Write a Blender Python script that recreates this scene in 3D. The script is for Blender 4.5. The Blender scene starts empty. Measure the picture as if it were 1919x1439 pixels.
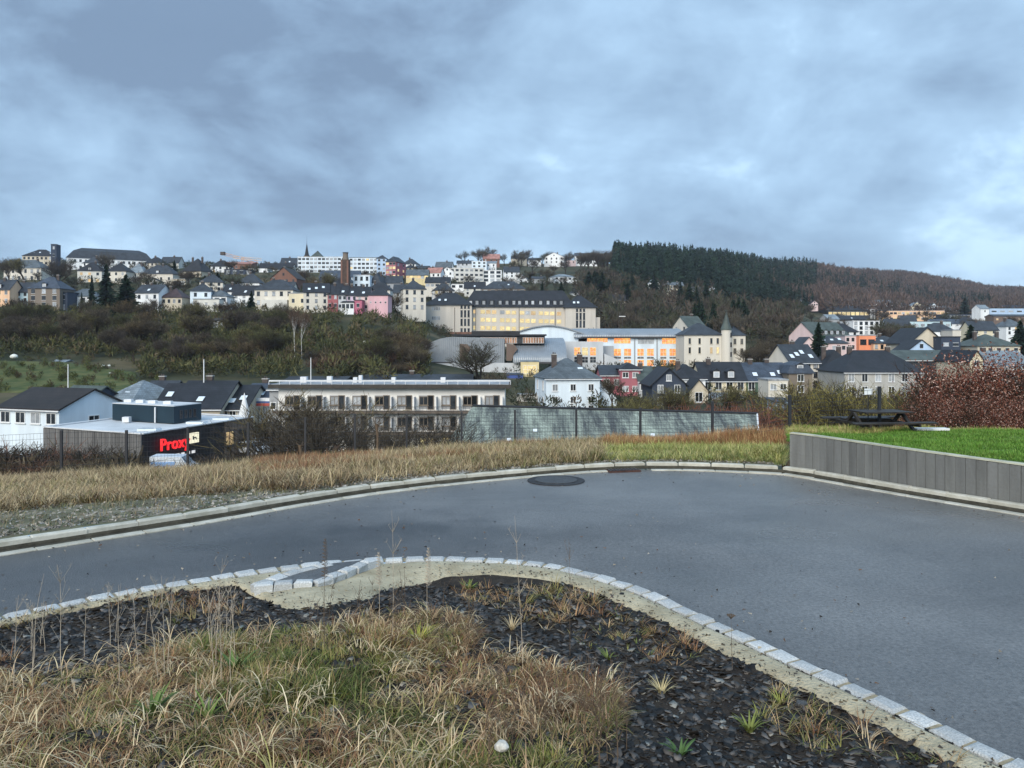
import bpy, bmesh, math, random
import numpy as np
from mathutils import Vector, Matrix
random.seed(7); np.random.seed(7)
RNG = np.random.RandomState(11)
SC = bpy.context.scene
COL = SC.collection
F = 1442.0; HY = 645.0; CX = 959.5; CAMZ = 2.0
def P(px, py, d):                       # world point seen at that spot of the photograph at distance d
    return Vector(((px - CX) * d / F, d, CAMZ - (py - HY) * d / F))
# ---------------------------------------------------------------- camera, sky, sun, exposure
cam = bpy.data.cameras.new('camera'); camo = bpy.data.objects.new('camera', cam); COL.objects.link(camo)
camo.location = (0, 0, CAMZ); camo.rotation_euler = (math.radians(90), 0, 0)
cam.sensor_width = 36; cam.lens = F / 1919 * 36; cam.shift_y = -74.5 / 1919
cam.clip_start = 0.05; cam.clip_end = 12000
SC.camera = camo
w = bpy.data.worlds.new('World'); SC.world = w; w.use_nodes = True
SUN_EL, SUN_AZ = math.radians(29), math.radians(200)
def build_world():
    nt = w.node_tree; N = nt.nodes; L = nt.links; N.clear()
    out = N.new('ShaderNodeOutputWorld'); bg = N.new('ShaderNodeBackground'); L.new(bg.outputs[0], out.inputs[0])
    sky = N.new('ShaderNodeTexSky'); sky.sky_type = 'NISHITA'; sky.sun_disc = False
    sky.sun_elevation = SUN_EL; sky.sun_rotation = SUN_AZ
    tc = N.new('ShaderNodeTexCoord'); sep = N.new('ShaderNodeSeparateXYZ'); L.new(tc.outputs['Generated'], sep.inputs[0])
    def m(op, a, b=None, c=None):
        n = N.new('ShaderNodeMath'); n.operation = op
        for i, v in enumerate((a, b, c)):
            if v is None: continue
            if isinstance(v, (int, float)): n.inputs[i].default_value = v
            else: L.new(v, n.inputs[i])
        return n.outputs[0]
    z = m('MAXIMUM', sep.outputs[2], 0.0); zz = m('ADD', z, 0.42)
    comb = N.new('ShaderNodeCombineXYZ')
    L.new(m('DIVIDE', sep.outputs[0], zz), comb.inputs[0]); L.new(m('DIVIDE', sep.outputs[1], zz), comb.inputs[1])
    def noise(scale, det, rough, off, dist=0.0, sx=1.0):
        mp = N.new('ShaderNodeMapping'); mp.inputs['Location'].default_value = off; mp.inputs['Scale'].default_value = (sx, 1, 1)
        L.new(comb.outputs[0], mp.inputs[0])
        n = N.new('ShaderNodeTexNoise'); n.inputs['Scale'].default_value = scale; n.inputs['Detail'].default_value = det
        n.inputs['Roughness'].default_value = rough; n.inputs['Distortion'].default_value = dist
        L.new(mp.outputs[0], n.inputs[0]); return n.outputs[0]
    a = noise(1.05, 6, 0.52, SKY_OFF, 0.35); b = noise(3.4, 7, 0.58, (4.1, 1.7, 0), 0.2)
    s = m('ADD', m('MULTIPLY', a, 0.62), m('MULTIPLY', b, 0.38))
    r = N.new('ShaderNodeValToRGB'); L.new(s, r.inputs[0])
    e = r.color_ramp.elements
    e[0].position = 0.395; e[0].color = SKY_C[0] + (1,)
    e[1].position = 0.61; e[1].color = SKY_C[3] + (1,)
    q = e.new(0.46); q.color = SKY_C[1] + (1,)
    q = e.new(0.545); q.color = SKY_C[2] + (1,)
    hz = N.new('ShaderNodeMapRange'); L.new(sep.outputs[2], hz.inputs[0])
    hz.inputs[1].default_value = 0.0; hz.inputs[2].default_value = 0.20; hz.inputs[3].default_value = 0.6; hz.inputs[4].default_value = 0.0
    mx = N.new('ShaderNodeMix'); mx.data_type = 'RGBA'; L.new(hz.outputs[0], mx.inputs[0]); L.new(r.outputs[0], mx.inputs[6]); mx.inputs[7].default_value = (0.162, 0.244, 0.340, 1)
    # overcast skies brighten towards the zenith
    up = N.new('ShaderNodeMapRange'); L.new(sep.outputs[2], up.inputs[0])
    up.inputs[1].default_value = 0.35; up.inputs[2].default_value = 1.0; up.inputs[3].default_value = 1.0; up.inputs[4].default_value = 1.6
    sc = N.new('ShaderNodeVectorMath'); sc.operation = 'SCALE'; L.new(mx.outputs[2], sc.inputs[0]); L.new(up.outputs[0], sc.inputs[3])
    sk = N.new('ShaderNodeVectorMath'); sk.operation = 'SCALE'; L.new(sky.outputs[0], sk.inputs[0]); sk.inputs[3].default_value = 0.06
    sc10 = N.new('ShaderNodeVectorMath'); sc10.operation = 'SCALE'; L.new(sc.outputs[0], sc10.inputs[0]); sc10.inputs[3].default_value = 10.0
    mk = N.new('ShaderNodeMix'); mk.data_type = 'RGBA'; mk.inputs[0].default_value = 0.96
    L.new(sky.outputs[0], mk.inputs[6]); L.new(sc10.outputs[0], mk.inputs[7])
    L.new(mk.outputs[2], bg.inputs[0]); bg.inputs[1].default_value = 0.1
HAZE = 0.00009
SKY_OFF = (1.98, 6.1, 0)
SKY_C = [(0.098, 0.145, 0.214), (0.148, 0.221, 0.312), (0.212, 0.311, 0.422), (0.345, 0.475, 0.60)]
build_world()
sl = bpy.data.lights.new('sun', 'SUN'); sl.energy = 1.5; sl.angle = math.radians(40); sl.color = (1.0, 0.90, 0.76)
so = bpy.data.objects.new('sun', sl); COL.objects.link(so)
so.rotation_euler = (math.radians(90) - SUN_EL, 0, math.radians(-20))
SC.view_settings.view_transform = 'Standard'; SC.view_settings.look = 'None'
SC.view_settings.exposure = 1.18; SC.view_settings.gamma = 1.0; SC.view_settings.use_curve_mapping = False
SC.render.engine = 'CYCLES'
SC.cycles.max_bounces = 5; SC.cycles.diffuse_bounces = 2; SC.cycles.glossy_bounces = 2; SC.cycles.transparent_max_bounces = 8
SC.cycles.volume_bounces = 0; SC.cycles.use_denoising = True
SC.cycles.volume_step_rate = 5; SC.cycles.volume_max_steps = 64

# ---------------------------------------------------------------- materials
MATS = {}
def mat(name, c, rough=0.85, var=0.15, sc=1.5, bump=0.0, bsc=40.0, c2=None, spec=0.3, emit=0.0, vcol=False, met=0.0, streak=False, slate=0.0, obj_var=0.0, ramp=(0.35, 0.65)):
    if name in MATS: return MATS[name]
    m = bpy.data.materials.new(name); m.use_nodes = True; MATS[name] = m
    nt = m.node_tree; N = nt.nodes; L = nt.links; b = N['Principled BSDF']
    b.inputs['Roughness'].default_value = rough; b.inputs['Specular IOR Level'].default_value = spec; b.inputs['Metallic'].default_value = met
    tc = N.new('ShaderNodeTexCoord'); src = tc.outputs['Object']
    if obj_var > 0:
        oi0 = N.new('ShaderNodeObjectInfo'); sc0 = N.new('ShaderNodeVectorMath'); sc0.operation = 'MULTIPLY_ADD'; L.new(oi0.outputs['Random'], sc0.inputs[0]); sc0.inputs[1].default_value = (97, 61, 43); L.new(src, sc0.inputs[2]); src = sc0.outputs[0]
    if streak:
        mp = N.new('ShaderNodeMapping'); mp.inputs['Scale'].default_value = (1, 1, 0.12); L.new(src, mp.inputs[0]); src = mp.outputs[0]
    n = N.new('ShaderNodeTexNoise'); n.inputs['Scale'].default_value = sc; n.inputs['Detail'].default_value = 6; n.inputs['Roughness'].default_value = 0.62
    L.new(src, n.inputs[0])
    r = N.new('ShaderNodeValToRGB'); L.new(n.outputs[0], r.inputs[0])
    if c2 is None: ca = tuple(x * (1 - var) for x in c); cb = tuple(min(1, x * (1 + var)) for x in c)
    else: ca, cb = c, c2
    r.color_ramp.elements[0].position = ramp[0]; r.color_ramp.elements[0].color = (*ca, 1)
    r.color_ramp.elements[1].position = ramp[1]; r.color_ramp.elements[1].color = (*cb, 1)
    colout = r.outputs[0]
    def mul(a, bsock):
        x = N.new('ShaderNodeMix'); x.data_type = 'RGBA'; x.blend_type = 'MULTIPLY'; x.inputs[0].default_value = 1.0
        L.new(a, x.inputs[6]); L.new(bsock, x.inputs[7]); return x.outputs[2]
    if vcol:
        at = N.new('ShaderNodeAttribute'); at.attribute_name = 'Col'
        colout = mul(colout, at.outputs['Color'])
    if slate > 0:
        br = N.new('ShaderNodeTexBrick'); br.inputs['Scale'].default_value = 1.0
        mp = N.new('ShaderNodeMapping'); L.new(tc.outputs['Object'], mp.inputs[0]); cmb = N.new('ShaderNodeSeparateXYZ'); L.new(mp.outputs[0], cmb.inputs[0])
        ad = N.new('ShaderNodeMath'); ad.operation = 'ADD'; L.new(cmb.outputs[0], ad.inputs[0]); L.new(cmb.outputs[1], ad.inputs[1])
        c3 = N.new('ShaderNodeCombineXYZ'); L.new(ad.outputs[0], c3.inputs[0]); L.new(cmb.outputs[2], c3.inputs[1])
        L.new(c3.outputs[0], br.inputs[0])
        br.inputs['Brick Width'].default_value = slate; br.inputs['Row Height'].default_value = slate * 0.6; br.inputs['Mortar Size'].default_value = 0.03
        br.inputs['Color1'].default_value = (0.84, 0.84, 0.84, 1); br.inputs['Color2'].default_value = (1.14, 1.14, 1.14, 1); br.inputs['Mortar'].default_value = (0.72, 0.72, 0.72, 1)
        colout = mul(colout, br.outputs[0])
    if obj_var > 0:
        oi = N.new('ShaderNodeObjectInfo'); mr = N.new('ShaderNodeMapRange'); L.new(oi.outputs['Random'], mr.inputs[0])
        mr.inputs[3].default_value = 1 - obj_var; mr.inputs[4].default_value = 1 + obj_var
        cc = N.new('ShaderNodeCombineColor')
        for i in range(3): L.new(mr.outputs[0], cc.inputs[i])
        colout = mul(colout, cc.outputs[0])
    if emit > 0: b.inputs['Base Color'].default_value = (.08, .07, .06, 1)
    else: L.new(colout, b.inputs['Base Color'])
    if emit > 0:
        L.new(colout, b.inputs['Emission Color']); b.inputs['Emission Strength'].default_value = emit
    if bump > 0:
        n2 = N.new('ShaderNodeTexNoise'); n2.inputs['Scale'].default_value = bsc; n2.inputs['Detail'].default_value = 5
        L.new(tc.outputs['Object'], n2.inputs[0]); bp = N.new('ShaderNodeBump'); bp.inputs['Strength'].default_value = bump; bp.inputs['Distance'].default_value = 0.02
        L.new(n2.outputs[0], bp.inputs['Height']); L.new(bp.outputs[0], b.inputs['Normal'])
    return m
WALL = {'white': (.80, .83, .85), 'bluewhite': (.68, .78, .86), 'cream': (.64, .61, .54), 'pale': (.62, .62, .58), 'yellow': (.66, .56, .32), 'pyel': (.68, .62, .46),
        'orange': (.80, .30, .16), 'apricot': (.78, .52, .34), 'pink': (.66, .42, .46), 'palepink': (.66, .52, .52), 'magenta': (.46, .15, .22), 'red': (.34, .12, .13), 'rose': (.38, .14, .17),
        'lilac': (.60, .50, .62), 'stone': (.20, .17, .14), 'brick': (.19, .105, .08), 'slateblue': (.045, .06, .09), 'grey': (.34, .36, .38), 'lgrey': (.52, .55, .58),
        'dark': (.05, .055, .06), 'green': (.10, .17, .13), 'lblue': (.50, .66, .72), 'schoolcream': (.56, .53, .48), 'paleblue': (.42, .56, .74), 'blue': (.07, .12, .36), 'brown': (.16, .12, .10), 'beige': (.55, .50, .40), 'concrete': (.42, .42, .40)}
ROOF = {'slate': (.033, .040, .050), 'dark': (.017, .019, .024), 'grey': (.085, .105, .12), 'lgrey': (.18, .22, .25), 'brown': (.020, .016, .014), 'green': (.060, .078, .070), 'redbrown': (.05, .032, .034), 'blue': (.045, .06, .085), 'tile': (.34, .17, .14), 'flat': (.30, .32, .34), 'white': (.7, .72, .74)}
def wm(k): return mat('wall_' + k, WALL[k], 0.9, 0.10, 0.35, 0.1, 12, streak=True)
def rm(k, near=False):
    return mat('roof_' + k + ('_near' if near else ''), ROOF[k], 0.62, 0.32, 0.5, 0.25, 9, spec=0.4, slate=(0.45 if near else 0))
M_FR = mat('frame_white', (.72, .74, .75), 0.6, 0.05); M_FRD = mat('frame_dark', (.06, .06, .065), 0.6, 0.05)
M_GL = mat('glass_dark', (.025, .03, .036), 0.12, 0.4, 0.8, spec=0.6, obj_var=0.5)
M_GLC = mat('glass_curtain', (.34, .37, .40), 0.3, 0.25, 1.2, obj_var=0.4)
M_LIT = mat('window_lit_warm', (1.0, .58, .28), 0.5, 0.35, 1.1, emit=.36, obj_var=0.25)
M_LITY = mat('window_lit_yellow', (1.0, .68, .32), 0.5, 0.3, 1.6, emit=.44, obj_var=0.18)
M_LITO = mat('window_lit_orange', (1.0, .26, .05), 0.5, c2=(1.0, .62, .16), sc=1.6, emit=.47, ramp=(.42, .6), obj_var=0.15)
M_SKYL = mat('skylight_glass', (.68, .76, .82), 0.15, 0.05, spec=0.8)
M_CH = mat('chimney_brick', (.09, .075, .07), 0.9, 0.3); M_FASC = mat('fascia_white', (.66, .68, .70), 0.7, 0.08)
M_METAL = mat('dark_metal', (.02, .023, .03), 0.45, 0.2, spec=0.5)

# ---------------------------------------------------------------- mesh helpers
class MB:
    def __init__(s): s.v = []; s.f = []; s.mi = []
    def box(s, x0, x1, y0, y1, z0, z1, mi=0):
        n = len(s.v); s.v += [(x0, y0, z0), (x1, y0, z0), (x1, y1, z0), (x0, y1, z0), (x0, y0, z1), (x1, y0, z1), (x1, y1, z1), (x0, y1, z1)]
        for q in ((0, 3, 2, 1), (4, 5, 6, 7), (0, 1, 5, 4), (1, 2, 6, 5), (2, 3, 7, 6), (3, 0, 4, 7)): s.f.append(tuple(n + i for i in q)); s.mi.append(mi)
        return s
    def poly(s, pts, mi=0):
        n = len(s.v); s.v += [tuple(p) for p in pts]; s.f.append(tuple(range(n, n + len(pts)))); s.mi.append(mi); return s
    def prism(s, pts, off, mi=0):       # closed prism: polygon pts swept by off
        n = len(s.v); k = len(pts); o = Vector(off)
        s.v += [tuple(p) for p in pts] + [tuple(Vector(p) + o) for p in pts]
        s.f.append(tuple(range(n, n + k))[::-1]); s.mi.append(mi); s.f.append(tuple(range(n + k, n + 2 * k))); s.mi.append(mi)
        for i in range(k):
            j = (i + 1) % k; s.f.append((n + i, n + j, n + k + j, n + k + i)); s.mi.append(mi)
        return s
    def tube(s, a, b, ra, rb, n=5, mi=0):
        a = Vector(a); b = Vector(b); d = (b - a)
        if d.length < 1e-6: return s
        d.normalize(); u = d.orthogonal().normalized(); v = d.cross(u); k = len(s.v)
        for c, r in ((a, ra), (b, rb)):
            for i in range(n):
                t = 2 * math.pi * i / n; s.v.append(tuple(c + u * math.cos(t) * r + v * math.sin(t) * r))
        for i in range(n): s.f.append((k + i, k + (i + 1) % n, k + n + (i + 1) % n, k + n + i)); s.mi.append(mi)
        s.f.append(tuple(range(k + n, k + 2 * n))); s.mi.append(mi); s.f.append(tuple(range(k, k + n))[::-1]); s.mi.append(mi)
        return s
    def mesh(s, name, mats):
        me = bpy.data.meshes.new(name); me.from_pydata(s.v, [], s.f)
        for m in (mats if isinstance(mats, (list, tuple)) else [mats]): me.materials.append(m)
        me.polygons.foreach_set('material_index', s.mi)
        me.update(); return me
def link(name, me, parent=None, loc=None, rz=None, rot=None, scale=None):
    o = bpy.data.objects.new(name, me); COL.objects.link(o)
    if parent is not None: o.parent = parent
    if loc is not None: o.location = loc
    if rz is not None: o.rotation_euler = (0, 0, rz)
    if rot is not None: o.rotation_euler = rot
    if scale is not None: o.scale = scale if not isinstance(scale, (int, float)) else (scale,) * 3
    return o
def tag(o, label=None, cat=None, group=None, kind=None):
    if label: o['label'] = label
    if cat: o['category'] = cat
    if group: o['group'] = group
    if kind: o['kind'] = kind
    return o
def empty(name, loc, rz=0, label=None, cat=None, group=None):
    o = link(name, None, loc=loc, rz=rz); o.empty_display_size = 0.3; return tag(o, label, cat, group)
def npmesh(name, V, Q, m, col=None, tri=False, smooth=False):   # fast mesh from numpy: V (n,3), Q (k,3|4)
    me = bpy.data.meshes.new(name); V = np.asarray(V, np.float32); Q = np.asarray(Q, np.int32)
    k = Q.shape[1]; me.vertices.add(len(V)); me.vertices.foreach_set('co', V.ravel())
    me.loops.add(Q.size); me.loops.foreach_set('vertex_index', Q.ravel())
    me.polygons.add(len(Q)); me.polygons.foreach_set('loop_start', np.arange(0, Q.size, k, dtype=np.int32))
    if smooth: me.polygons.foreach_set('use_smooth', np.ones(len(Q), bool))
    for mm in (m if isinstance(m, (list, tuple)) else [m]): me.materials.append(mm)
    if col is not None:
        at = me.attributes.new('Col', 'FLOAT_COLOR', 'POINT'); c4 = np.ones((len(V), 4), np.float32); c4[:, :3] = col; at.data.foreach_set('color', c4.ravel())
    me.update(); me.validate(); return me
def vrand(n, rng=RNG):
    v = rng.normal(size=(n, 3)); return v / np.linalg.norm(v, axis=1, keepdims=True)
def slivers(C, A, Ln, Wd):              # thin tapered quads: centre, axis, length, width
    n = len(C); r = np.cross(A, vrand(n)); r /= np.linalg.norm(r, axis=1, keepdims=True) + 1e-9
    a = A * (Ln[:, None] / 2); b = r * (Wd[:, None] / 2)
    V = np.stack([C - a - b, C - a + b, C + a + b * .35, C + a - b * .35], 1).reshape(-1, 3)
    return V, np.arange(n * 4).reshape(n, 4)
def blades(Pt, Ln, Wd, ang, th0, th1, col, seg=3):     # curved grass blades; th = lean from vertical at foot and tip
    n = len(Pt); dirx = np.cos(ang); diry = np.sin(ang); p = Pt.copy(); V = []
    side = np.stack([-diry, dirx, np.zeros(n)], 1)
    for k in range(seg + 1):
        wv = Wd * (1 - 0.9 * (k / seg) ** 1.5) * 0.5
        V.append(p - side * wv[:, None]); V.append(p + side * wv[:, None])
        th = th0 + (th1 - th0) * ((k + .5) / seg); s = Ln / seg
        p = p + np.stack([dirx * np.sin(th) * s, diry * np.sin(th) * s, np.cos(th) * s], 1)
    m = 2 * (seg + 1); V = np.stack(V, 1).reshape(-1, 3); base = np.arange(n)[:, None, None] * m
    q = np.array([[2 * k, 2 * k + 1, 2 * k + 3, 2 * k + 2] for k in range(seg)])[None]
    return V, (base + q).reshape(-1, 4), np.repeat(col, m, axis=0)

# ---------------------------------------------------------------- ground shape
def resample(pts, n):
    pts = np.array(pts, float); s = np.r_[0, np.cumsum(np.linalg.norm(np.diff(pts, axis=0), axis=1))]
    t = np.linspace(0, s[-1], n); return np.stack([np.interp(t, s, pts[:, i]) for i in range(pts.shape[1])], 1)
def smooth(pts, it=3):
    pts = np.array(pts, float)
    for _ in range(it): pts[1:-1] = (pts[:-2] + 2 * pts[1:-1] + pts[2:]) / 4
    return pts
def g0(px, py, z=0.0):
    d = (CAMZ - z) * F / (py - HY); return ((px - CX) * d / F, d)
FAR_PX = [(0, 1040), (190, 1010), (380, 980), (530, 953), (680, 928), (840, 908), (1000, 893), (1100, 885), (1190, 880.5), (1300, 881), (1470, 888), (1560, 904), (1640, 919), (1780, 943), (1919, 966)]
far = [(-16, -3.0), (-9, 3.2)] + [g0(*p) for p in FAR_PX] + [(7.3, 7.1), (9.5, 3.8), (13, -3)]
far = smooth(resample(far, 260), 4)
NEAR_PX = [(0, 1158), (130, 1130), (260, 1105), (400, 1083), (480, 1070), (600, 1056), (700, 1049), (830, 1046), (950, 1050), (1050, 1062), (1120, 1080), (1200, 1105), (1280, 1142), (1342, 1172), (1429, 1210), (1522, 1253), (1638, 1308), (1777, 1372), (1851, 1408), (1919, 1440)]
near = [(-12, -3.0), (-7.5, 1.9)] + [g0(*p, 0.02) for p in NEAR_PX] + [(2.75, 2.9), (3.6, 1.0), (4.6, -2.0)]
near = smooth(resample(near, 260), 3)
def px_of(x, y): return CX + F * x / y
_fm = far[:, 1] > 0.8
_fpx = px_of(far[_fm, 0], far[_fm, 1]); _o = np.argsort(_fpx)
KPX, KD = _fpx[_o], far[_fm, 1][_o]
FENCE = [(-140, 16.8, 912, 812), (-10, 17.2, 905, 812), (115, 17.5, 898, 806), (237, 17.8, 891, 806), (352, 18.4, 884, 800), (465, 19.0, 874, 792), (572, 19.6, 864, 782), (665, 20.2, 858, 776), (762, 20.4, 856, 776), (865, 20.0, 840, 772), (965, 19.4, 838, 768), (1080, 18.5, 835, 766), (1200, 17.3, 832, 764), (1335, 16.0, 832, 752), (1480, 14.8, 817, 740), (1648, 14.6, 790, 724), (1830, 14.6, 780, 714), (2050, 14.6, 775, 710)]
_FP = np.array(FENCE)
TT = {
 -1500: [(110, 806), (125, 749), (140, 725), (165, 685), (200, 640), (235, 600), (262, 590), (300, 570), (360, 540), (410, 520), (450, 503), (520, 490), (700, 500), (2500, 575)],
 0: [(110, 800), (125, 752), (140, 727), (165, 682), (200, 640), (235, 603), (262, 590), (300, 570), (360, 540), (410, 520), (450, 506), (520, 494), (700, 500), (2500, 575)],
 400: [(115, 790), (135, 735), (150, 712), (200, 652), (240, 608), (272, 583), (330, 555), (380, 530), (420, 512), (470, 500), (560, 496), (800, 510), (2500, 575)],
 700: [(120, 780), (140, 735), (160, 705), (200, 662), (240, 618), (268, 588), (300, 578), (350, 548), (400, 528), (440, 510), (520, 502), (800, 512), (2500, 575)],
 900: [(125, 770), (150, 735), (180, 710), (230, 682), (300, 655), (330, 645), (360, 610), (400, 570), (450, 543), (500, 525), (560, 508), (700, 494), (900, 500), (2500, 570)],
 1160: [(130, 765), (180, 715), (225, 695), (300, 665), (340, 640), (400, 600), (460, 565), (540, 535), (620, 515), (750, 494), (950, 495), (2500, 560)],
 1350: [(130, 765), (180, 715), (220, 685), (280, 655), (350, 620), (420, 590), (520, 565), (640, 540), (850, 503), (1000, 500), (2500, 545)],
 1530: [(130, 765), (180, 718), (250, 670), (350, 635), (450, 610), (600, 594), (700, 583), (900, 550), (1100, 515), (1250, 509), (2500, 540)],
 1700: [(130, 765), (180, 722), (250, 675), (350, 640), (500, 615), (650, 602), (750, 592), (950, 572), (1200, 542), (1400, 520), (1550, 523), (2500, 545)],
 1860: [(130, 765), (180, 722), (250, 675), (350, 642), (500, 620), (650, 604), (800, 592), (1100, 569), (1400, 551), (1550, 548), (2500, 552)],
 1960: [(130, 765), (180, 722), (250, 675), (350, 642), (500, 620), (650, 604), (800, 592), (1100, 572), (1400, 558), (1700, 551), (2500, 549)],
 3600: [(130, 765), (180, 722), (250, 675), (350, 642), (500, 620), (650, 604), (800, 592), (1100, 572), (1400, 558), (1700, 551), (2500, 549)]}
TK = sorted(TT)
def _colz(k, d):
    pr = TT[k]; ds = [22, 34, 48, 62, 95] + [p[0] for p in pr]; zs = [-1.6, -4.8, -8.5, -11, -11.4] + [CAMZ - (p[1] - HY) * p[0] / F for p in pr]
    return np.interp(d, ds, zs)
def vn(x, y, s, seed=0):               # cheap smooth value noise
    x = np.asarray(x) * s + seed * 17.3; y = np.asarray(y) * s + seed * 7.7
    return (np.sin(x * 1.3 + 1.7 * np.sin(y * .9)) + np.sin(y * 1.7 + 1.3 * np.sin(x * 1.1 + 2)) + np.sin((x + y) * .8 + 4)) / 3
def tz_pd(px, d):                      # terrain height for (px, d), d beyond the fence
    px = np.asarray(px, float); d = np.asarray(d, float)
    zs = np.stack([_colz(k, d) for k in TK], 0); i = np.clip(np.searchsorted(TK, px) - 1, 0, len(TK) - 2)
    k = np.array(TK); t = np.clip((px - k[i]) / (k[i + 1] - k[i]), 0, 1)
    a = np.take_along_axis(zs, i[None], 0)[0] if zs.ndim > 1 else zs[i]; b = np.take_along_axis(zs, (i + 1)[None], 0)[0] if zs.ndim > 1 else zs[i + 1]
    z = a * (1 - t) + b * t
    x = (px - CX) * d / F
    return z + vn(x, d, 0.045, 1) * np.clip((d - 110) / 300, 0, 1) * 1.6
def near_pd(px, d):                    # verge and bank from the far kerb to the slope behind the fence
    px = np.asarray(px, float); d = np.asarray(d, float)
    dk = np.interp(px, KPX, KD) + 0.22; df = np.interp(px, _FP[:, 0], _FP[:, 1]); zf = CAMZ - (np.interp(px, _FP[:, 0], _FP[:, 2]) - HY) * df / F
    lawn = np.clip((px - 1472) / 6, 0, 1)
    t = np.clip((d - dk) / np.maximum(df - dk, .1), 0, 1); zk = 0.10
    z = zk + (zf - zk) * t ** 1.25
    zl = 0.55 + (0.36 - 0.55) * np.clip((d - 9.5) / 5.5, 0, 1) + np.clip(px - 1919, 0, 800) * 0.0003
    z = z * (1 - lawn) + np.minimum(zl, 0.56) * lawn
    dd = np.clip(d - df, 0, 50); z = z - dd * 0.16 - 0.012 * dd ** 2 * (dd < 8) - (dd >= 8) * .77
    z = np.maximum(z, _colz(0, d)) if False else z
    far_z = tz_pd(px, np.maximum(d, 22)); s = np.clip((d - df - 3) / 12, 0, 1); s = s * s * (3 - 2 * s)
    z = z * (1 - s) + far_z * s
    x = (px - CX) * d / F
    return z + vn(x, d, 1.1, 3) * 0.05 * np.clip((d - dk - .4) / 1.5, 0, 1) * (1 - .8 * lawn)
def gz(px, d): return float(near_pd(px, d)) if d < 34 else float(tz_pd(np.array([px]), np.array([d]))[0])
NB = near[::2]
def mound_z(x, y):
    x = np.atleast_1d(x); y = np.atleast_1d(y)
    dist = np.sqrt(((x[:, None] - NB[None, :, 0]) ** 2 + (y[:, None] - NB[None, :, 1]) ** 2).min(1))
    t = np.clip((dist - .55) / 2.4, 0, 1); t = t * t * (3 - 2 * t)
    return 0.0 + 0.22 * t + (vn(x, y, 3.1, 5) * .022 + vn(x, y, 9, 8) * .008) * np.clip(dist / .3, 0, 1)
def gridmesh(name, G, m, kind=None, parent=None, smoothf=True):       # G (rows, cols, 3)
    r, c = G.shape[:2]; idx = np.arange(r * c).reshape(r, c)
    Q = np.stack([idx[:-1, :-1], idx[:-1, 1:], idx[1:, 1:], idx[1:, :-1]], -1).reshape(-1, 4)
    o = link(name, npmesh(name, G.reshape(-1, 3), Q, m, smooth=smoothf), parent)
    if kind: o['kind'] = kind
    return o
# ---------------------------------------------------------------- GROUND
def ground_mat(name, c1, c2, c3, sc=2.0, bump=0.4, bsc=30, rough=0.95):
    m = mat(name, c1, rough, c2=c2, sc=sc, bump=bump, bsc=bsc); nt = m.node_tree; N = nt.nodes; L = nt.links
    r = [n for n in N if n.type == 'VALTORGB'][0]; e = r.color_ramp.elements.new(0.5); e.color = (*c3, 1); return m
M_ROAD = mat('asphalt', (.084, .084, .083), 0.5, c2=(.150, .149, .146), sc=0.55, bump=0.0, spec=0.85, ramp=(.36, .66))
STAINS_AND_SHEEN = [(*g0(735, 992), 1.3, .42, .25, .42, 2.2), (*g0(620, 1010), 2.0, .35, .2, .72, 1.2), (*g0(1180, 1000), 2.4, .5, -.1, .8, .9), (*g0(250, 1060), 4.6, 2.6, .4, .52, .35), (*g0(600, 1030), 3.0, 1.1, .2, .66, .5), (*g0(1750, 1330), 1.6, 1.2, -.6, .8, 1.0)]  # streaks are stains; broad left ellipse paints in the road's duller sky reflection
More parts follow.
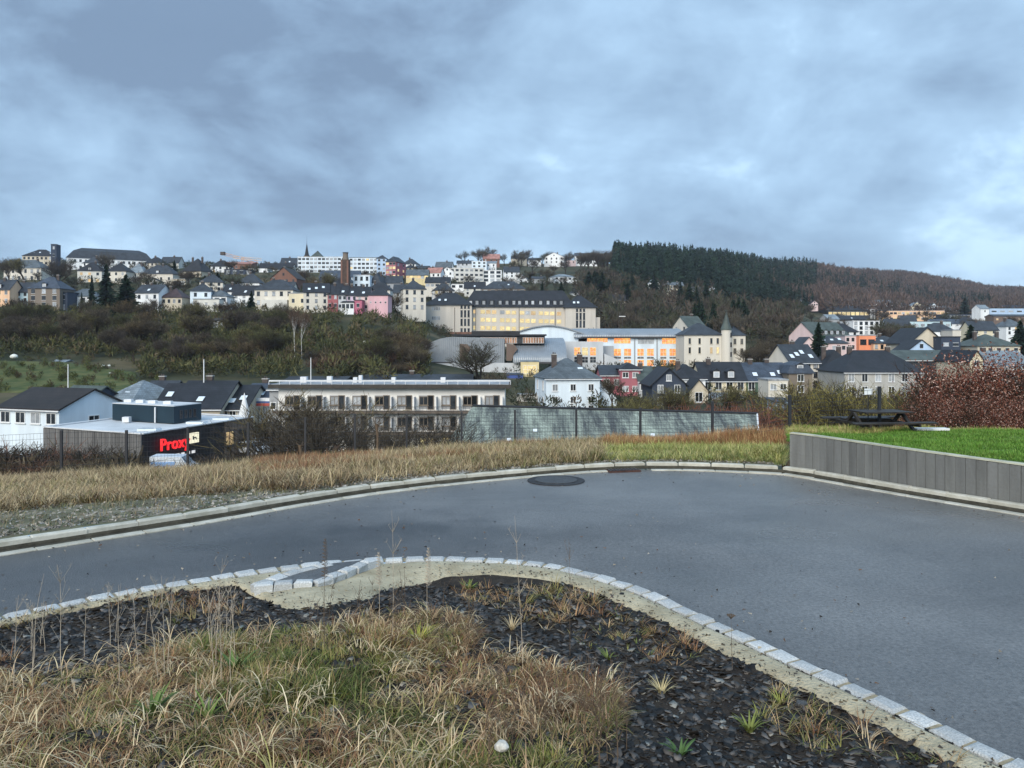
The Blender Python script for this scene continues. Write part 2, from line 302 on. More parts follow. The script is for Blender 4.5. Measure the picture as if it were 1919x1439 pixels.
def road_nodes():
    nt = M_ROAD.node_tree; N = nt.nodes; L = nt.links; b = N['Principled BSDF']; tc = [n for n in N if n.type == 'TEX_COORD'][0]
    v = N.new('ShaderNodeTexVoronoi'); v.inputs['Scale'].default_value = 95; L.new(tc.outputs['Object'], v.inputs[0])
    n2 = N.new('ShaderNodeTexNoise'); n2.inputs['Scale'].default_value = 34; n2.inputs['Detail'].default_value = 6; n2.inputs['Roughness'].default_value = .75; L.new(tc.outputs['Object'], n2.inputs[0])
    r = N.new('ShaderNodeMapRange'); L.new(n2.outputs[0], r.inputs[0]); r.inputs[1].default_value = .3; r.inputs[2].default_value = .7; r.inputs[3].default_value = .42; r.inputs[4].default_value = 1.6
    cc = N.new('ShaderNodeCombineColor'); [L.new(r.outputs[0], cc.inputs[i]) for i in range(3)]
    base = b.inputs['Base Color'].links[0].from_socket
    x = N.new('ShaderNodeMix'); x.data_type = 'RGBA'; x.blend_type = 'MULTIPLY'; x.inputs[0].default_value = 1; L.new(base, x.inputs[6]); L.new(cc.outputs[0], x.inputs[7]); L.new(x.outputs[2], b.inputs['Base Color'])
    n3 = N.new('ShaderNodeTexNoise'); n3.inputs['Scale'].default_value = 0.32; n3.inputs['Detail'].default_value = 4; n3.inputs['Distortion'].default_value = .6
    mp = N.new('ShaderNodeMapping'); mp.inputs['Rotation'].default_value = (0, 0, .5); mp.inputs['Scale'].default_value = (.7, 1.6, 1); L.new(tc.outputs['Object'], mp.inputs[0]); L.new(mp.outputs[0], n3.inputs[0])
    rr = N.new('ShaderNodeMapRange'); L.new(n3.outputs[0], rr.inputs[0]); rr.inputs[1].default_value = .38; rr.inputs[2].default_value = .62; rr.inputs[3].default_value = .26; rr.inputs[4].default_value = .5; L.new(rr.outputs[0], b.inputs['Roughness'])
    # worn, damp stains, plus a broad left darkening painted for weaker sky reflection
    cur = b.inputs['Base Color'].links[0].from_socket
    for (sx, sy, rx, ry, rot, lo, nz) in STAINS_AND_SHEEN:
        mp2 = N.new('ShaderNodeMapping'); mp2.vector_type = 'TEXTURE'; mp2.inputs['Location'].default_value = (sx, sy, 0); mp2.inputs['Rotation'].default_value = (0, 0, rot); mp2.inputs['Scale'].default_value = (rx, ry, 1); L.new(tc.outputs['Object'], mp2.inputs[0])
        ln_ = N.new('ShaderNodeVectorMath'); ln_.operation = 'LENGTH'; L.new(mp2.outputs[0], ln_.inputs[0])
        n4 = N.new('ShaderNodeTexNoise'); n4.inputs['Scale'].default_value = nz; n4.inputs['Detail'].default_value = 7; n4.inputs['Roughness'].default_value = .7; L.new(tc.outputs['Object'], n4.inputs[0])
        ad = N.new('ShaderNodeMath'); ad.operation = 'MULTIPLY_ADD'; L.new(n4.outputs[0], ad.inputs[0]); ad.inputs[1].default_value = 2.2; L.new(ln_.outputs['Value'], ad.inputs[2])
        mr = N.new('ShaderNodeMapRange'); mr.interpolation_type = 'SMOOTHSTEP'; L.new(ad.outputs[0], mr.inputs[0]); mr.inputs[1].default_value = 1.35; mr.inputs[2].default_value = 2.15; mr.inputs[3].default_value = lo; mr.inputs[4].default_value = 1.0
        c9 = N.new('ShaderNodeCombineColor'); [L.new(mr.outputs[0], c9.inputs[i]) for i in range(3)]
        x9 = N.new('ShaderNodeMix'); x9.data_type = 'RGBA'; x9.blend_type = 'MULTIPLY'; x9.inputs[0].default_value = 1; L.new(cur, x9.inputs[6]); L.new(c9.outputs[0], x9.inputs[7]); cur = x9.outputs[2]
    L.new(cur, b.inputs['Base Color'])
    bp = N.new('ShaderNodeBump'); bp.inputs['Strength'].default_value = .8; bp.inputs['Distance'].default_value = .006; L.new(v.outputs[0], bp.inputs['Height']); L.new(bp.outputs[0], b.inputs['Normal'])
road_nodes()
def strip(A, B, rows, zf=lambda x, y: np.zeros_like(x), t0=0, t1=1):
    t = np.linspace(t0, t1, rows)[:, None, None]; G = A[None] * (1 - t) + B[None] * t
    return np.concatenate([G, zf(G[..., 0], G[..., 1])[..., None]], -1)
# road between the near setts and the far kerb
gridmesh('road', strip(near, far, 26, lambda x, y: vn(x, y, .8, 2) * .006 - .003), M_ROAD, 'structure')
# soil and slate waste under the foreground
M_SOIL = ground_mat('slate_soil', (.014, .011, .009), (.055, .044, .032), (.028, .022, .017), sc=6, bump=1.0, bsc=45)
Cc = np.tile(np.array([[0.3, -1.2]]), (len(near), 1)); tt = np.r_[0, np.linspace(.012, 1, 54)][:, None, None]
G = near[None] * (1 - tt) + Cc[None] * tt; Z = mound_z(G[..., 0].ravel(), G[..., 1].ravel()).reshape(G.shape[:2]); Z[0] = -.05
gridmesh('ground', np.concatenate([G, Z[..., None]], -1), M_SOIL, 'structure')
bk = MB().poly([(-300, -200, -.35), (300, -200, -.35), (300, 1.2, -.35), (-300, 1.2, -.35)]); tag(link('field', bk.mesh('field', M_SOIL)), kind='structure')
# verge and hillside
M_VERGE = ground_mat('verge_soil', (.13, .115, .085), (.26, .23, .18), (.10, .105, .055), sc=1.6, bump=.8, bsc=22)
M_LAWN = mat('lawn_turf', (.05, .10, .02), .9, c2=(.09, .15, .03), sc=1.2, bump=.5, bsc=60)
pxs = np.r_[np.linspace(-3000, -150, 30), np.linspace(-130, 1465, 150)]
def vgrid(pxs, rows, dmax=36, start=.20):
    dk = np.interp(pxs, KPX, KD) + start; t = np.linspace(0, 1, rows)[:, None] ** 1.5; D = dk[None] * (1 - t) + dmax * t
    PX = np.repeat(pxs[None], rows, 0); return np.stack([(PX - CX) * D / F, D, near_pd(PX, D)], -1)
gridmesh('verge', vgrid(pxs, 60), M_VERGE, 'structure')
gridmesh('lawn_bank', vgrid(np.r_[np.linspace(1480, 2100, 70), np.linspace(2120, 5200, 40)], 60, start=.42), M_LAWN, 'structure')
M_HILL = ground_mat('hillside_cover', (.022, .030, .013), (.10, .085, .046), (.042, .046, .022), sc=.05, bump=1, bsc=.8)
M_WOODF = mat('x', (.03, .03, .02))
dd = np.r_[np.linspace(34, 130, 26), np.geomspace(134, 2500, 96)]; hp = np.linspace(-1500, 3600, 300)
D = np.repeat(dd[:, None], len(hp), 1); PX = np.repeat(hp[None], len(dd), 0)
zh = tz_pd(PX, D); zh[0:1] = np.minimum(zh[0:1], near_pd(PX[0:1], D[0:1])) - .3
gridmesh('hillside', np.stack([(PX - CX) * D / F, D, zh], -1), M_HILL, 'structure')

# ---------------------------------------------------------------- KERBS
M_SLATV = mat('slate_chips_mixed', (.8, .8, .8), .6, c2=(1.2, 1.2, 1.2), sc=8, vcol=True, spec=.2)
M_GRAN = mat('granite', (.34, .36, .36), .8, c2=(.56, .58, .58), sc=90, bump=.5, bsc=120, obj_var=.14)
M_JOINT = mat('mortar_tan', (.30, .255, .17), .95, .2, 30, .3, 80)
M_CONC = mat('concrete_pale', (.36, .35, .29), .9, c2=(.52, .51, .45), sc=5, bump=.3, bsc=60, obj_var=.08)
M_CONCD = mat('concrete_dark', (.055, .052, .040), .95, .4, 6, .4, 40)
M_HAUNCH = mat('haunch_mortar', (.32, .28, .19), .95, c2=(.50, .45, .32), sc=3.5, bump=1.0, bsc=50)
def along(poly):
    s = np.r_[0, np.cumsum(np.linalg.norm(np.diff(poly, axis=0), axis=1))]
    def f(t):
        x = np.interp(t, s, poly[:, 0]); y = np.interp(t, s, poly[:, 1]); x2 = np.interp(t + .05, s, poly[:, 0]); y2 = np.interp(t + .05, s, poly[:, 1])
        x1 = np.interp(t - .05, s, poly[:, 0]); y1 = np.interp(t - .05, s, poly[:, 1]); return x, y, math.atan2(y2 - y1, x2 - x1)
    return f, s[-1]
def arc_of(poly, x, y):
    s = np.r_[0, np.cumsum(np.linalg.norm(np.diff(poly, axis=0), axis=1))]; return s[np.argmin((poly[:, 0] - x) ** 2 + (poly[:, 1] - y) ** 2)]
def stone_mesh(name, lx, ly, z0, z1, m, rnd=.006, bev=.012, seed=0, side=None):
    r = random.Random(seed); h = lambda: r.uniform(-rnd, rnd); MBx = MB(); v = []
    for (sx, sy) in ((-1, -1), (1, -1), (1, 1), (-1, 1)): v.append((sx * lx / 2 + h(), sy * ly / 2 + h(), z0))
    for (sx, sy) in ((-1, -1), (1, -1), (1, 1), (-1, 1)): v.append((sx * lx / 2 + h(), sy * ly / 2 + h(), z1 - bev))
    for (sx, sy) in ((-1, -1), (1, -1), (1, 1), (-1, 1)): v.append((sx * (lx / 2 - bev * 1.3) + h(), sy * (ly / 2 - bev * 1.3) + h(), z1 + h() * .6))
    v.append((0, 0, z1 + .004))
    MBx.v = v; MBx.f = [(0, 1, 5, 4), (1, 2, 6, 5), (2, 3, 7, 6), (3, 0, 4, 7), (4, 5, 9, 8), (5, 6, 10, 9), (6, 7, 11, 10), (7, 4, 8, 11), (8, 9, 12), (9, 10, 12), (10, 11, 12), (11, 8, 12)]; MBx.mi = [1, 1, 1, 1] + [0] * 8
    return MBx.mesh(name, [m, side or m])
setts = [stone_mesh('granite_sett', .165 * k, .125, -.1, .028, M_GRAN, .009, .014, i) for i, k in enumerate((1, .96, 1.04, .98, 1.02, .94))]
kerb = tag(empty('sett_kerb', (0, 0, 0)), 'curved kerb of single pale granite setts along the near edge of the road', 'kerb')
f, L_ = along(near); s0 = arc_of(near, *g0(0, 1158, 0)) - 1.2; s1 = arc_of(near, *g0(1919, 1440, 0)) + .8
s = s0; i = 0
while s < s1:
    x, y, a = f(s); st = random.Random(i); link('sett', setts[i % 6], kerb, (x, y, st.uniform(-.004, .004)), rot=(st.uniform(-.03, .03), st.uniform(-.02, .02), a + math.pi * (i % 2) + st.uniform(-.03, .03))); s += .186; i += 1
off = lambda P_, k: P_ + np.stack([-np.gradient(P_[:, 1]), np.gradient(P_[:, 0])], 1) / np.linalg.norm(np.gradient(P_, axis=0), axis=1)[:, None] * k
sel = slice(max(0, int(arc_of(near, *g0(0, 1158, 0)) / L_ * 259) - 22), None)
nA, nB = off(near, .055)[sel], off(near, -.055)[sel]
link('mortar_bed', npmesh('mortar_bed', *[(lambda G: (G.reshape(-1, 3), np.stack([(ix := np.arange(G.shape[0] * G.shape[1]).reshape(G.shape[:2]))[:-1, :-1], ix[:-1, 1:], ix[1:, 1:], ix[1:, :-1]], -1).reshape(-1, 4)))(strip(nA, nB, 3, lambda x, y: np.full_like(x, .014)))][0], M_JOINT), kerb)
# mortar haunch behind the setts, varying in width
idx = np.arange(len(near)); pxn = px_of(near[:, 0], np.maximum(near[:, 1], .5))
wd = np.interp(pxn, [-400, 0, 300, 430, 470, 560, 690, 760, 860, 1000, 1150, 1400, 1700, 2000], [.08, .08, .10, .18, 1.15, 1.35, 1.2, .75, .40, .32, .26, .21, .18, .18])
wd = wd + vn(idx, idx * 0, .5, 4) * .035; wd[near[:, 1] < 2] = .2
inner = off(near, 1)[:] - near; H1 = near - inner * .07; H2 = near - inner * (.07 + wd)[:, None]
t = np.linspace(0, 1, 9)[:, None, None]; G = H1[None] * (1 - t) + H2[None] * t
zz = mound_z(G[..., 0].ravel(), G[..., 1].ravel()).reshape(G.shape[:2]) + np.array([.006, .022, .026, .028, .028, .026, .022, .014, -.015])[:, None] + RNG.uniform(-.003, .003, G.shape[:2])
ho = gridmesh('mortar_haunch', np.concatenate([G, zz[..., None]], -1), M_HAUNCH, 'structure')
# little asphalt drain pocket framed by setts
tri = [g0(482, 1101, .05), g0(600, 1094, .05), g0(652, 1072, .05), g0(700, 1053, .05)]; tri2 = [g0(482, 1101, .05), g0(560, 1075, .05), g0(628, 1060, .05)]
pk = tag(empty('drain_pocket', (0, 0, 0)), 'small triangular asphalt pocket framed by granite setts beside the road kerb', 'drain pocket')
pm = MB().poly([(*p, .075) for p in [tri[0], tri[1], tri[2], tri[3], tri2[2], tri2[1]]][::-1]); link('asphalt_infill', pm.mesh('infill', M_ROAD), pk)
for ln in (tri, tri2):
    ff, LL = along(resample(ln, 30)); q = .05
    while q < LL: x, y, a = ff(q); link('sett', setts[int(q * 50) % 6], pk, (x, y, .062), rot=(random.uniform(-.08, .08), random.uniform(-.05, .05), a + random.uniform(-.12, .12)), scale=.86); q += .155
# far kerb: raised kerb stones plus a low gutter course
f2, L2 = along(far); a0 = arc_of(far, *g0(0, 1040)) - 1.5; a1 = arc_of(far, *g0(1919, 966)) + 1.5
ks = [stone_mesh('kerb_stone', .494, .115, -.1, .10, M_CONC, .003, .012, 30 + i) for i in range(3)]; gs = [stone_mesh('gutter_stone', .495, .12, -.1, .012, M_CONC, .003, .006, 40 + i) for i in range(3)]
fk = tag(empty('far_kerb', (0, 0, 0)), 'long raised concrete kerb along the far edge of the road with a gutter course', 'kerb')
s = a0; i = 0
while s < a1:
    x, y, a = f2(s); nx, ny = -math.sin(a), math.cos(a); link('kerb_stone', ks[i % 3], fk, (x + nx * .185, y + ny * .185, random.uniform(-.004, .003)), rot=(0, 0, a + math.pi * (i % 2))); s += .4975; i += 1
s = a0; i = 0; dr0, dr1 = arc_of(far, *g0(1140, 884)), arc_of(far, *g0(1200, 881))
while s < a1:
    if not (dr0 < s < dr1):
        x, y, a = f2(s); link('gutter_stone', gs[i % 3], fk, (x, y, random.uniform(-.004, .003)), rot=(0, 0, a + math.pi * (i % 2)))
    s += .5; i += 1
A_, B_ = off(far, .055), off(far, .135)
gridmesh('gutter_joint', strip(A_, B_, 2, lambda x, y: np.full_like(x, .012)), M_CONCD, parent=fk)
K1 = off(far, .1195)
V_ = np.stack([np.concatenate([K1, np.full((len(far), 1), .008)], 1), np.concatenate([K1, np.full((len(far), 1), .046)], 1), np.concatenate([off(far, .14), np.full((len(far), 1), .052)], 1)], 0)
gridmesh('kerb_shadow_and_dirt_strip', V_, M_CONCD, parent=fk)  # dark strip painting the shadow and mossy dirt low on the kerb face
# drain inlet and manhole
x, y, a = f2((dr0 + dr1) / 2); di = MB(); di.box(-.26, .26, -.16, .06, -.02, .012)
for k in range(9): di.box(-.24 + k * .055, -.215 + k * .055, -.14, .04, .013, .022, 1)
dg = link('drain_grate', di.mesh('drain_grate', [mat('rust_iron', (.07, .035, .028), .8, .4, 8), M_METAL]), loc=(x, y, .01), rz=a); tag(dg, 'rusty iron gully grate set in the gutter of the far kerb', 'drain grate')
def disc(r, z0, z1, n=28, r2=None):
    m = MB(); m.prism([(r * math.cos(2 * math.pi * i / n), r * math.sin(2 * math.pi * i / n), z0) for i in range(n)], (0, 0, z1 - z0)); return m
mx, my = g0(1042, 901)
mh = empty('manhole', (mx, my, 0), 0, 'round dark manhole cover in the asphalt beside the far kerb', 'manhole cover')
link('frame', disc(.42, -.02, .012).mesh('frame', mat('patch_asphalt', (.030, .032, .036), .75, .3, 8, .5, 80)), mh); link('cover', disc(.31, 0, .02).mesh('cover', mat('iron_cover', (.045, .047, .05), .5, .2, 10, .6, 60)), mh)
# soil and slate crumbs spilling over the mortar strip
n = 1500; i_ = RNG.randint(100, 215, n); off_ = .07 + wd[i_] * (1 - RNG.rand(n) ** 1.7 * .95); q_ = near[i_] - inner[i_] * off_[:, None] + RNG.normal(0, .02, (n, 2)); zq = mound_z(q_[:, 0], q_[:, 1]) + .030
A_ = np.stack([RNG.normal(size=n), RNG.normal(size=n), RNG.normal(size=n) * .25], 1); A_ /= np.linalg.norm(A_, axis=1, keepdims=True); gv = slivers(np.concatenate([q_, zq[:, None]], 1), A_, RNG.uniform(.006, .028, n), RNG.uniform(.005, .018, n)); gp = np.array([(.05, .045, .04), (.06, .055, .05), (.10, .08, .05), (.34, .30, .22)])[RNG.randint(0, 4, n)]
tag(link('soil_crumbs', npmesh('soil_crumbs', gv[0], gv[1], M_SLATV, np.repeat(gp, 4, 0))), 'dark crumbs of slate and soil scattered over the mortar strip', 'soil crumbs', kind='stuff')
# grit and leaf scraps on the road
n = 1500; t_ = RNG.rand(n); i_ = RNG.randint(60, 225, n); u_ = np.where(RNG.rand(n) < .45, RNG.rand(n) ** 3 * .25, np.where(RNG.rand(n) < .5, 1 - RNG.rand(n) ** 3 * .15 - .03, RNG.rand(n)))
q_ = near[i_] * (1 - u_[:, None]) + far[i_] * u_[:, None] + RNG.normal(0, .03, (n, 2)); A_ = np.stack([RNG.normal(size=n), RNG.normal(size=n), RNG.normal(size=n) * .15], 1); A_ /= np.linalg.norm(A_, axis=1, keepdims=True)
gv = slivers(np.concatenate([q_, np.full((n, 1), .006)], 1), A_, RNG.uniform(.008, .03, n), RNG.uniform(.006, .018, n)); gp = np.array([(.03, .028, .025), (.28, .26, .22), (.12, .07, .04), (.20, .19, .17)])[RNG.randint(0, 4, n)]
tag(link('road_grit', npmesh('road_grit', gv[0], gv[1], M_SLATV, np.repeat(gp, 4, 0))), 'scattered grit, small stones and leaf scraps on the asphalt', 'grit', kind='stuff')

# ---------------------------------------------------------------- PALISADE WALL
M_PAL = [mat('palisade_%d' % i, c, .9, .22, 4.5, .3, 30, streak=True, obj_var=.07) for i, c in enumerate([(.142, .146, .142), (.136, .14, .136), (.150, .154, .148)])]
pw = tag(empty('palisade_wall', (0, 0, 0)), 'low retaining wall of dark grey upright concrete palisades holding the lawn', 'retaining wall')
w0 = arc_of(far, *g0(1478, 890)); f3, L3 = along(off(far, .30)); w0 = arc_of(off(far, .30), *g0(1476, 878, .1)); s = w0; i = 0
pmesh = [stone_mesh('palisade', .122, .11, -.3, 0, M_PAL[k], .002, .006, 60 + k) for k in range(3)]
TOPZ = lambda s: .60 - .018 * (s - w0)
while s < w0 + 8.5:
    x, y, a = f3(s); h = TOPZ(s) + random.uniform(-.003, .003); link('palisade', pmesh[random.randrange(3)], pw, (x, y, h), rot=(0, 0, a + random.uniform(-.012, .012))); s += .127; i += 1
for me in pmesh:
    for v in me.vertices:
        if v.co.z < -.2: v.co.z = -.72
tops = np.array([[*f3(q)[:2]] for q in np.linspace(w0 - .06, w0 + 8.5, 70)]); zt = np.array([TOPZ(q) for q in np.linspace(w0, w0 + 8.5, 70)])
cm = MB()
for k in range(69):
    a_ = math.atan2(tops[k + 1][1] - tops[k][1], tops[k + 1][0] - tops[k][0]); nx, ny = -math.sin(a_) * .06, math.cos(a_) * .06
    p, q = tops[k], tops[k + 1]; z = zt[k] + .006
    cm.prism([(p[0] - nx, p[1] - ny, z), (q[0] - nx, q[1] - ny, z - .002), (q[0] + nx, q[1] + ny, z - .002), (p[0] + nx, p[1] + ny, z)], (0, 0, .018))
link('coping', cm.mesh('coping', mat('coping_pale', (.42, .42, .33), .9, .2, 4)), pw)

# ---------------------------------------------------------------- FENCE
def fence():
    fn = tag(empty('mesh_fence', (0, 0, 0)), 'dark wire mesh panel fence with slim posts between the verge and the valley', 'fence')
    pts = []
    for (px, d, yb, yt) in FENCE: b_ = P(px, yb, d); b_.z = gz(px, d) - .25; t_ = P(px, yt, d); pts.append((b_, t_))
    pmx = MB().box(-.022, .022, -.022, .022, 0, 1); pme = pmx.mesh('post', M_METAL)
    for b_, t_ in pts[:-2]: link('post', pme, fn, b_, scale=(1.15, 1.15, t_.z - b_.z))
    for (b_, t_), (b2, t2) in zip(pts[:-3], pts[1:-2]):
        m = MB(); lo1, hi1, lo2, hi2 = b_.z + .3, t_.z - .05, b2.z + .3, t2.z - .05; a = Vector((b_.x, b_.y, 0)); c = Vector((b2.x, b2.y, 0)); Ln = (c - a).length; nx = int(Ln / .07); r = .0019
        u = (c - a).normalized() * r
        for k in range(1, nx):
            t = k / nx; p = a.lerp(c, t); z0 = lo1 * (1 - t) + lo2 * t; z1 = hi1 * (1 - t) + hi2 * t; m.prism([(p.x - u.x, p.y, z0), (p.x + u.x, p.y, z0), (p.x, p.y + r * 1.5, z0)], (0, 0, z1 - z0))
        for k in range(9):
            t = k / 8; A = Vector((a.x, a.y, lo1 * (1 - t) + hi1 * t)); B = Vector((c.x, c.y, lo2 * (1 - t) + hi2 * t)); m.tube(A, B, .0035, .0035, 3)
        link('wire_panel', m.mesh('wire_panel', M_METAL), fn)
fence()

# ---------------------------------------------------------------- FOREGROUND GRASS, SLATE, WEEDS
M_BLADE = mat('grass_blades', (.85, .85, .85), .7, c2=(1.1, 1.1, 1.1), sc=3, vcol=True, spec=.2)
M_SLATE = mat('slate_chip', (.030, .028, .026), .6, c2=(.11, .104, .098), sc=5, bump=.4, bsc=60, spec=.22, obj_var=.45)
def in_poly(px, py, poly):
    poly = np.array(poly); x, y = px, py; ins = np.zeros(len(px), bool); j = len(poly) - 1
    for i in range(len(poly)):
        xi, yi = poly[i]; xj, yj = poly[j]; c = ((yi > y) != (yj > y)) & (x < (xj - xi) * (y - yi) / (yj - yi + 1e-9) + xi); ins ^= c; j = i
    return ins
def sample_ground(n, x0, x1, y0, y1):
    x = RNG.uniform(x0, x1, n); y = RNG.uniform(y0, y1, n); z = mound_z(x, y); px = CX + F * x / y; py = HY + (CAMZ - z) * F / y; return x, y, z, px, py
GRASS = [(-500, 1265), (-100, 1250), (60, 1270), (200, 1245), (330, 1215), (470, 1190), (600, 1182), (700, 1162), (770, 1150), (850, 1150), (895, 1175), (880, 1215), (960, 1235), (1060, 1255), (1150, 1290), (1145, 1370), (1060, 1480), (900, 1900), (-900, 1900)]
PAL = np.array([(.14, .055, .03), (.23, .12, .06), (.31, .19, .10), (.44, .31, .17), (.54, .43, .27), (.28, .23, .09), (.20, .21, .055), (.11, .145, .035), (.065, .095, .025), (.05, .045, .02)])
PW = np.array([.08, .15, .17, .16, .09, .10, .10, .08, .05, .02]); PW = PW / PW.sum()
def tufts(name, X, Y, Z, per, ln, wid, pal, pw, droop=(1.0, 2.5), jit=.05, label=None, cat='grass', greenn=None, seg=3, parent=None):
    n = len(X); k = per; sp_ = vn(X, Y, 2.6 if pal is PAL else .5, 31) * .5 + vn(X, Y, 6.5, 33) * .35 + RNG.normal(0, .28, n); rk = np.argsort(np.argsort(sp_)) / max(1, n); c = np.searchsorted(np.cumsum(pw), rk * .999).clip(0, len(pal) - 1); base = pal[c]
    cp = np.repeat(base, k, 0); alt = pal[RNG.choice(len(pal), n * k, p=pw)]; mixf = RNG.uniform(0, 1, (n * k, 1)) ** 2; cp = cp * (1 - mixf) + alt * mixf; cp = cp * RNG.uniform(.7, 1.3, (n * k, 1))
    r = RNG.uniform(0, 1, n * k) ** .5 * jit; an = RNG.uniform(0, 2 * math.pi, n * k); pt = np.stack([np.repeat(X, k) + r * np.cos(an), np.repeat(Y, k) + r * np.sin(an), np.repeat(Z, k) - .012], 1)
    sc = np.repeat(RNG.uniform(.6, 1.35, n) * (1 + .45 * vn(X, Y, 1.5 if ln > .15 else 4, 12)), k); Ln = RNG.uniform(.5, 1.15, n * k) * ln * sc
    lean = np.repeat(RNG.uniform(0, 2 * math.pi, n), k); an2 = np.where(RNG.rand(n * k) < .55, an, lean + RNG.normal(0, .5, n * k))
    V, Q, C_ = blades(pt, Ln, RNG.uniform(.7, 1.3, n * k) * wid, an2, RNG.uniform(.15, 1.05, n * k), RNG.uniform(*droop, n * k), cp, seg)
    o = link(name, npmesh(name, V, Q, M_BLADE, C_), parent); return tag(o, label, cat, kind='stuff') if label else tag(o, kind='stuff')
x, y, z, px, py = sample_ground(9000, -4.6, 1.6, 2.0, 6.2); k = in_poly(px, py, GRASS) & (vn(x, y, 4, 3) > -.8)
gn = vn(x, y, 1.8, 11)
k1 = k & (gn < .42); k2 = k & (gn >= .42)
tufts('dry_grass', x[k1], y[k1], z[k1], 26, .105, .0048, PAL, PW, label='short matted straw coloured grass covering the foreground bank')
q = np.where(k & (RNG.rand(len(x)) < .10))[0]
tufts('long_dry_grass', x[q], y[q], z[q] + .05, 9, .20, .0048, np.array([(.56, .45, .27), (.46, .33, .19), (.60, .51, .34), (.34, .22, .13), (.30, .27, .09)]), np.array([.3, .25, .2, .15, .1]), (1.7, 2.9), .05, label='long pale arching straw blades lying over the foreground grass', seg=4)
PWG = np.array([.03, .06, .08, .08, .04, .16, .22, .20, .10, .03]); PWG /= PWG.sum()
tufts('green_grass', x[k2], y[k2], z[k2], 26, .10, .0050, PAL, PWG, (.7, 1.8), label='yellowish green tufts growing among the dry foreground grass')
# dark leaf litter under the grass
# slate chips
def chip(seed, m=None):
    r = random.Random(seed); n = r.choice((5, 5, 6, 7)); e = r.uniform(.5, .9); th = r.uniform(.07, .16)
    pts = [(math.cos(2 * math.pi * (i + r.uniform(-.3, .3)) / n) * r.uniform(.7, 1.1), e * math.sin(2 * math.pi * (i + r.uniform(-.3, .3)) / n) * r.uniform(.7, 1.1), 0) for i in range(n)]
    mb = MB(); mb.prism(pts, (r.uniform(-.05, .05), r.uniform(-.05, .05), th)); return mb
chips = [chip(i) for i in range(10)]; chipm = [c.mesh('slate', M_SLATE) for c in chips]
SLATE_W = [(-500, 1110), (0, 1172), (200, 1135), (400, 1100), (455, 1130), (470, 1155), (330, 1185), (200, 1220), (60, 1245), (-500, 1250)]
SLATE_M = [(430, 1118), (560, 1152), (700, 1120), (750, 1085), (830, 1080), (900, 1140), (880, 1215), (700, 1170), (470, 1200), (300, 1225), (330, 1150)]
SLATE_E = [(735, 1105), (830, 1078), (960, 1078), (1060, 1100), (1170, 1150), (1290, 1210), (1440, 1280), (1600, 1350), (1760, 1420), (1900, 1500), (2300, 1900), (850, 1900), (1060, 1480), (1145, 1370), (1150, 1290), (1060, 1255), (960, 1235), (880, 1195), (905, 1140), (830, 1105)]
x, y, z, px, py = sample_ground(60000, -5.0, 3.4, 1.9, 6.4); k = (py > np.interp(px, [p_[0] for p_ in NEAR_PX], [p_[1] for p_ in NEAR_PX]) + 14) & (~in_poly(px, py, GRASS) | (RNG.rand(len(px)) < .22)); x, y, z = x[k], y[k], z[k]
sz = .009 + .034 * RNG.rand(len(x)) ** 2.4; order = np.argsort(-sz / y)
sp = tag(empty('slate_scree', (0, 0, 0)), 'dark broken slate chippings spread over the foreground bank', 'slate chippings'); sp['kind'] = 'structure'; del sp['category']; del sp['label']
big = order[:290]
for i in big: link('slate', random.choice(chipm), sp, (x[i], y[i], z[i] + .004), rot=(random.gauss(0, .22), random.gauss(0, .22), random.uniform(0, 6.28)), scale=float(sz[i] * .95))
rest = order[290:]; VV = []; QQ = []; CC3 = []; base = 0
tris = []
for ci, cb in enumerate(chips):
    me = chipm[ci]; me.calc_loop_triangles(); T = np.array([t.vertices[:] for t in me.loop_triangles]); V0 = np.array(cb.v); ids = rest[ci::10]; n = len(ids)
    a = RNG.uniform(0, 6.28, n); tx = RNG.normal(0, .28, n); ty = RNG.normal(0, .28, n); s_ = sz[ids]; v = V0[None].repeat(n, 0) * s_[:, None, None]
    v[..., 2] += v[..., 0] * tx[:, None] + v[..., 1] * ty[:, None]; ca, sa = np.cos(a)[:, None], np.sin(a)[:, None]; X_ = v[..., 0] * ca - v[..., 1] * sa; Y_ = v[..., 0] * sa + v[..., 1] * ca
    W = np.stack([X_ + x[ids][:, None], Y_ + y[ids][:, None], v[..., 2] + z[ids][:, None] + .002], -1).reshape(-1, 3)
    g = .012 + .12 * RNG.rand(n) ** 2.6; cb_ = np.stack([g * 1.08, g * 1.0, g * .93], 1); lt = RNG.rand(n) < .03; cb_[lt] = (.26, .25, .22)
    VV.append(W); QQ.append((T[None] + (np.arange(n) * len(V0))[:, None, None] + base).reshape(-1, 3)); CC3.append(np.repeat(cb_, len(V0), 0)); base += len(W)
tag(link('slate_rubble', npmesh('slate_rubble', np.concatenate(VV), np.concatenate(QQ), M_SLATV, np.concatenate(CC3)), sp), kind='stuff')
# sparse tufts on the slate
x, y, z, px, py = sample_ground(3200, -4.6, 3.0, 2.0, 6.3); k = in_poly(px, py, SLATE_E) | in_poly(px, py, SLATE_W); x, y, z = x[k], y[k], z[k]; k = vn(x, y, 2.2, 21) > .05
tufts('scattered_tufts', x[k], y[k], z[k], 16, .12, .005, PAL, PW, (.9, 1.9), .03, label='thin dry tufts scattered over the slate chippings')
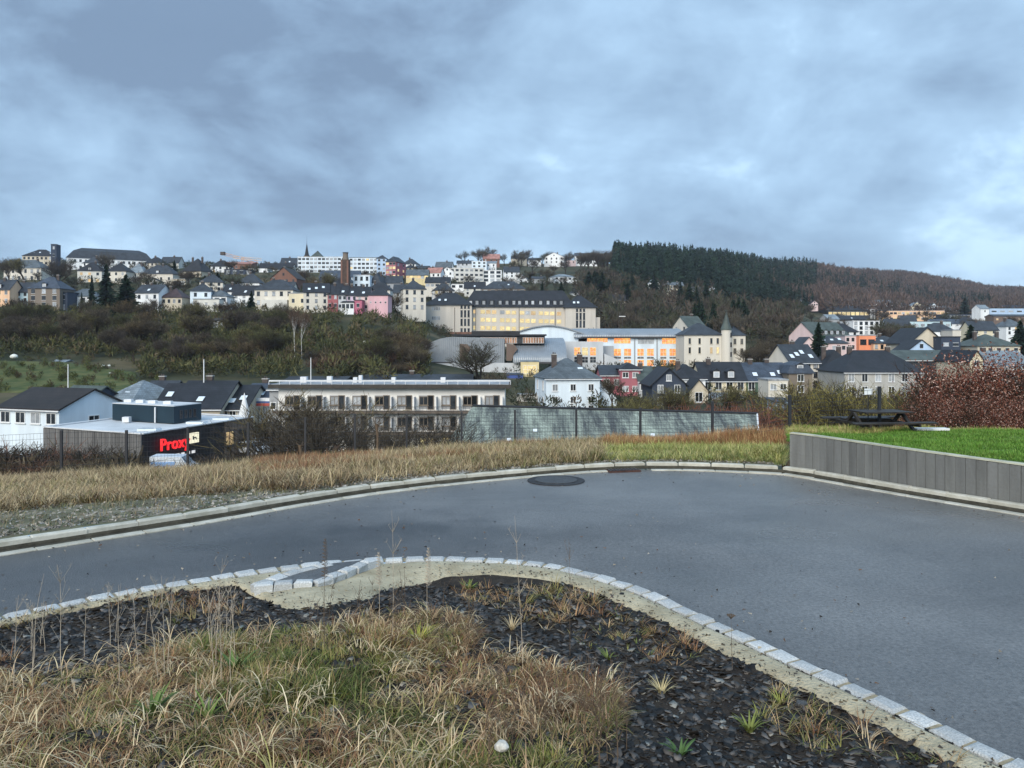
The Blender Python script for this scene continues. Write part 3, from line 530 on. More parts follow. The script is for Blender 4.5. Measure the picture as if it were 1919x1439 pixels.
# fresh green plants standing out on the slate
def weed(nm, px, py, col, n, ln, wid, lab, droop=(1.0, 1.7), lift=.0):
    zz_ = .2; x_, y_ = g0(px, py, zz_)
    for _ in range(3): zz_ = float(mound_z(x_, y_)[0]); x_, y_ = g0(px, py, zz_)
    an = RNG.uniform(0, 6.28, n); pt = np.stack([.012 * np.cos(an), .012 * np.sin(an), np.zeros(n)], 1)
    c = np.array(col)[None] * RNG.uniform(.7, 1.35, (n, 1)); V, Q, C_ = blades(pt, RNG.uniform(.6, 1.1, n) * ln, np.full(n, wid) * RNG.uniform(.7, 1.2, n), an, RNG.uniform(.2, .7, n), RNG.uniform(*droop, n), c, 4)
    o = link(nm, npmesh(nm, V, Q, M_BLADE, C_), loc=(x_, y_, zz_ + lift)); return tag(o, lab, 'plant')
for a_ in [('weed', 880, 1105, (.17, .22, .05), 22, .10, .020, 'bright green weed at the top of the slate patch below the kerb'), ('weed', 1405, 1372, (.15, .18, .05), 24, .11, .018, 'low green leafy weed on the slate near the right kerb'),
    ('weed', 1275, 1415, (.08, .15, .05), 18, .10, .018, 'deep green rosette weed on the slate at the bottom edge'), ('grass_tuft', 1462, 1318, (.26, .28, .07), 30, .11, .006, 'yellow green grass tuft on slate beside the flat slab'),
    ('grass_tuft', 1240, 1300, (.52, .44, .24), 40, .13, .006, 'pale straw tuft in the middle of the slate slope'), ('grass_tuft', 960, 1180, (.50, .40, .24), 36, .12, .006, 'pale straw tuft near the left end of the slate'),
    ('weed', 1140, 1235, (.14, .18, .05), 14, .09, .014, 'small green weed with broad leaves on upper slate'), ('grass_tuft', 785, 1205, (.42, .42, .08), 34, .16, .008, 'yellow green tuft rising above the dry grass'),
    ('weed', 440, 1260, (.10, .16, .045), 16, .16, .026, 'broad leaved green dock plant in the left grass'), ('weed', 285, 1340, (.11, .17, .05), 16, .15, .024, 'green dock leaves low in the left foreground grass'),
    ('weed', 390, 1345, (.14, .20, .05), 14, .15, .016, 'bright upright green leaves near the bottom left grass')]: weed(*a_)
slab = chip(77); o = link('slate_slab', slab.mesh('slate_slab', M_SLATE), loc=(*g0(1502, 1322, .12), .13), rot=(.1, .25, .9), scale=(.085, .05, .09)); tag(o, 'large flat slate slab lying at the edge of the mortar strip', 'slate slab')
x_, y_ = g0(940, 1425, .26); st = bpy.data.meshes.new('stone'); bm = bmesh.new(); bmesh.ops.create_icosphere(bm, subdivisions=2, radius=.03)
for v in bm.verts: v.co *= 1 + random.uniform(-.12, .12); v.co.z *= .8
bm.to_mesh(st); bm.free(); st.materials.append(mat('pale_stone', (.5, .49, .44), .9, .25, 40)); o = link('stone', st, loc=(x_, y_, .32)); tag(o, 'round pale stone in the grass at the bottom of the picture', 'stone')
# tall dead stalks
M_STALK = mat('dead_stalk', (.11, .08, .055), .9, .3, 8); M_STALKP = mat('pale_stalk', (.42, .36, .28), .9, .2, 8)
def stalk(px, py, topy, kind, lab, m=None, grp=None, lean=0):
    x_, y_ = g0(px, py, .2)
    for _ in range(3): zz_ = float(mound_z(x_, y_)[0]); x_, y_ = g0(px, py, zz_)
    h = (py - topy) * y_ / F; mb = MB(); m = m or M_STALK; p = Vector((0, 0, -.02)); dx = 0; N_ = 6; pts = [p]
    for i in range(N_): dx += random.uniform(-.03, .03) + lean * .04; p = p + Vector((dx * h / N_, random.uniform(-.02, .02) * h, h / N_)); pts.append(p)
    for i in range(N_): mb.tube(pts[i], pts[i + 1], .0024 * (1 - i / 8), .0024 * (1 - (i + 1) / 8), 4)
    hb = MB(); tp = pts[-1]
    if kind == 'spike':
        for k in range(46):
            t = 1 - .40 * k / 46; q = tp.lerp(pts[0], 1 - t); a = k * 2.4; r = .006 + .018 * (k / 46) ** .5
            for s_ in (0, 1): e = q + Vector((math.cos(a + s_ * 3.1) * r, math.sin(a + s_ * 3.1) * r, .006)); hb.tube(q, e, .0011, .0022, 3)
    elif kind == 'umbel':
        for k in range(16):
            a = k * 2.4; r = .025 * math.sqrt((k + 1) / 16); e = tp + Vector((math.cos(a) * r, math.sin(a) * r, .012 - r * .2)); hb.tube(tp - Vector((0, 0, .015)), e, .0009, .0009, 3); hb.box(e.x - .004, e.x + .004, e.y - .004, e.y + .004, e.z - .001, e.z + .003)
    elif kind == 'branch':
        for k in range(12):
            t = random.uniform(.35, 1); q = pts[min(N_, int(t * N_))]; a = random.uniform(0, 6.28); l = random.uniform(.04, .10) * min(1, h * 2); e = q + Vector((math.cos(a) * l * .6, math.sin(a) * l * .6, l)); hb.tube(q, e, .0013, .0006, 3)
            for j in range(3): e2 = e + Vector((random.uniform(-.3, .3), random.uniform(-.3, .3), random.uniform(0, .6))) * l * .6; hb.tube(e, e2, .0007, .0005, 3)
    elif kind == 'curl':
        pr = tp
        for k in range(8): a = k * .55; e = tp + Vector((.012 * math.sin(a) * 1.5, 0, .012 * (1 - math.cos(a)) * .8 + .004)); hb.tube(pr, e, .003, .003, 4); pr = e
    r_ = empty('dry_stalk', (x_, y_, zz_), 0, lab, 'dead plant', grp); link('stem', mb.mesh('stem', m), r_)
    if hb.v: link('seed_head', hb.mesh('seed_head', m), r_)
for a_ in [(607, 1190, 1003, 'spike', 'tall grey seed spike standing left of the drain pocket'), (1372, 1255, 1150, 'umbel', 'single dry stalk with a flat brown umbel against the right road'), (735, 1200, 950, 'branch', 'pale twisted dead stem rising above the middle kerb'), (980, 1260, 960, 'branch', 'pale forked dead stem in front of the road centre'),
    (760, 1180, 1028, 'curl', 'dark stalk with a curled tip over the kerb'), (802, 1200, 1022, 'spike', 'short pale seed spike right of the curled stalk'), (712, 1185, 1030, 'spike', 'short pale seed spike left of the curled stalk'), (1068, 1230, 1000, 'branch', 'thin upright dead stem right of the forked one')]:
    stalk(*a_, m=(M_STALKP if 'pale' in a_[4] else None))
for i in range(26):
    px_ = random.uniform(20, 480); stalk(px_, 1235 + random.uniform(-40, 60), random.uniform(1040, 1130), random.choice(('branch', 'branch', 'none')), 'thin pale dead stem among the stems above the left kerb', m=M_STALKP, grp='thin dead stems along the left kerb', lean=random.uniform(-.8, .8))
for i in range(46):
    px_ = random.uniform(900, 1180); stalk(px_, 1400 + random.uniform(-60, 60), random.uniform(1220, 1310), random.choice(('branch', 'branch', 'none')), 'dark thin dead stem in the clump at the grass edge', grp='dark dead stems in the foreground clump', lean=random.uniform(-1, 1))
for i in range(20):
    px_ = random.uniform(560, 900); stalk(px_, 1180 + random.uniform(-20, 60), random.uniform(1075, 1130), 'branch', 'thin dark stem standing against the mortar strip', grp='thin stems against the mortar strip', lean=random.uniform(-.6, .6))

# verge growth beyond the far kerb
n = 30000; px = RNG.uniform(-160, 1470, n); dk = np.interp(px, KPX, KD) + .3; df = np.interp(px, _FP[:, 0], _FP[:, 1]); t = RNG.uniform(0, 1, n) ** .8; d = dk + t * (df + .8 - dk); keep = RNG.rand(n) < (d / 20) ** 1 * 1.2
px, d, t = px[keep], d[keep], t[keep]; x = (px - CX) * d / F; z = near_pd(px, d); bare = (vn(x, d, .9, 2) * .5 + 1.4 * (1 - np.clip(t * 3.2, 0, 1))) > np.interp(px, [0, 500, 720, 800], [.85, .9, 1.6, 3])
brown = (vn(x, d, .7, 9) > .1) & (px > 480) & (t > .3); right = px > 1130
kk = ~bare & ~brown & ~right
PV = np.array([(.14, .095, .06), (.24, .17, .10), (.36, .27, .15), (.47, .38, .23), (.30, .23, .13), (.19, .18, .06), (.13, .13, .045)])
tufts('verge_grass', x[kk], d[kk], z[kk], 11, .24, .011, PV, np.array([.10, .16, .24, .20, .14, .09, .07]), (.8, 2.2), .09, label='tall bleached straw grass on the verge behind the far kerb', seg=2)
kb = ~bare & brown & ~right; tufts('dead_weeds', x[kb], d[kb], z[kb], 10, .20, .012, np.array([(.22, .11, .06), (.30, .16, .09), (.38, .26, .14), (.15, .09, .06), (.26, .20, .10)]), np.array([.3, .25, .15, .15, .15]), (.1, 1.1), .08, label='reddish brown dead weeds along the mesh fence', seg=2)
kr = right & (RNG.rand(len(px)) < .9); kl = kr & (t < .55); tufts('green_verge_grass', x[kl], d[kl], z[kl], 12, .17, .010, np.array([(.25, .30, .08), (.34, .33, .11), (.48, .42, .20), (.14, .18, .06)]), np.array([.3, .3, .2, .2]), (.6, 1.8), .08, label='green and straw grass on the verge left of the wall', seg=2)
kl = kr & (t >= .55); tufts('verge_weeds', x[kl], d[kl], z[kl], 12, .25, .012, np.array([(.32, .15, .07), (.45, .32, .16), (.24, .12, .06), (.36, .26, .11)]), np.array([.3, .25, .25, .2]), (.1, 1.2), .08, label='rusty brown weeds in front of the old slate roof', seg=2)
kb = bare & (RNG.rand(len(px)) < .5); tufts('low_verge_grass', x[kb], d[kb], z[kb], 5, .10, .007, np.array([(.30, .26, .16), (.16, .17, .08), (.22, .17, .11)]), np.array([.4, .3, .3]), (.3, 1.4), .06, label='short sparse growth on the gravelly strip by the far kerb', seg=2)
# gravel strip behind the kerb
n = 5200; px = RNG.uniform(-160, 1450, n); dk = np.interp(px, KPX, KD) + .28; d = dk + RNG.rand(n) ** 1.5 * np.interp(px, [0, 600, 800, 1450], [2.6, 1.6, .35, .25]); x = (px - CX) * d / F; z = near_pd(px, d)
gv = slivers(np.stack([x, d, z + .008], 1), np.stack([RNG.normal(size=n), RNG.normal(size=n), RNG.normal(size=n) * .2], 1) / 1.4, RNG.uniform(.015, .05, n), RNG.uniform(.012, .035, n)); gc = RNG.uniform(.10, .42, (n, 1)) * np.array([[1, .95, .86]])
tag(link('gravel', npmesh('gravel', gv[0], gv[1], M_SLATV, np.repeat(gc, 4, 0))), 'loose gravel and grit on the strip behind the far kerb', 'gravel', kind='stuff')
for px_, y0, y1 in ((707, 895, 832), (563, 905, 870)):
    d_ = float(np.interp(px_, _FP[:, 0], _FP[:, 1])) - 1.5; g_ = Vector(((px_ - CX) * d_ / F, d_, gz(px_, d_))); hh = (y0 - y1) * d_ / F; mb = MB(); mb.tube((0, 0, -.1), (.01, 0, hh * .6), .035, .028, 6); mb.tube((.01, 0, hh * .6), (-.02, .01, hh), .03, .045, 6)
    for a_ in range(5): mb.tube((0, 0, hh * .9), (.14 * math.cos(a_ * 1.3), .1 * math.sin(a_ * 1.3), hh * 1.15), .012, .004, 4)
    o = link('tree_stump', mb.mesh('tree_stump', M_STALK), loc=g_); tag(o, {707: 'dark pollarded sapling stump standing in the verge before the flats', 563: 'small dark stump in the verge left of the pollarded one'}[px_], 'stump')
# lawn
n = 42000; px = RNG.uniform(1478, 2050, n); dk = np.interp(px, KPX, KD) + .5; u = RNG.rand(n); d = dk + (16.5 - dk) * u; x = (px - CX) * d / F; z = near_pd(px, d)
edge = vn(x, d, 1.3, 6) * .6 + d - 14.2 - np.clip((px - 1700) / 300, -1, 1.2) > .0
tufts('lawn_grass', x[~edge], d[~edge], z[~edge], 4, .055, .009, np.array([(.085, .20, .025), (.12, .25, .035), (.20, .30, .07), (.07, .14, .02)]), np.array([.3, .3, .2, .2]), (.2, 1.1), .05, label='bright green mown lawn above the palisade wall', seg=2)
tufts('lawn_edge_grass', x[edge], d[edge], z[edge], 4, .10, .010, np.array([(.20, .28, .05), (.30, .32, .10), (.46, .36, .18)]), np.array([.4, .3, .3]), (.2, 1.2), .05, label='longer yellowish grass at the far edge of the lawn', seg=2)
# ---------------------------------------------------------------- BUILDINGS
WIN = {}
def win_mesh(wd, h, frame='w', kind='cas', near=False):
    k = ('f', round(wd, 1), round(h, 1), frame, kind)
    if k in WIN: return WIN[k]
    wd, h = round(wd, 1), round(h, 1); b = MB(); t = .09 if wd > .7 else .06; y0, y1 = -.05, .02
    b.box(-wd / 2, wd / 2, y0, y1, h / 2 - t, h / 2); b.box(-wd / 2, wd / 2, y0, y1, -h / 2, -h / 2 + t); b.box(-wd / 2, -wd / 2 + t, y0, y1, -h / 2 + t, h / 2 - t); b.box(wd / 2 - t, wd / 2, y0, y1, -h / 2 + t, h / 2 - t)
    if kind == 'cas' and wd > .8: b.box(-.035, .035, y0 + .005, y1, -h / 2 + t, h / 2 - t)
    if kind == 'grid':
        n = max(2, int(wd / 1.0)); 
        for i in range(1, n): x = -wd / 2 + wd * i / n; b.box(x - .03, x + .03, y0 + .005, y1, -h / 2 + t, h / 2 - t)
        for i in range(1, max(2, int(h / 1.0))): z = -h / 2 + h * i / max(2, int(h / 1.0)); b.box(-wd / 2 + t, wd / 2 - t, y0 + .008, y1, z - .03, z + .03)
    if kind != 'grid' and kind != 'strip': b.box(-wd / 2 - .08, wd / 2 + .08, -.14, 0, -h / 2 - .08, -h / 2 - .002)
    WIN[k] = b.mesh('window', {'w': M_FR, 'd': M_FRD, 's': wm('stone'), 'c': wm('beige')}[frame]); return WIN[k]
def pane_mesh(wd, h, m):
    k = ('p', round(wd, 1), round(h, 1), m.name)
    if k not in WIN: wd, h = round(wd, 1), round(h, 1); WIN[k] = MB().box(-wd / 2 + .03, wd / 2 - .03, -.012, .01, -h / 2 + .03, h / 2 - .03).mesh('pane', m)
    return WIN[k]
def far_win(wd, h, m, frame):
    k = ('fw', round(wd, 1), round(h, 1), m.name, frame)
    if k not in WIN:
        wd, h = round(wd, 1), round(h, 1); b = MB(); b.box(-wd / 2, wd / 2, -.02, .02, -h / 2, h / 2, 0)
        b.box(-wd / 2 - .1, wd / 2 + .1, -.08, .0, -h / 2 - .1, -h / 2 - .01, 1); b.box(-wd / 2 - .1, wd / 2 + .1, -.05, 0, h / 2 + .01, h / 2 + .1, 1); WIN[k] = b.mesh('window', [m, M_FR if frame == 'w' else M_FRD])
    return WIN[k]
def add_win(par, x, y, z, rz, wd, h, m=None, frame='w', kind='cas', near=True, lit=0.0, curtain=.25, rnd=random):
    if m is None:
        q = rnd.random(); m = (rnd.choice((M_LIT, M_LITY)) if q < lit else (M_GLC if q < lit + curtain else M_GL))
    if near:
        o = link('window', win_mesh(wd, h, frame, kind), par, (x, y, z), rz); link('pane', pane_mesh(wd, h, m), o)
    else: o = link('window', far_win(wd, h, m, frame), par, (x, y, z), rz)
    return o
def slab(mb, top, t=.18, mi=0): mb.prism([(p[0], p[1], p[2] - t) for p in top], (0, 0, t), mi)
def roof_mb(kind, W, D, He, Hr, x0, o=.35, rin=None, mans=None):
    m = MB(); x1 = x0 + W
    if kind == 'gable':
        k = (Hr - He) / (D / 2)
        slab(m, [(x0 - o, -o, He - k * o), (x1 + o, -o, He - k * o), (x1 + o, D / 2, Hr + .02), (x0 - o, D / 2, Hr + .02)]); slab(m, [(x1 + o, D + o, He - k * o), (x0 - o, D + o, He - k * o), (x0 - o, D / 2, Hr + .021), (x1 + o, D / 2, Hr + .021)])
    elif kind == 'front':
        k = (Hr - He) / (W / 2); c = x0 + W / 2
        slab(m, [(x0 - o, -o, He - k * o), (c, -o, Hr), (c, D + o, Hr), (x0 - o, D + o, He - k * o)]); slab(m, [(c, -o, Hr + .001), (x1 + o, -o, He - k * o), (x1 + o, D + o, He - k * o), (c, D + o, Hr + .001)])
    elif kind in ('hip', 'mansard'):
        i = rin if rin is not None else min(W, D) / 2; j = min(D / 2, W / 2 if rin is None else D / 2)
        tiers = [((o, o), He - .12), ((o, o), He)]
        if kind == 'mansard': a = mans or .25; tiers.append(((-i * a, -j * a), He + (Hr - He) * .7))
        tiers.append(((-i + .02, -j + .02), Hr)); base = len(m.v)
        for (a, b), z in tiers: m.v += [(x0 - a, -b, z), (x1 + a, -b, z), (x1 + a, D + b, z), (x0 - a, D + b, z)]
        for t in range(len(tiers) - 1):
            for q in range(4): n = base + 4 * t; m.f.append((n + q, n + (q + 1) % 4, n + 4 + (q + 1) % 4, n + 4 + q)); m.mi.append(0)
        n = base + 4 * (len(tiers) - 1); m.f.append((n, n + 1, n + 2, n + 3)); m.mi.append(0); m.f.append((base + 3, base + 2, base + 1, base)); m.mi.append(0)
    elif kind == 'flat':
        m.box(x0 - .12, x1 + .12, -.12, D + .12, He + .002, He + .28)
    elif kind == 'shed':
        slab(m, [(x0 - o, -o, He), (x1 + o, -o, He), (x1 + o, D + o, Hr), (x0 - o, D + o, Hr)])
    return m
def wall_mb(kind, W, D, He, Hr, x0, b=-4.0):
    x1 = x0 + W; m = MB()
    if kind == 'gable': m.prism([(x0, 0, b), (x0, D, b), (x0, D, He), (x0, D / 2, Hr - .15), (x0, 0, He)], (W, 0, 0))
    elif kind == 'front': m.prism([(x0, 0, b), (x1, 0, b), (x1, 0, He), (x0 + W / 2, 0, Hr - .15), (x0, 0, He)], (0, D, 0))
    elif kind == 'shed': m.prism([(x0, 0, b), (x0, D, b), (x0, D, Hr - .15), (x0, 0, He - .15)], (W, 0, 0))
    else: m.box(x0, x1, 0, D, b, He)
    return m
def house(name, label, x0, x1, yb, ye, yr, d, wall, roof, kind='gable', dep=9, yaw=0, rows=2, cols=3, ws=(1.0, 1.4), lit=0.0, cat='house', group=None, sky=0, chim=1, frame='w', side=None, rin=None, over=.35, wkind='cas', curtain=.25, dorm=0, m=None, rowz=None, mans=None, roofparts=True, bands=0, baseh=0):
    near_ = d < 200; rnd = random.Random(int(x0 * 7 + yb * 13 + x1)); th = math.radians(yaw); span = (x1 - x0) * d / F
    W = max(2.0, (span - dep * abs(math.sin(th))) / math.cos(th)); D_ = dep; zb = CAMZ - (yb - HY) * d / F; He = (yb - ye) * d / F
    dm = d + (D_ / 2 * math.cos(th) if kind != 'front' and kind != 'flat' else 0); Hr = CAMZ - (yr - HY) * dm / F - zb if kind != 'flat' else He + .3
    Hr = max(Hr, He + .3)
    if yaw >= 0: xo = x0 * d / F - CX * d / F + D_ * math.sin(th); lx0 = 0
    else: xo = (x1 - CX) * d / F - D_ * math.sin(-th); lx0 = -W
    root = empty(name, (xo, d, zb), th, label, cat, group); near_roof = d < 170
    link('wall', wall_mb(kind, W, D_, He, Hr, lx0).mesh('wall', wm(wall)), root)
    rf = link('roof', roof_mb(kind, W, D_, He, Hr, lx0, over, rin, mans).mesh('roof', rm(roof, near_roof)), root)
    if bands:
        bm_ = MB(); 
        for i in range(1, bands + 1): bm_.box(lx0 - .04, lx0 + W + .04, -.06, 0, He * i / (bands + 1) - .12, He * i / (bands + 1) + .12)
        link('string_course', bm_.mesh('string_course', M_FASC), root)
    if kind in ('hip', 'gable') and roofparts and near_: link('gutter', MB().box(lx0 - over, lx0 + W + over, -over - .1, -over + .02, He - .28 - (0 if kind == 'hip' else (Hr - He) / (D_ / 2) * over), He - .14 - (0 if kind == 'hip' else (Hr - He) / (D_ / 2) * over)).mesh('gutter', M_FASC), root)
    wd, h = ws
    for r in range(rows):
        z = (rowz[r] if rowz else He * (r + .55) / rows)
        for c in range(cols):
            x = lx0 + W * (c + .5) / cols; hh = min(h, He / max(rows, 1) * .66); wd2 = min(wd, W / cols * .8)
            add_win(root, x, -.012, z, 0, wd2, hh, m, frame, wkind, near_, lit, curtain, rnd)
    if side:
        sr, sc_ = side; sx = lx0 if yaw >= 0 else lx0 + W
        for r in range(sr):
            for c in range(sc_): add_win(root, sx + (-.012 if yaw >= 0 else .012), D_ * (c + .5) / sc_, He * (r + .55) / sr, -math.pi / 2 if yaw >= 0 else math.pi / 2, min(wd, D_ / sc_ * .6), min(h, He / sr * .6), m, frame, wkind, near_, lit, curtain, rnd)
    if kind == 'front' and W > 5 and Hr - He > 2.2 and cols: add_win(root, lx0 + W / 2, -.012, He + (Hr - He) * .35, 0, .9, 1.1, m, frame, wkind, near_, lit, curtain, rnd)
    if kind in ('gable', 'hip', 'mansard'):
        k = (Hr - He) / (D_ / 2); a = math.atan(k)
        for i in range(sky):
            t = .40 + .12 * ((i * 37) % 3 - 1); x = lx0 + W * (i + .8) / (sky + .6); y = D_ / 2 * t; z = He + (Hr - He) * t + .05
            link('skylight', sm('skylight'), rf, (x, y, z), rot=(a, 0, 0))
        for i in range(dorm):
            x = lx0 + W * (i + 1) / (dorm + 1); z = He + .25; dm_ = link('dormer', sm('dormer_' + roof, roof), rf, (x, .25, z)); 
    for i in range(chim):
        x = lx0 + W * (.25 + .5 * (rnd.random() if chim == 1 else i / max(1, chim - 1))); y = D_ * .5 + rnd.uniform(-.6, .6)
        zc = Hr - .9 if kind != 'flat' else He; link('chimney', sm('chimney'), rf, (x, y, zc))
    root['_'] = 0; del root['_']
    return root, W, He, Hr, lx0, rf
SM = {}
def sm(k, roof=None):
    if k in SM: return SM[k]
    if k == 'skylight': b = MB(); b.box(-.45, .45, -.6, .6, 0, .07, 0); b.box(-.5, .5, -.65, .65, -.05, .05, 1); me = b.mesh(k, [M_SKYL, M_FRD])
    elif k == 'chimney': b = MB(); b.box(-.42, .42, -.35, .35, -1.6, 1.5, 0); b.box(-.5, .5, -.43, .43, 1.5, 1.62, 1); b.tube((-.15, 0, 1.6), (-.15, 0, 1.95), .11, .1, 6, 0); b.tube((.18, 0, 1.6), (.18, 0, 1.9), .11, .1, 6, 0); me = b.mesh(k, [M_CH, wm('concrete')])
    else:
        b = MB(); b.prism([(-.7, 0, 0), (.7, 0, 0), (.7, 0, 1.3), (0, 0, 1.75), (-.7, 0, 1.3)], (0, 2.6, 0), 0); b.box(-.48, .48, -.03, .0, .25, 1.2, 1); b.box(-.6, .6, -.02, .001, .12, 1.3, 2)
        b.prism([(-.85, -.15, 1.22), (0, -.15, 1.78), (0, -.15, 1.88), (-.85, -.15, 1.32)], (0, 2.7, 0), 3); b.prism([(.85, -.15, 1.22), (.85, -.15, 1.32), (0, -.15, 1.881), (0, -.15, 1.781)], (0, 2.7, 0), 3); me = b.mesh('dormer', [wm('dark'), M_GLC, M_FR, rm(roof or 'dark')])
    SM[k] = me; return me
H = house
def abox(root, name, x0, x1, y0, y1, z0, z1, m): return link(name, MB().box(x0, x1, y0, y1, z0, z1).mesh(name, m), root)

# --- hilltop, far left
H('hospital_block', 'long pale institutional building with a grey skylit roof crowning the left hilltop', 103, 255, 506, 482, 463, 452, 'white', 'slate', 'mansard', 15, 27, 2, 16, (1.2, 1.6), sky=9, cat='building', mans=.45, side=(2, 3), chim=0)
H('institution_wing', 'low beige wing with a dark skylit roof left of the hilltop building', 36, 94, 498, 479, 467, 462, 'beige', 'dark', 'hip', 13, 8, 2, 7, (1.2, 1.5), sky=5, cat='building', chim=0)
H('stair_tower', 'dark green flat topped stair tower at the left end of the hilltop building', 92, 105, 500, 458, 457, 446, 'slateblue', 'dark', 'flat', 6, 10, 3, 1, (1.0, 1.4), cat='tower', chim=0)
H('villa', 'broad cream villa behind bare trees at the far left of the hill', 7, 77, 528, 502, 487, 398, 'cream', 'grey', 'hip', 11, 0, 2, 6, (1.2, 1.8), frame='d', chim=2, dorm=1)
H('villa', 'pale house with warmly lit ground floor left of the tall dark conifers', 137, 186, 532, 507, 491, 388, 'pale', 'dark', 'hip', 10, 12, 2, 3, (1.2, 1.4), lit=.3, side=(2, 2), dorm=1)
H('house', 'cream house half hidden behind the tall dark conifers', 199, 236, 530, 508, 493, 384, 'cream', 'dark', 'hip', 9, 0, 2, 3)
H('house', 'pale house under a grey green slate roof right of the dark conifers', 236, 270, 530, 511, 494, 393, 'pale', 'lgrey', 'hip', 9, 0, 2, 3, sky=1)
H('house', 'wide pale house with a dark hipped roof and one dormer, upper left hill', 265, 324, 533, 513, 497, 382, 'cream', 'slate', 'hip', 10, 0, 1, 4, dorm=1)
H('garden_house', 'small white gabled pavilion in front of the wide hipped house', 271, 299, 536, 527, 520, 372, 'white', 'dark', 'front', 5, 0, 1, 2, chim=0)
H('garage', 'beige flat roofed garage on the upper left hill', 322, 348, 540, 523, 521, 374, 'beige', 'flat', 'flat', 6, 0, 1, 2, (2.4, 2.0), chim=0)
H('house', 'orange cream house cut by the left edge of the picture', -22, 18, 572, 541, 524, 276, 'apricot', 'slate', 'gable', 8, 0, 2, 3, dorm=1)
H('house', 'pale blue house with a balcony beside the orange cream one', 17, 53, 568, 546, 529, 281, 'lblue', 'slate', 'gable', 8, 0, 2, 3)
r = H('townhouse', 'brown grey stone townhouse with white windows and hipped slate roof at far left', 52, 112, 590, 540, 519, 264, 'stone', 'blue', 'hip', 9, 0, 4, 3, (1.3, 1.5), dorm=1, sky=1, curtain=.6)[0]
abox(r, 'balcony', 3.4, 8.2, -1.6, 0, 3.0, 3.2, M_FRD)
H('annex', 'narrow slate blue annex on the right of the stone townhouse', 111, 126, 586, 548, 546, 266, 'slateblue', 'dark', 'flat', 7, 0, 2, 1, (1.1, 1.5), chim=0, curtain=.8)
H('bungalow', 'low white house with a grey roof right of the stone townhouse', 120, 179, 570, 555, 541, 272, 'white', 'grey', 'hip', 9, 0, 1, 4, chim=0)
H('house', 'white two storey house with a dark roof right of the dark conifers', 250, 304, 586, 547, 533, 270, 'white', 'slate', 'gable', 8, -9, 2, 3, sky=1, bands=1)
H('house', 'low beige house with a reddish brown hipped roof next to the white two storey one', 302, 341, 573, 557, 540, 272, 'beige', 'redbrown', 'hip', 8, 0, 1, 4, (.9, 1.3))
H('shed', 'dark timber shed at the left edge below the orange cream house', -15, 17, 597, 580, 573, 258, 'brown', 'dark', 'shed', 6, 0, 1, 2, (1, .8), chim=0)
H('house', 'beige hilltop house with a big dark roof left of the crane', 336, 386, 523, 508, 484, 402, 'beige', 'dark', 'hip', 11, -14, 1, 3, sky=2, chim=2)
H('villa', 'white villa with a cream corner tower above the bare thicket', 349, 393, 576, 545, 530, 274, 'bluewhite', 'slate', 'hip', 8, 10, 2, 2, sky=2, side=(1, 1))
H('annex', 'white terrace extension in front of the white villa', 362, 411, 580, 561, 560, 268, 'pale', 'lgrey', 'flat', 4, 0, 1, 3, (.8, .8), chim=0, frame='d')
H('house', 'white wing with a grey roof and glazed side right of the white villa', 388, 425, 570, 555, 543, 276, 'white', 'grey', 'hip', 8, 0, 1, 3, (1.6, 1.4))
H('building_site', 'hilltop house shell with orange red formwork below the tower crane', 414, 472, 508, 494, 489, 446, 'brick', 'tile', 'shed', 9, 0, 1, 5, (1, 1), cat='building', chim=0)
H('modern_house', 'white cubic house with a dark blue upper floor on the upper hill', 417, 470, 527, 505, 503, 410, 'slateblue', 'dark', 'flat', 9, 6, 2, 4, (1.8, 1.8), curtain=.8, chim=0)
H('house', 'white house with a dark flat top right of the dark blue one', 464, 502, 516, 503, 501, 428, 'white', 'dark', 'flat', 8, 0, 1, 3, (1.3, 1.1), chim=0)
H('bungalow', 'white rendered house with a dark hipped roof and a skylight mid hill', 445, 486, 547, 530, 512, 352, 'white', 'slate', 'hip', 9, 0, 1, 3, sky=1)
H('house', 'small dark roofed house above the bare thicket with a white lower wall', 418, 442, 553, 545, 532, 318, 'white', 'dark', 'gable', 8, 0, 1, 2, (1, 1), sky=1)
H('house', 'brown red gabled barn like house on the upper left hill', 505, 561, 545, 521, 500, 352, 'brick', 'brown', 'front', 12, -6, 2, 4, (.9, 1.4), frame='d')
H('house', 'long dark roofed hilltop house behind the brown gable', 484, 547, 515, 504, 493, 445, 'white', 'dark', 'gable', 9, 0, 1, 6, chim=2)
H('house', 'white hilltop house just left of the church spire', 545, 566, 512, 500, 493, 452, 'white', 'slate', 'hip', 8, 0, 1, 2)
r = H('house', 'cream house with a dark hipped roof and a long white terrace wall', 477, 549, 576, 543, 524, 280, 'cream', 'slate', 'hip', 10, 0, 2, 5, (1.1, 1.5), sky=2, frame='c')[0]
abox(r, 'terrace', 3.5, 12.8, -3.2, 0, -2, 2.6, wm('pale'))
H('annex', 'pale yellow flat roofed annex right of the cream terrace house', 541, 575, 580, 550, 548, 276, 'pyel', 'flat', 'flat', 6, 0, 1, 2, chim=0)
H('house', 'cream rendered end house with small windows left of the red row house', 557, 614, 583, 546, 530, 271, 'cream', 'dark', 'gable', 9, 14, 3, 3, (.9, 1.2), sky=3, frame='d')
H('row_house', 'narrow red row house on the left hillside terrace', 613, 634, 580, 550, 534, 273, 'red', 'dark', 'gable', 9, 0, 2, 2, (.9, 1.2), chim=1)
H('row_house', 'pale grey row house with a white bay between red and lilac', 633, 650, 582, 551, 535, 273, 'lgrey', 'dark', 'gable', 9, 0, 2, 2, (.9, 1.2), sky=1)
H('row_house', 'lilac row house on the left hillside terrace', 649, 669, 582, 552, 536, 273, 'lilac', 'dark', 'gable', 9, 0, 2, 2, (.9, 1.2), sky=1)
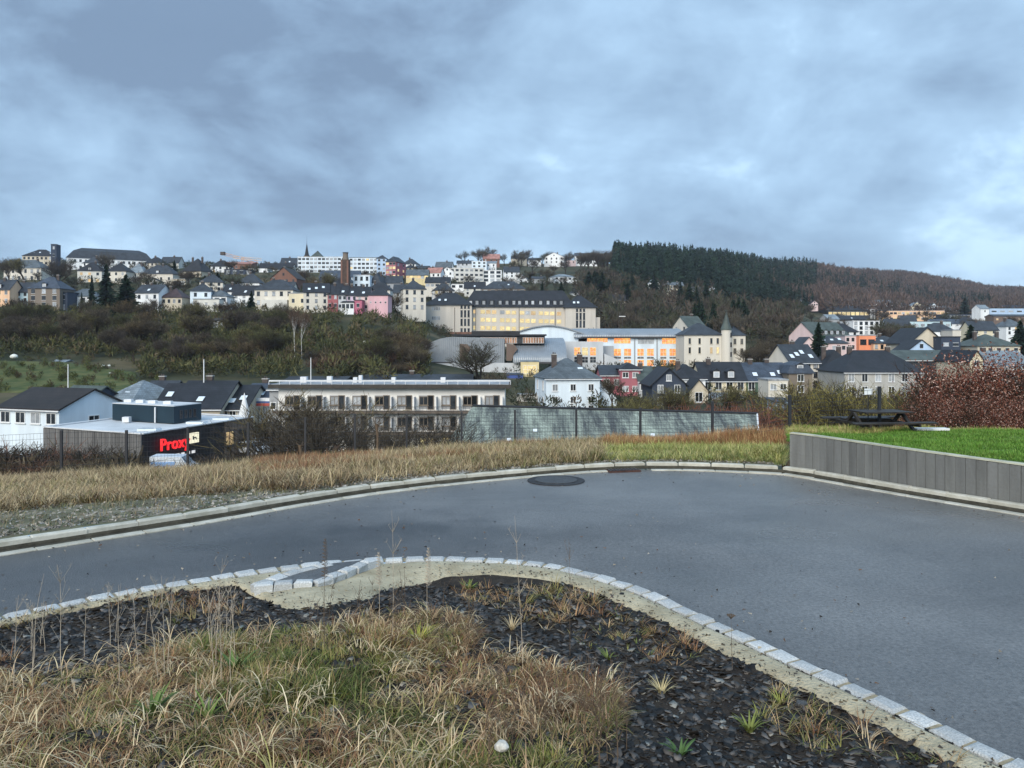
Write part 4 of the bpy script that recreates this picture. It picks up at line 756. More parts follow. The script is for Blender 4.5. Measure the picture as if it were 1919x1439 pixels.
H('annex', 'magenta lower annex in front of the pink terrace', 664, 678, 583, 563, 561, 267, 'magenta', 'dark', 'flat', 5, 0, 1, 1, (.9, 1.2), chim=0)
H('annex', 'white verandah annex below the lilac row house', 640, 663, 583, 566, 563, 267, 'white', 'dark', 'shed', 4, 0, 1, 3, (1.1, 1.5), chim=0)
H('row_house', 'pale pink row house left of the blank pink gable', 668, 692, 583, 553, 537, 272, 'palepink', 'dark', 'gable', 9, 0, 2, 2, (.8, 1.1), sky=1)
H('end_house', 'blank pink end house of the terrace with a hipped slate roof', 690, 727, 583, 553, 539, 270, 'pink', 'dark', 'hip', 9, 0, 1, 4, (.5, .5), chim=0, rin=3.0)
H('clinic', 'big white balconied hospital block stepped along the hilltop', 558, 647, 512, 482, 480, 436, 'bluewhite', 'white', 'flat', 14, 0, 4, 12, (1.7, 1.1), cat='building', curtain=.5, chim=0, bands=3)
H('clinic', 'right wing of the white hospital block with long balconies', 654, 708, 514, 483, 480, 440, 'bluewhite', 'grey', 'flat', 14, 0, 4, 7, (1.7, 1.1), cat='building', curtain=.4, lit=.06, chim=0, bands=3)
H('clinic_end', 'pale blue end wing between white and red hospital parts', 706, 724, 516, 484, 479, 434, 'paleblue', 'slate', 'hip', 12, 0, 4, 2, (1.2, 1.2), cat='building', chim=0)
r = H('apartment_block', 'rounded red pink apartment block with lit balconies on the hilltop', 722, 755, 522, 490, 481, 428, 'rose', 'slate', 'hip', 13, -18, 4, 3, (1.7, 1.3), lit=.5, cat='building', chim=0, side=(3, 2))[0]
H('church_hall', 'grey pyramid roofed chapel block behind the white hospital', 582, 603, 500, 482, 470, 452, 'grey', 'green', 'hip', 8, 0, 1, 2, chim=0, cat='chapel')
H('long_house', 'long grey blue two storey building in front of the white hospital', 598, 671, 535, 518, 507, 372, 'paleblue', 'blue', 'gable', 10, 0, 2, 12, (1.2, 1.3), cat='building', sky=2, chim=0)
H('modern_house', 'bright white cubic house with paired windows beside the brick stack', 662, 693, 543, 516, 515, 340, 'bluewhite', 'white', 'flat', 9, 0, 2, 3, (1.1, 1.6), chim=0, frame='d')
H('house', 'white house with a dark slate roof right of the white cube', 692, 720, 547, 530, 512, 344, 'bluewhite', 'slate', 'hip', 11, -10, 2, 3, (.9, 1.4), sky=2)
H('house', 'grey house behind trees between the white cube and the cream flats', 722, 752, 547, 529, 517, 352, 'grey', 'slate', 'gable', 8, 0, 1, 2)
H('apartment_house', 'cream three storey flats with a hipped slate roof above the meadow', 744, 797, 583, 541, 524, 300, 'cream', 'slate', 'hip', 10, 14, 3, 3, (1.0, 1.5), frame='d', side=(3, 2), dorm=0, sky=2)
H('bungalow', 'grey roofed long hall with a yellow lit front on the hilltop', 761, 802, 524, 515, 505, 425, 'yellow', 'grey', 'gable', 9, 0, 1, 6, (1.8, 1.6), lit=.9, chim=0)
H('house', 'white house with a pink red tiled roof near the hilltop centre', 799, 831, 522, 510, 501, 440, 'white', 'tile', 'gable', 8, -12, 1, 3)
H('house', 'dark roofed house on the skyline right of the red pink flats', 757, 780, 508, 502, 496, 470, 'beige', 'dark', 'hip', 8, 0, 1, 3)
H('house', 'grey roofed house on the skyline left of the tiled roof', 778, 804, 509, 503, 498, 478, 'lgrey', 'slate', 'gable', 8, 0, 1, 4)
H('house', 'white house with a wide dark band of windows above the school', 797, 842, 541, 529, 519, 384, 'cream', 'dark', 'gable', 10, 0, 1, 5, (2.2, 1.2))
H('house', 'small white gabled house beside the stepped flats', 826, 850, 518, 508, 499, 470, 'white', 'slate', 'front', 8, 0, 1, 2)
r = H('terrace_flats', 'stepped white and grey modern flats in the centre of the hill', 838, 906, 528, 502, 500, 470, 'pale', 'white', 'flat', 12, 8, 3, 7, (1.8, 1.3), cat='building', chim=0, bands=2)[0]
H('terrace_flats', 'white modern block with recessed balconies right of the stepped flats', 905, 940, 529, 507, 505, 474, 'white', 'white', 'flat', 11, 0, 3, 3, (2.6, 1.4), cat='building', chim=0, frame='d', bands=2)
H('garage', 'low white car port row in front of the stepped flats', 843, 898, 541, 533, 531, 420, 'white', 'white', 'flat', 6, 0, 1, 4, (2, 1.4), chim=0, lit=.2)
H('modern_house', 'white cubic hillside house left of the leafless ridge trees', 884, 912, 502, 490, 489, 560, 'bluewhite', 'white', 'flat', 9, 0, 2, 3, (1.6, 1.2), chim=0)
H('modern_house', 'white house with a lean roof stepping down the ridge', 910, 930, 502, 493, 488, 570, 'white', 'lgrey', 'shed', 9, 0, 1, 2, chim=0)
H('house', 'long white house with a grey roof above the stepped flats', 856, 886, 499, 493, 488, 566, 'lgrey', 'slate', 'gable', 8, 0, 1, 4)
H('house', 'red roofed house among bare trees on the ridge', 905, 936, 492, 484, 476, 640, 'brick', 'tile', 'gable', 10, 0, 1, 3)
H('house', 'large slate roofed house with a long white dormer just behind the school', 903, 985, 552, 541, 527, 400, 'stone', 'slate', 'hip', 12, 0, 1, 6, (2, 1.4), sky=4)
H('house', 'white house with gable among conifers above the school', 966, 996, 541, 525, 514, 520, 'white', 'grey', 'front', 9, -14, 2, 3, (1, 1.4))
H('house', 'grey flat fronted house beside the white gabled one', 997, 1022, 542, 522, 518, 515, 'grey', 'slate', 'gable', 8, 0, 2, 3)
H('apartment_block', 'white apartment block with balconies on the wooded slope', 1028, 1082, 541, 518, 513, 520, 'white', 'lgrey', 'hip', 12, 20, 3, 5, (1.8, 1.3), cat='building', chim=0, side=(3, 2))
H('house', 'white house wrapped by trees right of the white apartment block', 1104, 1129, 544, 530, 523, 510, 'pale', 'grey', 'hip', 8, 0, 2, 2, (1, 1.2))
H('house', 'beige low house on the ridge left of the white villas', 958, 987, 490, 484, 480, 690, 'beige', 'slate', 'gable', 9, 0, 1, 3)
H('house', 'small white house on the ridge beside bushes', 990, 1014, 493, 487, 483, 690, 'white', 'slate', 'gable', 9, 0, 1, 3)
H('villa', 'white skyline villa with two steep gables', 1020, 1063, 494, 481, 472, 680, 'white', 'dark', 'front', 11, -15, 2, 4, (1.2, 1.6), side=(2, 2))
H('apartment_house', 'white skyline apartment house with balconies beside the spruce wood', 1078, 1119, 496, 479, 474, 690, 'white', 'slate', 'gable', 12, 0, 3, 5, (1.6, 1.2))
H('garage', 'pinkish low garage on the ridge between the two white villas', 1062, 1079, 495, 488, 487, 685, 'palepink', 'flat', 'flat', 7, 0, 1, 2, chim=0)
for i, (a, b, yb, ye, yr, d, wl, rf_, kd, lab) in enumerate([(1214, 1237, 546, 532, 521, 520, 'white', 'lgrey', 'front', 'white gabled house below the spruce wood, leftmost of its row'), (1244, 1262, 546, 534, 529, 520, 'beige', 'grey', 'hip', 'beige house behind dark firs below the spruce wood'), (1261, 1281, 548, 535, 529, 525, 'pyel', 'grey', 'gable', 'pale yellow house between two firs below the wood'),
    (1299, 1320, 555, 545, 538, 500, 'white', 'slate', 'gable', 'white house mostly hidden by brown trees below the wood'), (1325, 1351, 554, 545, 539, 520, 'white', 'white', 'hip', 'bright white bungalow at the right end of the wood houses'), (1366, 1382, 552, 546, 542, 560, 'beige', 'slate', 'gable', 'tiny beige house in the trees right of the bungalow'),
    (1482, 1502, 570, 563, 558, 600, 'white', 'grey', 'gable', 'white house among trees left of the lit hall'), (1520, 1533, 574, 568, 563, 640, 'palepink', 'dark', 'front', 'tiny pinkish gabled house left of the lit hall'),
    (1550, 1580, 573, 568, 563, 700, 'cream', 'beige' if 0 else 'lgrey', 'gable', 'cream house behind the lit hall roof'), (1582, 1616, 573, 564, 558, 720, 'lgrey', 'grey', 'hip', 'grey house with a broad roof behind the lit hall'), (1634, 1672, 578, 567, 562, 700, 'white', 'grey', 'gable', 'white row of houses behind the white columned block'),
    (1688, 1704, 581, 573, 568, 720, 'beige', 'grey', 'gable', 'small beige house behind the long pink building'), (1703, 1735, 582, 576, 566, 715, 'pyel', 'lgrey', 'front', 'cream gabled house behind the long pink building'), (1740, 1761, 586, 576, 568, 710, 'bluewhite', 'slate', 'front', 'white blue gabled house behind the long pink building'),
    (1760, 1794, 586, 578, 573, 705, 'lgrey', 'grey', 'hip', 'pale house with dormers behind the dark office block'), (1462, 1488, 612, 602, 594, 430, 'stone', 'slate', 'gable', 'dim slate house left of the slender church tower'), (1533, 1560, 618, 611, 603, 430, 'stone', 'dark', 'gable', 'brownish house roof left of the dark hall')]):
    H('house', lab, a, b, yb, ye, yr, d, wl, rf_, kd, 8, 0, 1 if yb - ye < 10 else 2, 3, (1.2, 1.3), chim=1)
H('house', 'house with a half timbered gable behind the turreted villa', 1272, 1324, 632, 611, 592, 252, 'cream', 'green', 'gable', 10, 18, 1, 3, (1, 1.4), frame='d', chim=1, side=(2, 2))
# further houses packed on the left hillside
for i, (a, yb, d, wl, rf_, kd, lab) in enumerate([(150, 505, 430, 'white', 'slate', 'hip', 'white house just below the hilltop institution'), (268, 505, 440, 'cream', 'dark', 'hip', 'cream house at the right foot of the hilltop institution'), (300, 504, 452, 'pale', 'slate', 'gable', 'pale gable roofed house on the skyline left of the conifer'), (392, 512, 420, 'white', 'dark', 'hip', 'white house right of the big dark roofed hilltop one'),
    (366, 545, 330, 'cream', 'slate', 'hip', 'cream house above the reddish hipped roof'), (432, 570, 290, 'white', 'dark', 'gable', 'white house at the right of the grey roofed villa wing'), (500, 560, 320, 'pale', 'slate', 'gable', 'pale house behind the cream terrace house'), (524, 505, 470, 'white', 'slate', 'gable', 'white skyline house left of the small spire house'),
    (592, 552, 330, 'white', 'dark', 'gable', 'white house behind the cream end house'), (616, 545, 345, 'lgrey', 'slate', 'hip', 'grey house left of the brick stack foot'), (686, 560, 330, 'pale', 'dark', 'hip', 'pale house behind the pink terrace roofs'), (736, 565, 318, 'lgrey', 'slate', 'gable', 'light grey house left of the cream flats'),
    (806, 560, 350, 'white', 'slate', 'hip', 'white house behind the left school pavilion'), (752, 506, 480, 'white', 'slate', 'hip', 'white hip roofed house right of the rounded flats'), (815, 512, 470, 'cream', 'grey', 'gable', 'cream house left of the small white gabled one'), (870, 553, 410, 'pale', 'dark', 'gable', 'pale house directly behind the school roof'),
    (942, 520, 500, 'white', 'slate', 'gable', 'white house right of the recessed balcony block'), (1068, 560, 470, 'lgrey', 'slate', 'hip', 'grey house below the white apartment block'), (1140, 575, 440, 'cream', 'dark', 'gable', 'cream house among trees right of the school'), (1400, 590, 520, 'white', 'slate', 'hip', 'white house in the brown trees above the villa'),
    (1440, 580, 560, 'cream', 'grey', 'gable', 'cream house in the brown trees left of the church tower'), (1560, 640, 300, 'white', 'dark', 'hip', 'white house behind the pink barracks roof'), (1665, 628, 330, 'lgrey', 'slate', 'gable', 'light grey house right of the white flats'), (1740, 640, 290, 'white', 'slate', 'hip', 'white house behind the ridge of the black barn'),
    (1820, 636, 300, 'pyel', 'slate', 'gable', 'pale yellow house above the wide green roof'), (1880, 628, 340, 'white', 'grey', 'hip', 'white house near the right edge below the lit eaves'), (1690, 612, 480, 'cream', 'slate', 'gable', 'cream house below the long pink building'), (1800, 618, 420, 'lgrey', 'dark', 'hip', 'grey house below the dark office block')]):
    h_ = 6.2 * F / d; H('house', lab, a, a + 11 * F / d, yb, yb - h_ * .62, yb - h_ * 1.15, d, wl, rf_, kd, 8, (i * 37 % 30) - 15, 2, 3, (1.1, 1.3), sky=i % 2, lit=.04)
# --- right part, valley side
H('hall', 'dark hall with a warmly lit window band under a sweeping roof', 1552, 1628, 598, 581, 572, 640, 'dark', 'dark', 'shed', 20, 0, 1, 9, (3.2, 2.6), m=M_LITY, cat='building', chim=0, rowz=[4.6])
r = H('columned_block', 'white block with tall columns right of the lit hall', 1622, 1654, 602, 580, 578, 650, 'dark', 'white', 'flat', 14, 0, 1, 4, (1.6, 6.0), cat='building', chim=0)[0]
for i in range(5): abox(r, 'column', .2 + i * 3.3, 1.2 + i * 3.3, -.9, -.1, -1, 9.6, M_FR)
H('school_annex', 'long low pink building with glowing windows on the right', 1652, 1775, 602, 582, 580, 640, 'apricot', 'lgrey', 'flat', 18, -7, 2, 17, (2.4, 1.7), lit=.42, curtain=.3, cat='building', chim=0)
H('office_block', 'dark office block with two rows of pale windows far right', 1772, 1842, 606, 589, 587, 600, 'slateblue', 'dark', 'flat', 14, 0, 2, 11, (1.4, 1.4), curtain=.7, cat='building', chim=0)
H('tower_house', 'tall white tower like house left of the far blue hall', 1834, 1856, 600, 578, 571, 590, 'white', 'lgrey', 'gable', 9, 10, 2, 1, (1, 1.4), cat='building', chim=0)
H('warehouse', 'long low blue grey hall at the far right', 1855, 1950, 590, 578, 575, 640, 'paleblue', 'blue', 'flat', 20, 0, 1, 6, (4, 1.2), cat='building', chim=0)
H('warehouse', 'darker upper hall stepping above the far blue one', 1878, 1960, 578, 572, 570, 700, 'slateblue', 'dark', 'flat', 20, 0, 0, 0, cat='building', chim=0)
H('street_front', 'brown low building with five lamps lit under its eaves', 1862, 1960, 606, 592, 589, 560, 'brown', 'slate', 'gable', 10, 0, 1, 7, (1.6, 1.0), m=M_LIT, cat='building', chim=0)
H('roof_hall', 'small grey metal roofed hall left below the lit band', 1546, 1575, 601, 597, 589, 470, 'grey', 'lgrey', 'gable', 9, 12, 0, 0, chim=0, cat='building')
H('dark_roof_house', 'dark slate roofed building under the lit hall', 1574, 1622, 604, 598, 591, 480, 'dark', 'dark', 'gable', 10, 0, 1, 3, chim=0, sky=1, cat='building')
H('apartment_house', 'white and grey apartment house with balconies behind the orange house', 1594, 1651, 628, 602, 600, 340, 'white', 'white', 'flat', 11, 6, 3, 5, (1.4, 1.4), cat='building', chim=0, frame='d')
H('shop_hall', 'low white and pale blue flat building in the right middle distance', 1700, 1782, 617, 603, 601, 400, 'lblue', 'lgrey', 'flat', 14, 0, 1, 7, (2, 1.4), cat='building', chim=0, curtain=.6)
H('warehouse', 'low hall with a blue grey roof behind the dark gable', 1752, 1812, 612, 606, 598, 420, 'white', 'blue', 'gable', 12, 0, 1, 5, cat='building', chim=0)
H('long_house', 'long pink barracks like house with a mossy slate roof and dormers', 1500, 1608, 652, 628, 603, 262, 'palepink', 'green', 'gable', 12, 24, 1, 7, (1, 1.4), dorm=5, cat='building', chim=0)
H('house', 'white house with a skylit slate hip roof beside the dark conifer', 1536, 1590, 662, 643, 629, 236, 'palepink', 'slate', 'hip', 8, 0, 1, 3, (1, 1.2), sky=3)
H('house', 'small pinkish gable end left of the dark conifer', 1500, 1532, 664, 648, 631, 238, 'palepink', 'slate', 'front', 8, 0, 0, 0, chim=0)
H('row_house', 'pale pink rendered house left of the orange cube', 1584, 1613, 658, 630, 628, 246, 'palepink', 'flat', 'flat', 8, 0, 2, 3, (.9, 1.2), chim=0)
H('orange_house', 'orange red cubic house on the right side of the valley', 1610, 1641, 656, 629, 627, 244, 'orange', 'flat', 'flat', 8, 0, 1, 2, (2.0, 1.6), chim=0, frame='d')
H('house', 'cream and apricot house with a grey hipped roof right of the orange cube', 1637, 1701, 658, 643, 629, 242, 'apricot', 'slate', 'hip', 10, 0, 1, 6, (.9, 1.3), sky=2, frame='c')
H('barn', 'black gabled barn with a beige front below the low halls', 1706, 1768, 672, 640, 613, 214, 'beige', 'dark', 'front', 14, 0, 0, 0, cat='building', chim=0, over=.6)
H('house', 'blue gabled house front in front of the black barn', 1702, 1752, 672, 655, 636, 202, 'paleblue', 'dark', 'front', 8, 0, 1, 3, (1.2, 1.4), chim=0)
H('workshop', 'black boxy workshop right of the black barn', 1764, 1800, 662, 632, 630, 210, 'slateblue', 'dark', 'flat', 9, 0, 1, 2, (1.4, .8), cat='building', chim=0)
H('silo_tower', 'pale concrete tower behind the black workshop', 1785, 1801, 660, 619, 617, 224, 'cream', 'flat', 'flat', 6, 0, 0, 0, cat='tower', chim=0)
H('house', 'wide green slate hipped house near the right edge', 1832, 1912, 668, 648, 626, 205, 'beige', 'green', 'hip', 12, 0, 1, 5, chim=2, sky=2)
H('shop_hall', 'low white flat building with cars parked before the green roof', 1795, 1845, 672, 662, 660, 195, 'white', 'white', 'flat', 9, 0, 1, 4, cat='building', chim=0)
H('long_house', 'long low grey green roofed wing beside the brown hedge', 1680, 1800, 684, 673, 656, 172, 'dark', 'green', 'gable', 10, 0, 1, 5, (1.2, .9), cat='building', chim=0, frame='d')
H('big_house', 'large dark slate hipped house behind the yellowish bare trees', 1583, 1733, 745, 697, 656, 148, 'concrete', 'dark', 'hip', 13, 0, 2, 6, (1.2, 1.6), cat='building', sky=1, chim=2, rin=4.5)
H('house', 'dark slate roofed house behind the conifer left of the large slate one', 1546, 1606, 720, 692, 655, 166, 'stone', 'dark', 'hip', 10, 0, 1, 3, chim=2)
H('house', 'cream gabled house seen over the brown beech hedge', 1818, 1842, 705, 673, 656, 150, 'pyel', 'dark', 'front', 12, 0, 2, 1, (1.0, 1.7), chim=0)
H('house', 'white lower house with a grey slate roof over the right hedge', 1838, 1935, 722, 684, 657, 152, 'white', 'lgrey', 'gable', 10, 0, 1, 6, (1.4, 1.4), chim=1)
# --- centre
H('house', 'tall slate roofed cream house with paired skylights', 1462, 1541, 730, 677, 645, 166, 'cream', 'slate', 'gable', 9, 14, 3, 4, (1.0, 1.5), sky=4, side=(1, 1), frame='d')
H('tower_house', 'brown rendered house with a bulging slate mansard roof', 1478, 1523, 760, 699, 677, 150, 'stone', 'blue', 'mansard', 8, 0, 3, 1, (1.3, 2.0), dorm=1, cat='house', chim=0)
H('row_house', 'yellow row house with a brown slate roof and two dormers', 1316, 1398, 765, 711, 678, 152, 'pyel', 'dark', 'gable', 10, 0, 2, 4, (1.3, 1.6), dorm=2, sky=2, cat='house')
H('row_house', 'dark green row house right of the yellow one', 1398, 1440, 765, 711, 679, 152.2, 'green', 'blue', 'gable', 10, 0, 2, 2, (1.3, 1.6), sky=1, cat='house')
H('row_house', 'slate roofed row house right of the green one', 1440, 1480, 765, 711, 679, 152.4, 'lgrey', 'blue', 'gable', 10, 0, 1, 2, (1.3, 1.6), sky=2, cat='house')
H('annex', 'cream projecting annex in front of the green row house', 1440, 1477, 765, 713, 711, 143, 'cream', 'flat', 'flat', 6, 0, 2, 2, (1.2, 1.2), chim=0)
H('lean_to', 'white lean to conservatory below the yellow row house', 1322, 1395, 765, 744, 737, 144, 'white', 'lgrey', 'shed', 5, 0, 1, 6, (1.2, 1.3), chim=0, cat='annex')
H('blue_house', 'dark blue gabled house with white verge boards', 1222, 1285, 765, 718, 689, 132, 'slateblue', 'dark', 'front', 10, 0, 2, 2, (1.0, 1.6), over=.5, chim=0, cat='house')
H('house', 'small cream gabled house with a tall arched window', 1292, 1327, 760, 731, 710, 138, 'beige', 'dark', 'front', 6, 0, 1, 1, (1.4, 2.2), chim=0)
H('house', 'white house with a black slate roof behind the blue gable', 1262, 1322, 758, 709, 682, 150, 'white', 'dark', 'hip', 9, 0, 2, 3, sky=2, chim=1)
H('rose_tower', 'rose red tower house with a small pyramid roof', 1163, 1200, 768, 691, 679, 150, 'rose', 'dark', 'hip', 7, 0, 3, 2, (1.2, 1.1), cat='house', chim=0, curtain=.8)
H('rose_wing', 'rose red wing with a slate roof left of the tower house', 1127, 1166, 768, 701, 684, 152, 'rose', 'slate', 'gable', 9, 0, 2, 2, (1.2, 1.3), cat='house', chim=0, curtain=.8)
H('house', 'dark slate roof house between the rose tower and the blue gable', 1198, 1226, 768, 712, 686, 148, 'lgrey', 'green', 'gable', 9, 0, 2, 2)
wh = H('white_house', 'big white house with a grey hipped slate roof behind the old barn', 1006, 1126, 772, 709, 671, 130, 'bluewhite', 'grey', 'hip', 10, 9, 3, 3, (1.0, 1.7), sky=2, chim=2, side=(2, 2), rin=4.4, rowz=[.9, 3.0, 4.75][:3] if 0 else [0.5, 2.0, 4.1])
m_ = MB(); W_ = wh[1]; m_.prism([(W_, 2, -2), (W_ + 3.6, 2, -2), (W_ + 3.6, 2, 2.0), (W_, 2, 5.6)], (0, 7, 0)); link('side_wing', m_.mesh('side_wing', wm('bluewhite')), wh[0])
m_ = MB(); slab(m_, [(W_ - .1, 1.6, 5.95), (W_ + 4, 1.6, 1.95), (W_ + 4, 9.3, 1.95), (W_ - .1, 9.3, 5.95)]); link('side_roof', m_.mesh('side_roof', rm('dark')), wh[0])
H('blue_annex', 'deep blue fronted annex beside the yellow glazed hall', 950, 980, 752, 703, 701, 186, 'blue', 'blue', 'flat', 9, 0, 1, 2, (2.2, 2.6), cat='building', chim=0, wkind='grid')
r = H('entrance_hall', 'white hall end with a glowing yellow glazed entrance', 976, 1010, 745, 678, 676, 192, 'yellow', 'lgrey', 'flat', 8, 0, 1, 1, (3.4, 2.2), cat='building', chim=0, m=M_LITY, wkind='grid', rowz=[7.0])[0]
H('garden_wall', 'grey concrete retaining wall left of the big white house', 968, 1006, 766, 741, 740, 138, 'concrete', 'flat', 'flat', 2, 0, 0, 0, cat='wall', chim=0)
H('small_shed', 'pale corrugated shed below the bare trees right of the barn', 1478, 1530, 790, 768, 758, 100, 'lgrey', 'lgrey', 'front', 5, 0, 0, 0, chim=0, cat='shed')
H('small_shed', 'blue tarpaulin covered shed beside the fence post', 1455, 1480, 770, 752, 748, 108, 'paleblue', 'blue', 'shed', 4, 0, 0, 0, chim=0, cat='shed')
H('ruin', 'low broken stone hut on the slope behind the row houses', 1418, 1462, 668, 652, 648, 238, 'stone', 'brown', 'flat', 6, 0, 1, 3, (1.2, 1.4), cat='hut', chim=0, frame='d')
# --- left valley floor
r = H('white_workshop', 'long white house with a dark brown roof and white gable at the left edge', -40, 163, 832, 765, 728, 85, 'bluewhite', 'brown', 'gable', 9, -20, 1, 4, (1.5, 1.3), cat='house', chim=0, rowz=[2.75], side=(1, 1), over=.3)[0]
H('black_barn', 'black weatherboarded barn behind the long white house', 70, 184, 790, 765, 723, 106, 'slateblue', 'green', 'gable', 10, -18, 0, 0, cat='barn', chim=0)
H('grey_hip_house', 'pale blue grey house with a light slate hipped roof in the left valley', 180, 292, 792, 751, 713, 110, 'lgrey', 'lgrey', 'hip', 9, -22, 1, 2, (1.1, 1.0), cat='house', sky=1, rin=2.6, chim=0)
H('house', 'dark slate roofed house behind the pale hipped one', 262, 312, 790, 747, 713, 118, 'cream', 'slate', 'gable', 9, 0, 1, 2, chim=1)
H('yellow_house', 'small yellow house with one skylight between dark roofs', 299, 327, 790, 748, 718, 112, 'yellow', 'dark', 'gable', 7, 0, 1, 1, (1.2, 1.8), cat='house', sky=1, chim=0)
H('slate_hall', 'broad black slate roofed hall behind the supermarket', 320, 412, 790, 763, 713, 106, 'beige', 'dark', 'gable', 13, 0, 0, 0, cat='building', sky=1, chim=1)
H('slate_hall', 'lower black slate roof right of the broad black hall', 412, 460, 790, 764, 721, 108, 'beige', 'dark', 'gable', 12, 0, 1, 3, cat='building', sky=2, chim=0)
H('garage_shop', 'dark roofed shop with a white front and a red and blue banner', 458, 512, 792, 746, 718, 114, 'white', 'blue', 'gable', 9, 0, 0, 0, cat='shop', sky=1, chim=1)
H('small_house', 'grey hut roof at the left end of the white flats', 505, 534, 800, 728, 713, 104, 'grey', 'grey', 'hip', 6, 0, 1, 2, (1, 1), cat='house', chim=0)
H('flat_roof_building', 'low building with a grey slate roof behind the white flats', 678, 882, 740, 716, 701, 150, 'dark', 'slate', 'gable', 12, 0, 0, 0, cat='building', chim=1)
H('flat_roof_building', 'dark low roof with vents behind the left half of the white flats', 535, 646, 745, 712, 705, 148, 'dark', 'slate', 'gable', 8, 0, 0, 0, cat='building', chim=0)
# ---------------------------------------------------------------- LANDMARK BUILDINGS
def root_at(name, px, yb, d, yaw, label, cat): p = P(px, yb, d); return empty(name, p, math.radians(yaw), label, cat)
# Cream school with two corner pavilions
def school():
    d = 318; k = d / F; r = root_at('school_building', 797, 640, d, 0, 'large cream school with lit window rows, corner pavilions and a dark dormered roof', 'school')
    X = lambda px: (px - 797) * k; Z = lambda py: (640 - py) * k; c = wm('schoolcream')
    def part(n, *a, m=None): return link(n, MB().box(*a).mesh(n, m or c), r)
    part('main_wall', X(884), X(1060), 4.0, 18, -3, Z(574)); part('left_pavilion', X(797), X(884), 0, 16, -3, Z(571)); part('right_pavilion', X(1060), X(1117), 1.5, 16, -3, Z(575.5)); part('side_wing', X(1117), X(1126), 3, 12, -3, Z(594))
    base = part('stone_base', X(797) - .15, X(884) + .02, -.15, 10, -3, Z(622), m=wm('brick'))
    for n, xa, xb, ya, yb_, ze, zr in (('roof', X(884) - 4, X(1060) + 4, 3.2, 18.8, Z(574), Z(541)), ('roof', X(797) - .8, X(884) + .8, -.8, 16.8, Z(571), Z(543) - .7), ('roof', X(1060) - .8, X(1117) + .8, .7, 16.8, Z(575.5), Z(551))):
        Wd = xb - xa; Dp = yb_ - ya; m = roof_mb('hip', Wd - .6, Dp - .6, 0, zr - ze, 0, .3, rin=(4 if Wd > 30 else min(Wd, Dp) / 2 - 1)); rf = link('roof', m.mesh('roof', rm('dark')), r, (xa + .3, ya + .3, ze + .01))
        if Wd > 30:
            for i, px in enumerate([881, 893, 906, 921, 937, 950, 963, 974, 987, 999, 1014, 1028, 1041, 1053]):
                b = MB(); b.box(-.8, .8, 0, 2.4, 0, 1.9, 0); b.box(-.55, .55, -.05, 0, .3, 1.75, 1); b.box(-.75, .75, -.03, 0, .1, .28, 2); b.box(-.95, .95, -.2, 2.6, 1.9, 2.05, 3)
                SM.setdefault('school_dormer', None); SM['school_dormer'] = SM['school_dormer'] or b.mesh('dormer', [wm('dark'), M_GLC, M_FR, rm('dark')])
                link('dormer', SM['school_dormer'], rf, (X(px) - xa - .3, .8, .75))
        else:
            link('finial', MB().tube((0, 0, 0), (0, 0, 2.2), .35, .12, 6).mesh('finial', M_CH), rf, (Wd / 2 - .3, Dp / 2 - .3, zr - ze))
            for q in (.3, .42): link('skylight', sm('skylight'), rf, (Wd * q, 2.3, 2.1), rot=(.75, 0, 0))
    for n, x in (('downpipe', 890), ('downpipe', 973), ('downpipe', 1041.5), ('downpipe', 852)): link(n, MB().tube((0, -.1, -2), (0, -.1, Z(576)), .14, .14, 5).mesh(n, mat('pipe', (.22, .2, .18), .8)), r, (X(x), (4 if x > 884 else 0), 0))
    rows = [(583, 7.5), (598, 8), (613.5, 8)]
    for ri, (py, hh) in enumerate(rows):
        for px in [889.5 - 1, 904, 914.5, 925.5, 941, 952, 963, 978.5, 989, 1000, 1014.5, 1025, 1035.5, 1048.5]:
            w_ = 8.6 if px != 888.5 else 5; m = (random.choice((M_LIT, M_LITY, M_LITY, M_GLC)) if ri == 0 else M_LITY); yy = 4.0 - .012
            o = link('window', win_mesh(w_ * k * 1.08, hh * k, 'c', 'strip'), r, (X(px), yy, Z(py + (px - 888) * .025))); link('pane', pane_mesh(w_ * k * 1.08, hh * k, m), o)
    for px0, nn in ((865, 0), (1082, 1.5)):
        for i in range(3):
            for py, hh in ((575.5 if px0 < 1000 else 581, 5.5), (588 if px0 < 1000 else 592.5, 12.5), (604 if px0 < 1000 else 607, 12.5), (619.5, 8)):
                if px0 > 1000 and py > 610: continue
                add_win(r, X(px0 + i * 6.6), nn - .012, Z(py), 0, .9, hh * k, M_GL, 'c', 'strip', False)
    for py in (578, 596, 614):
        for j, dx in enumerate((0, 4, 8, 12)): add_win(r, X(811 + dx), -.012, Z(py), 0, .72, 1.4, M_GLC, 'w', 'cas', False)
    add_win(r, X(802), -.16, Z(630), 0, 1.6, 1.6, M_GLC, 'w', 'cas', False)
school()
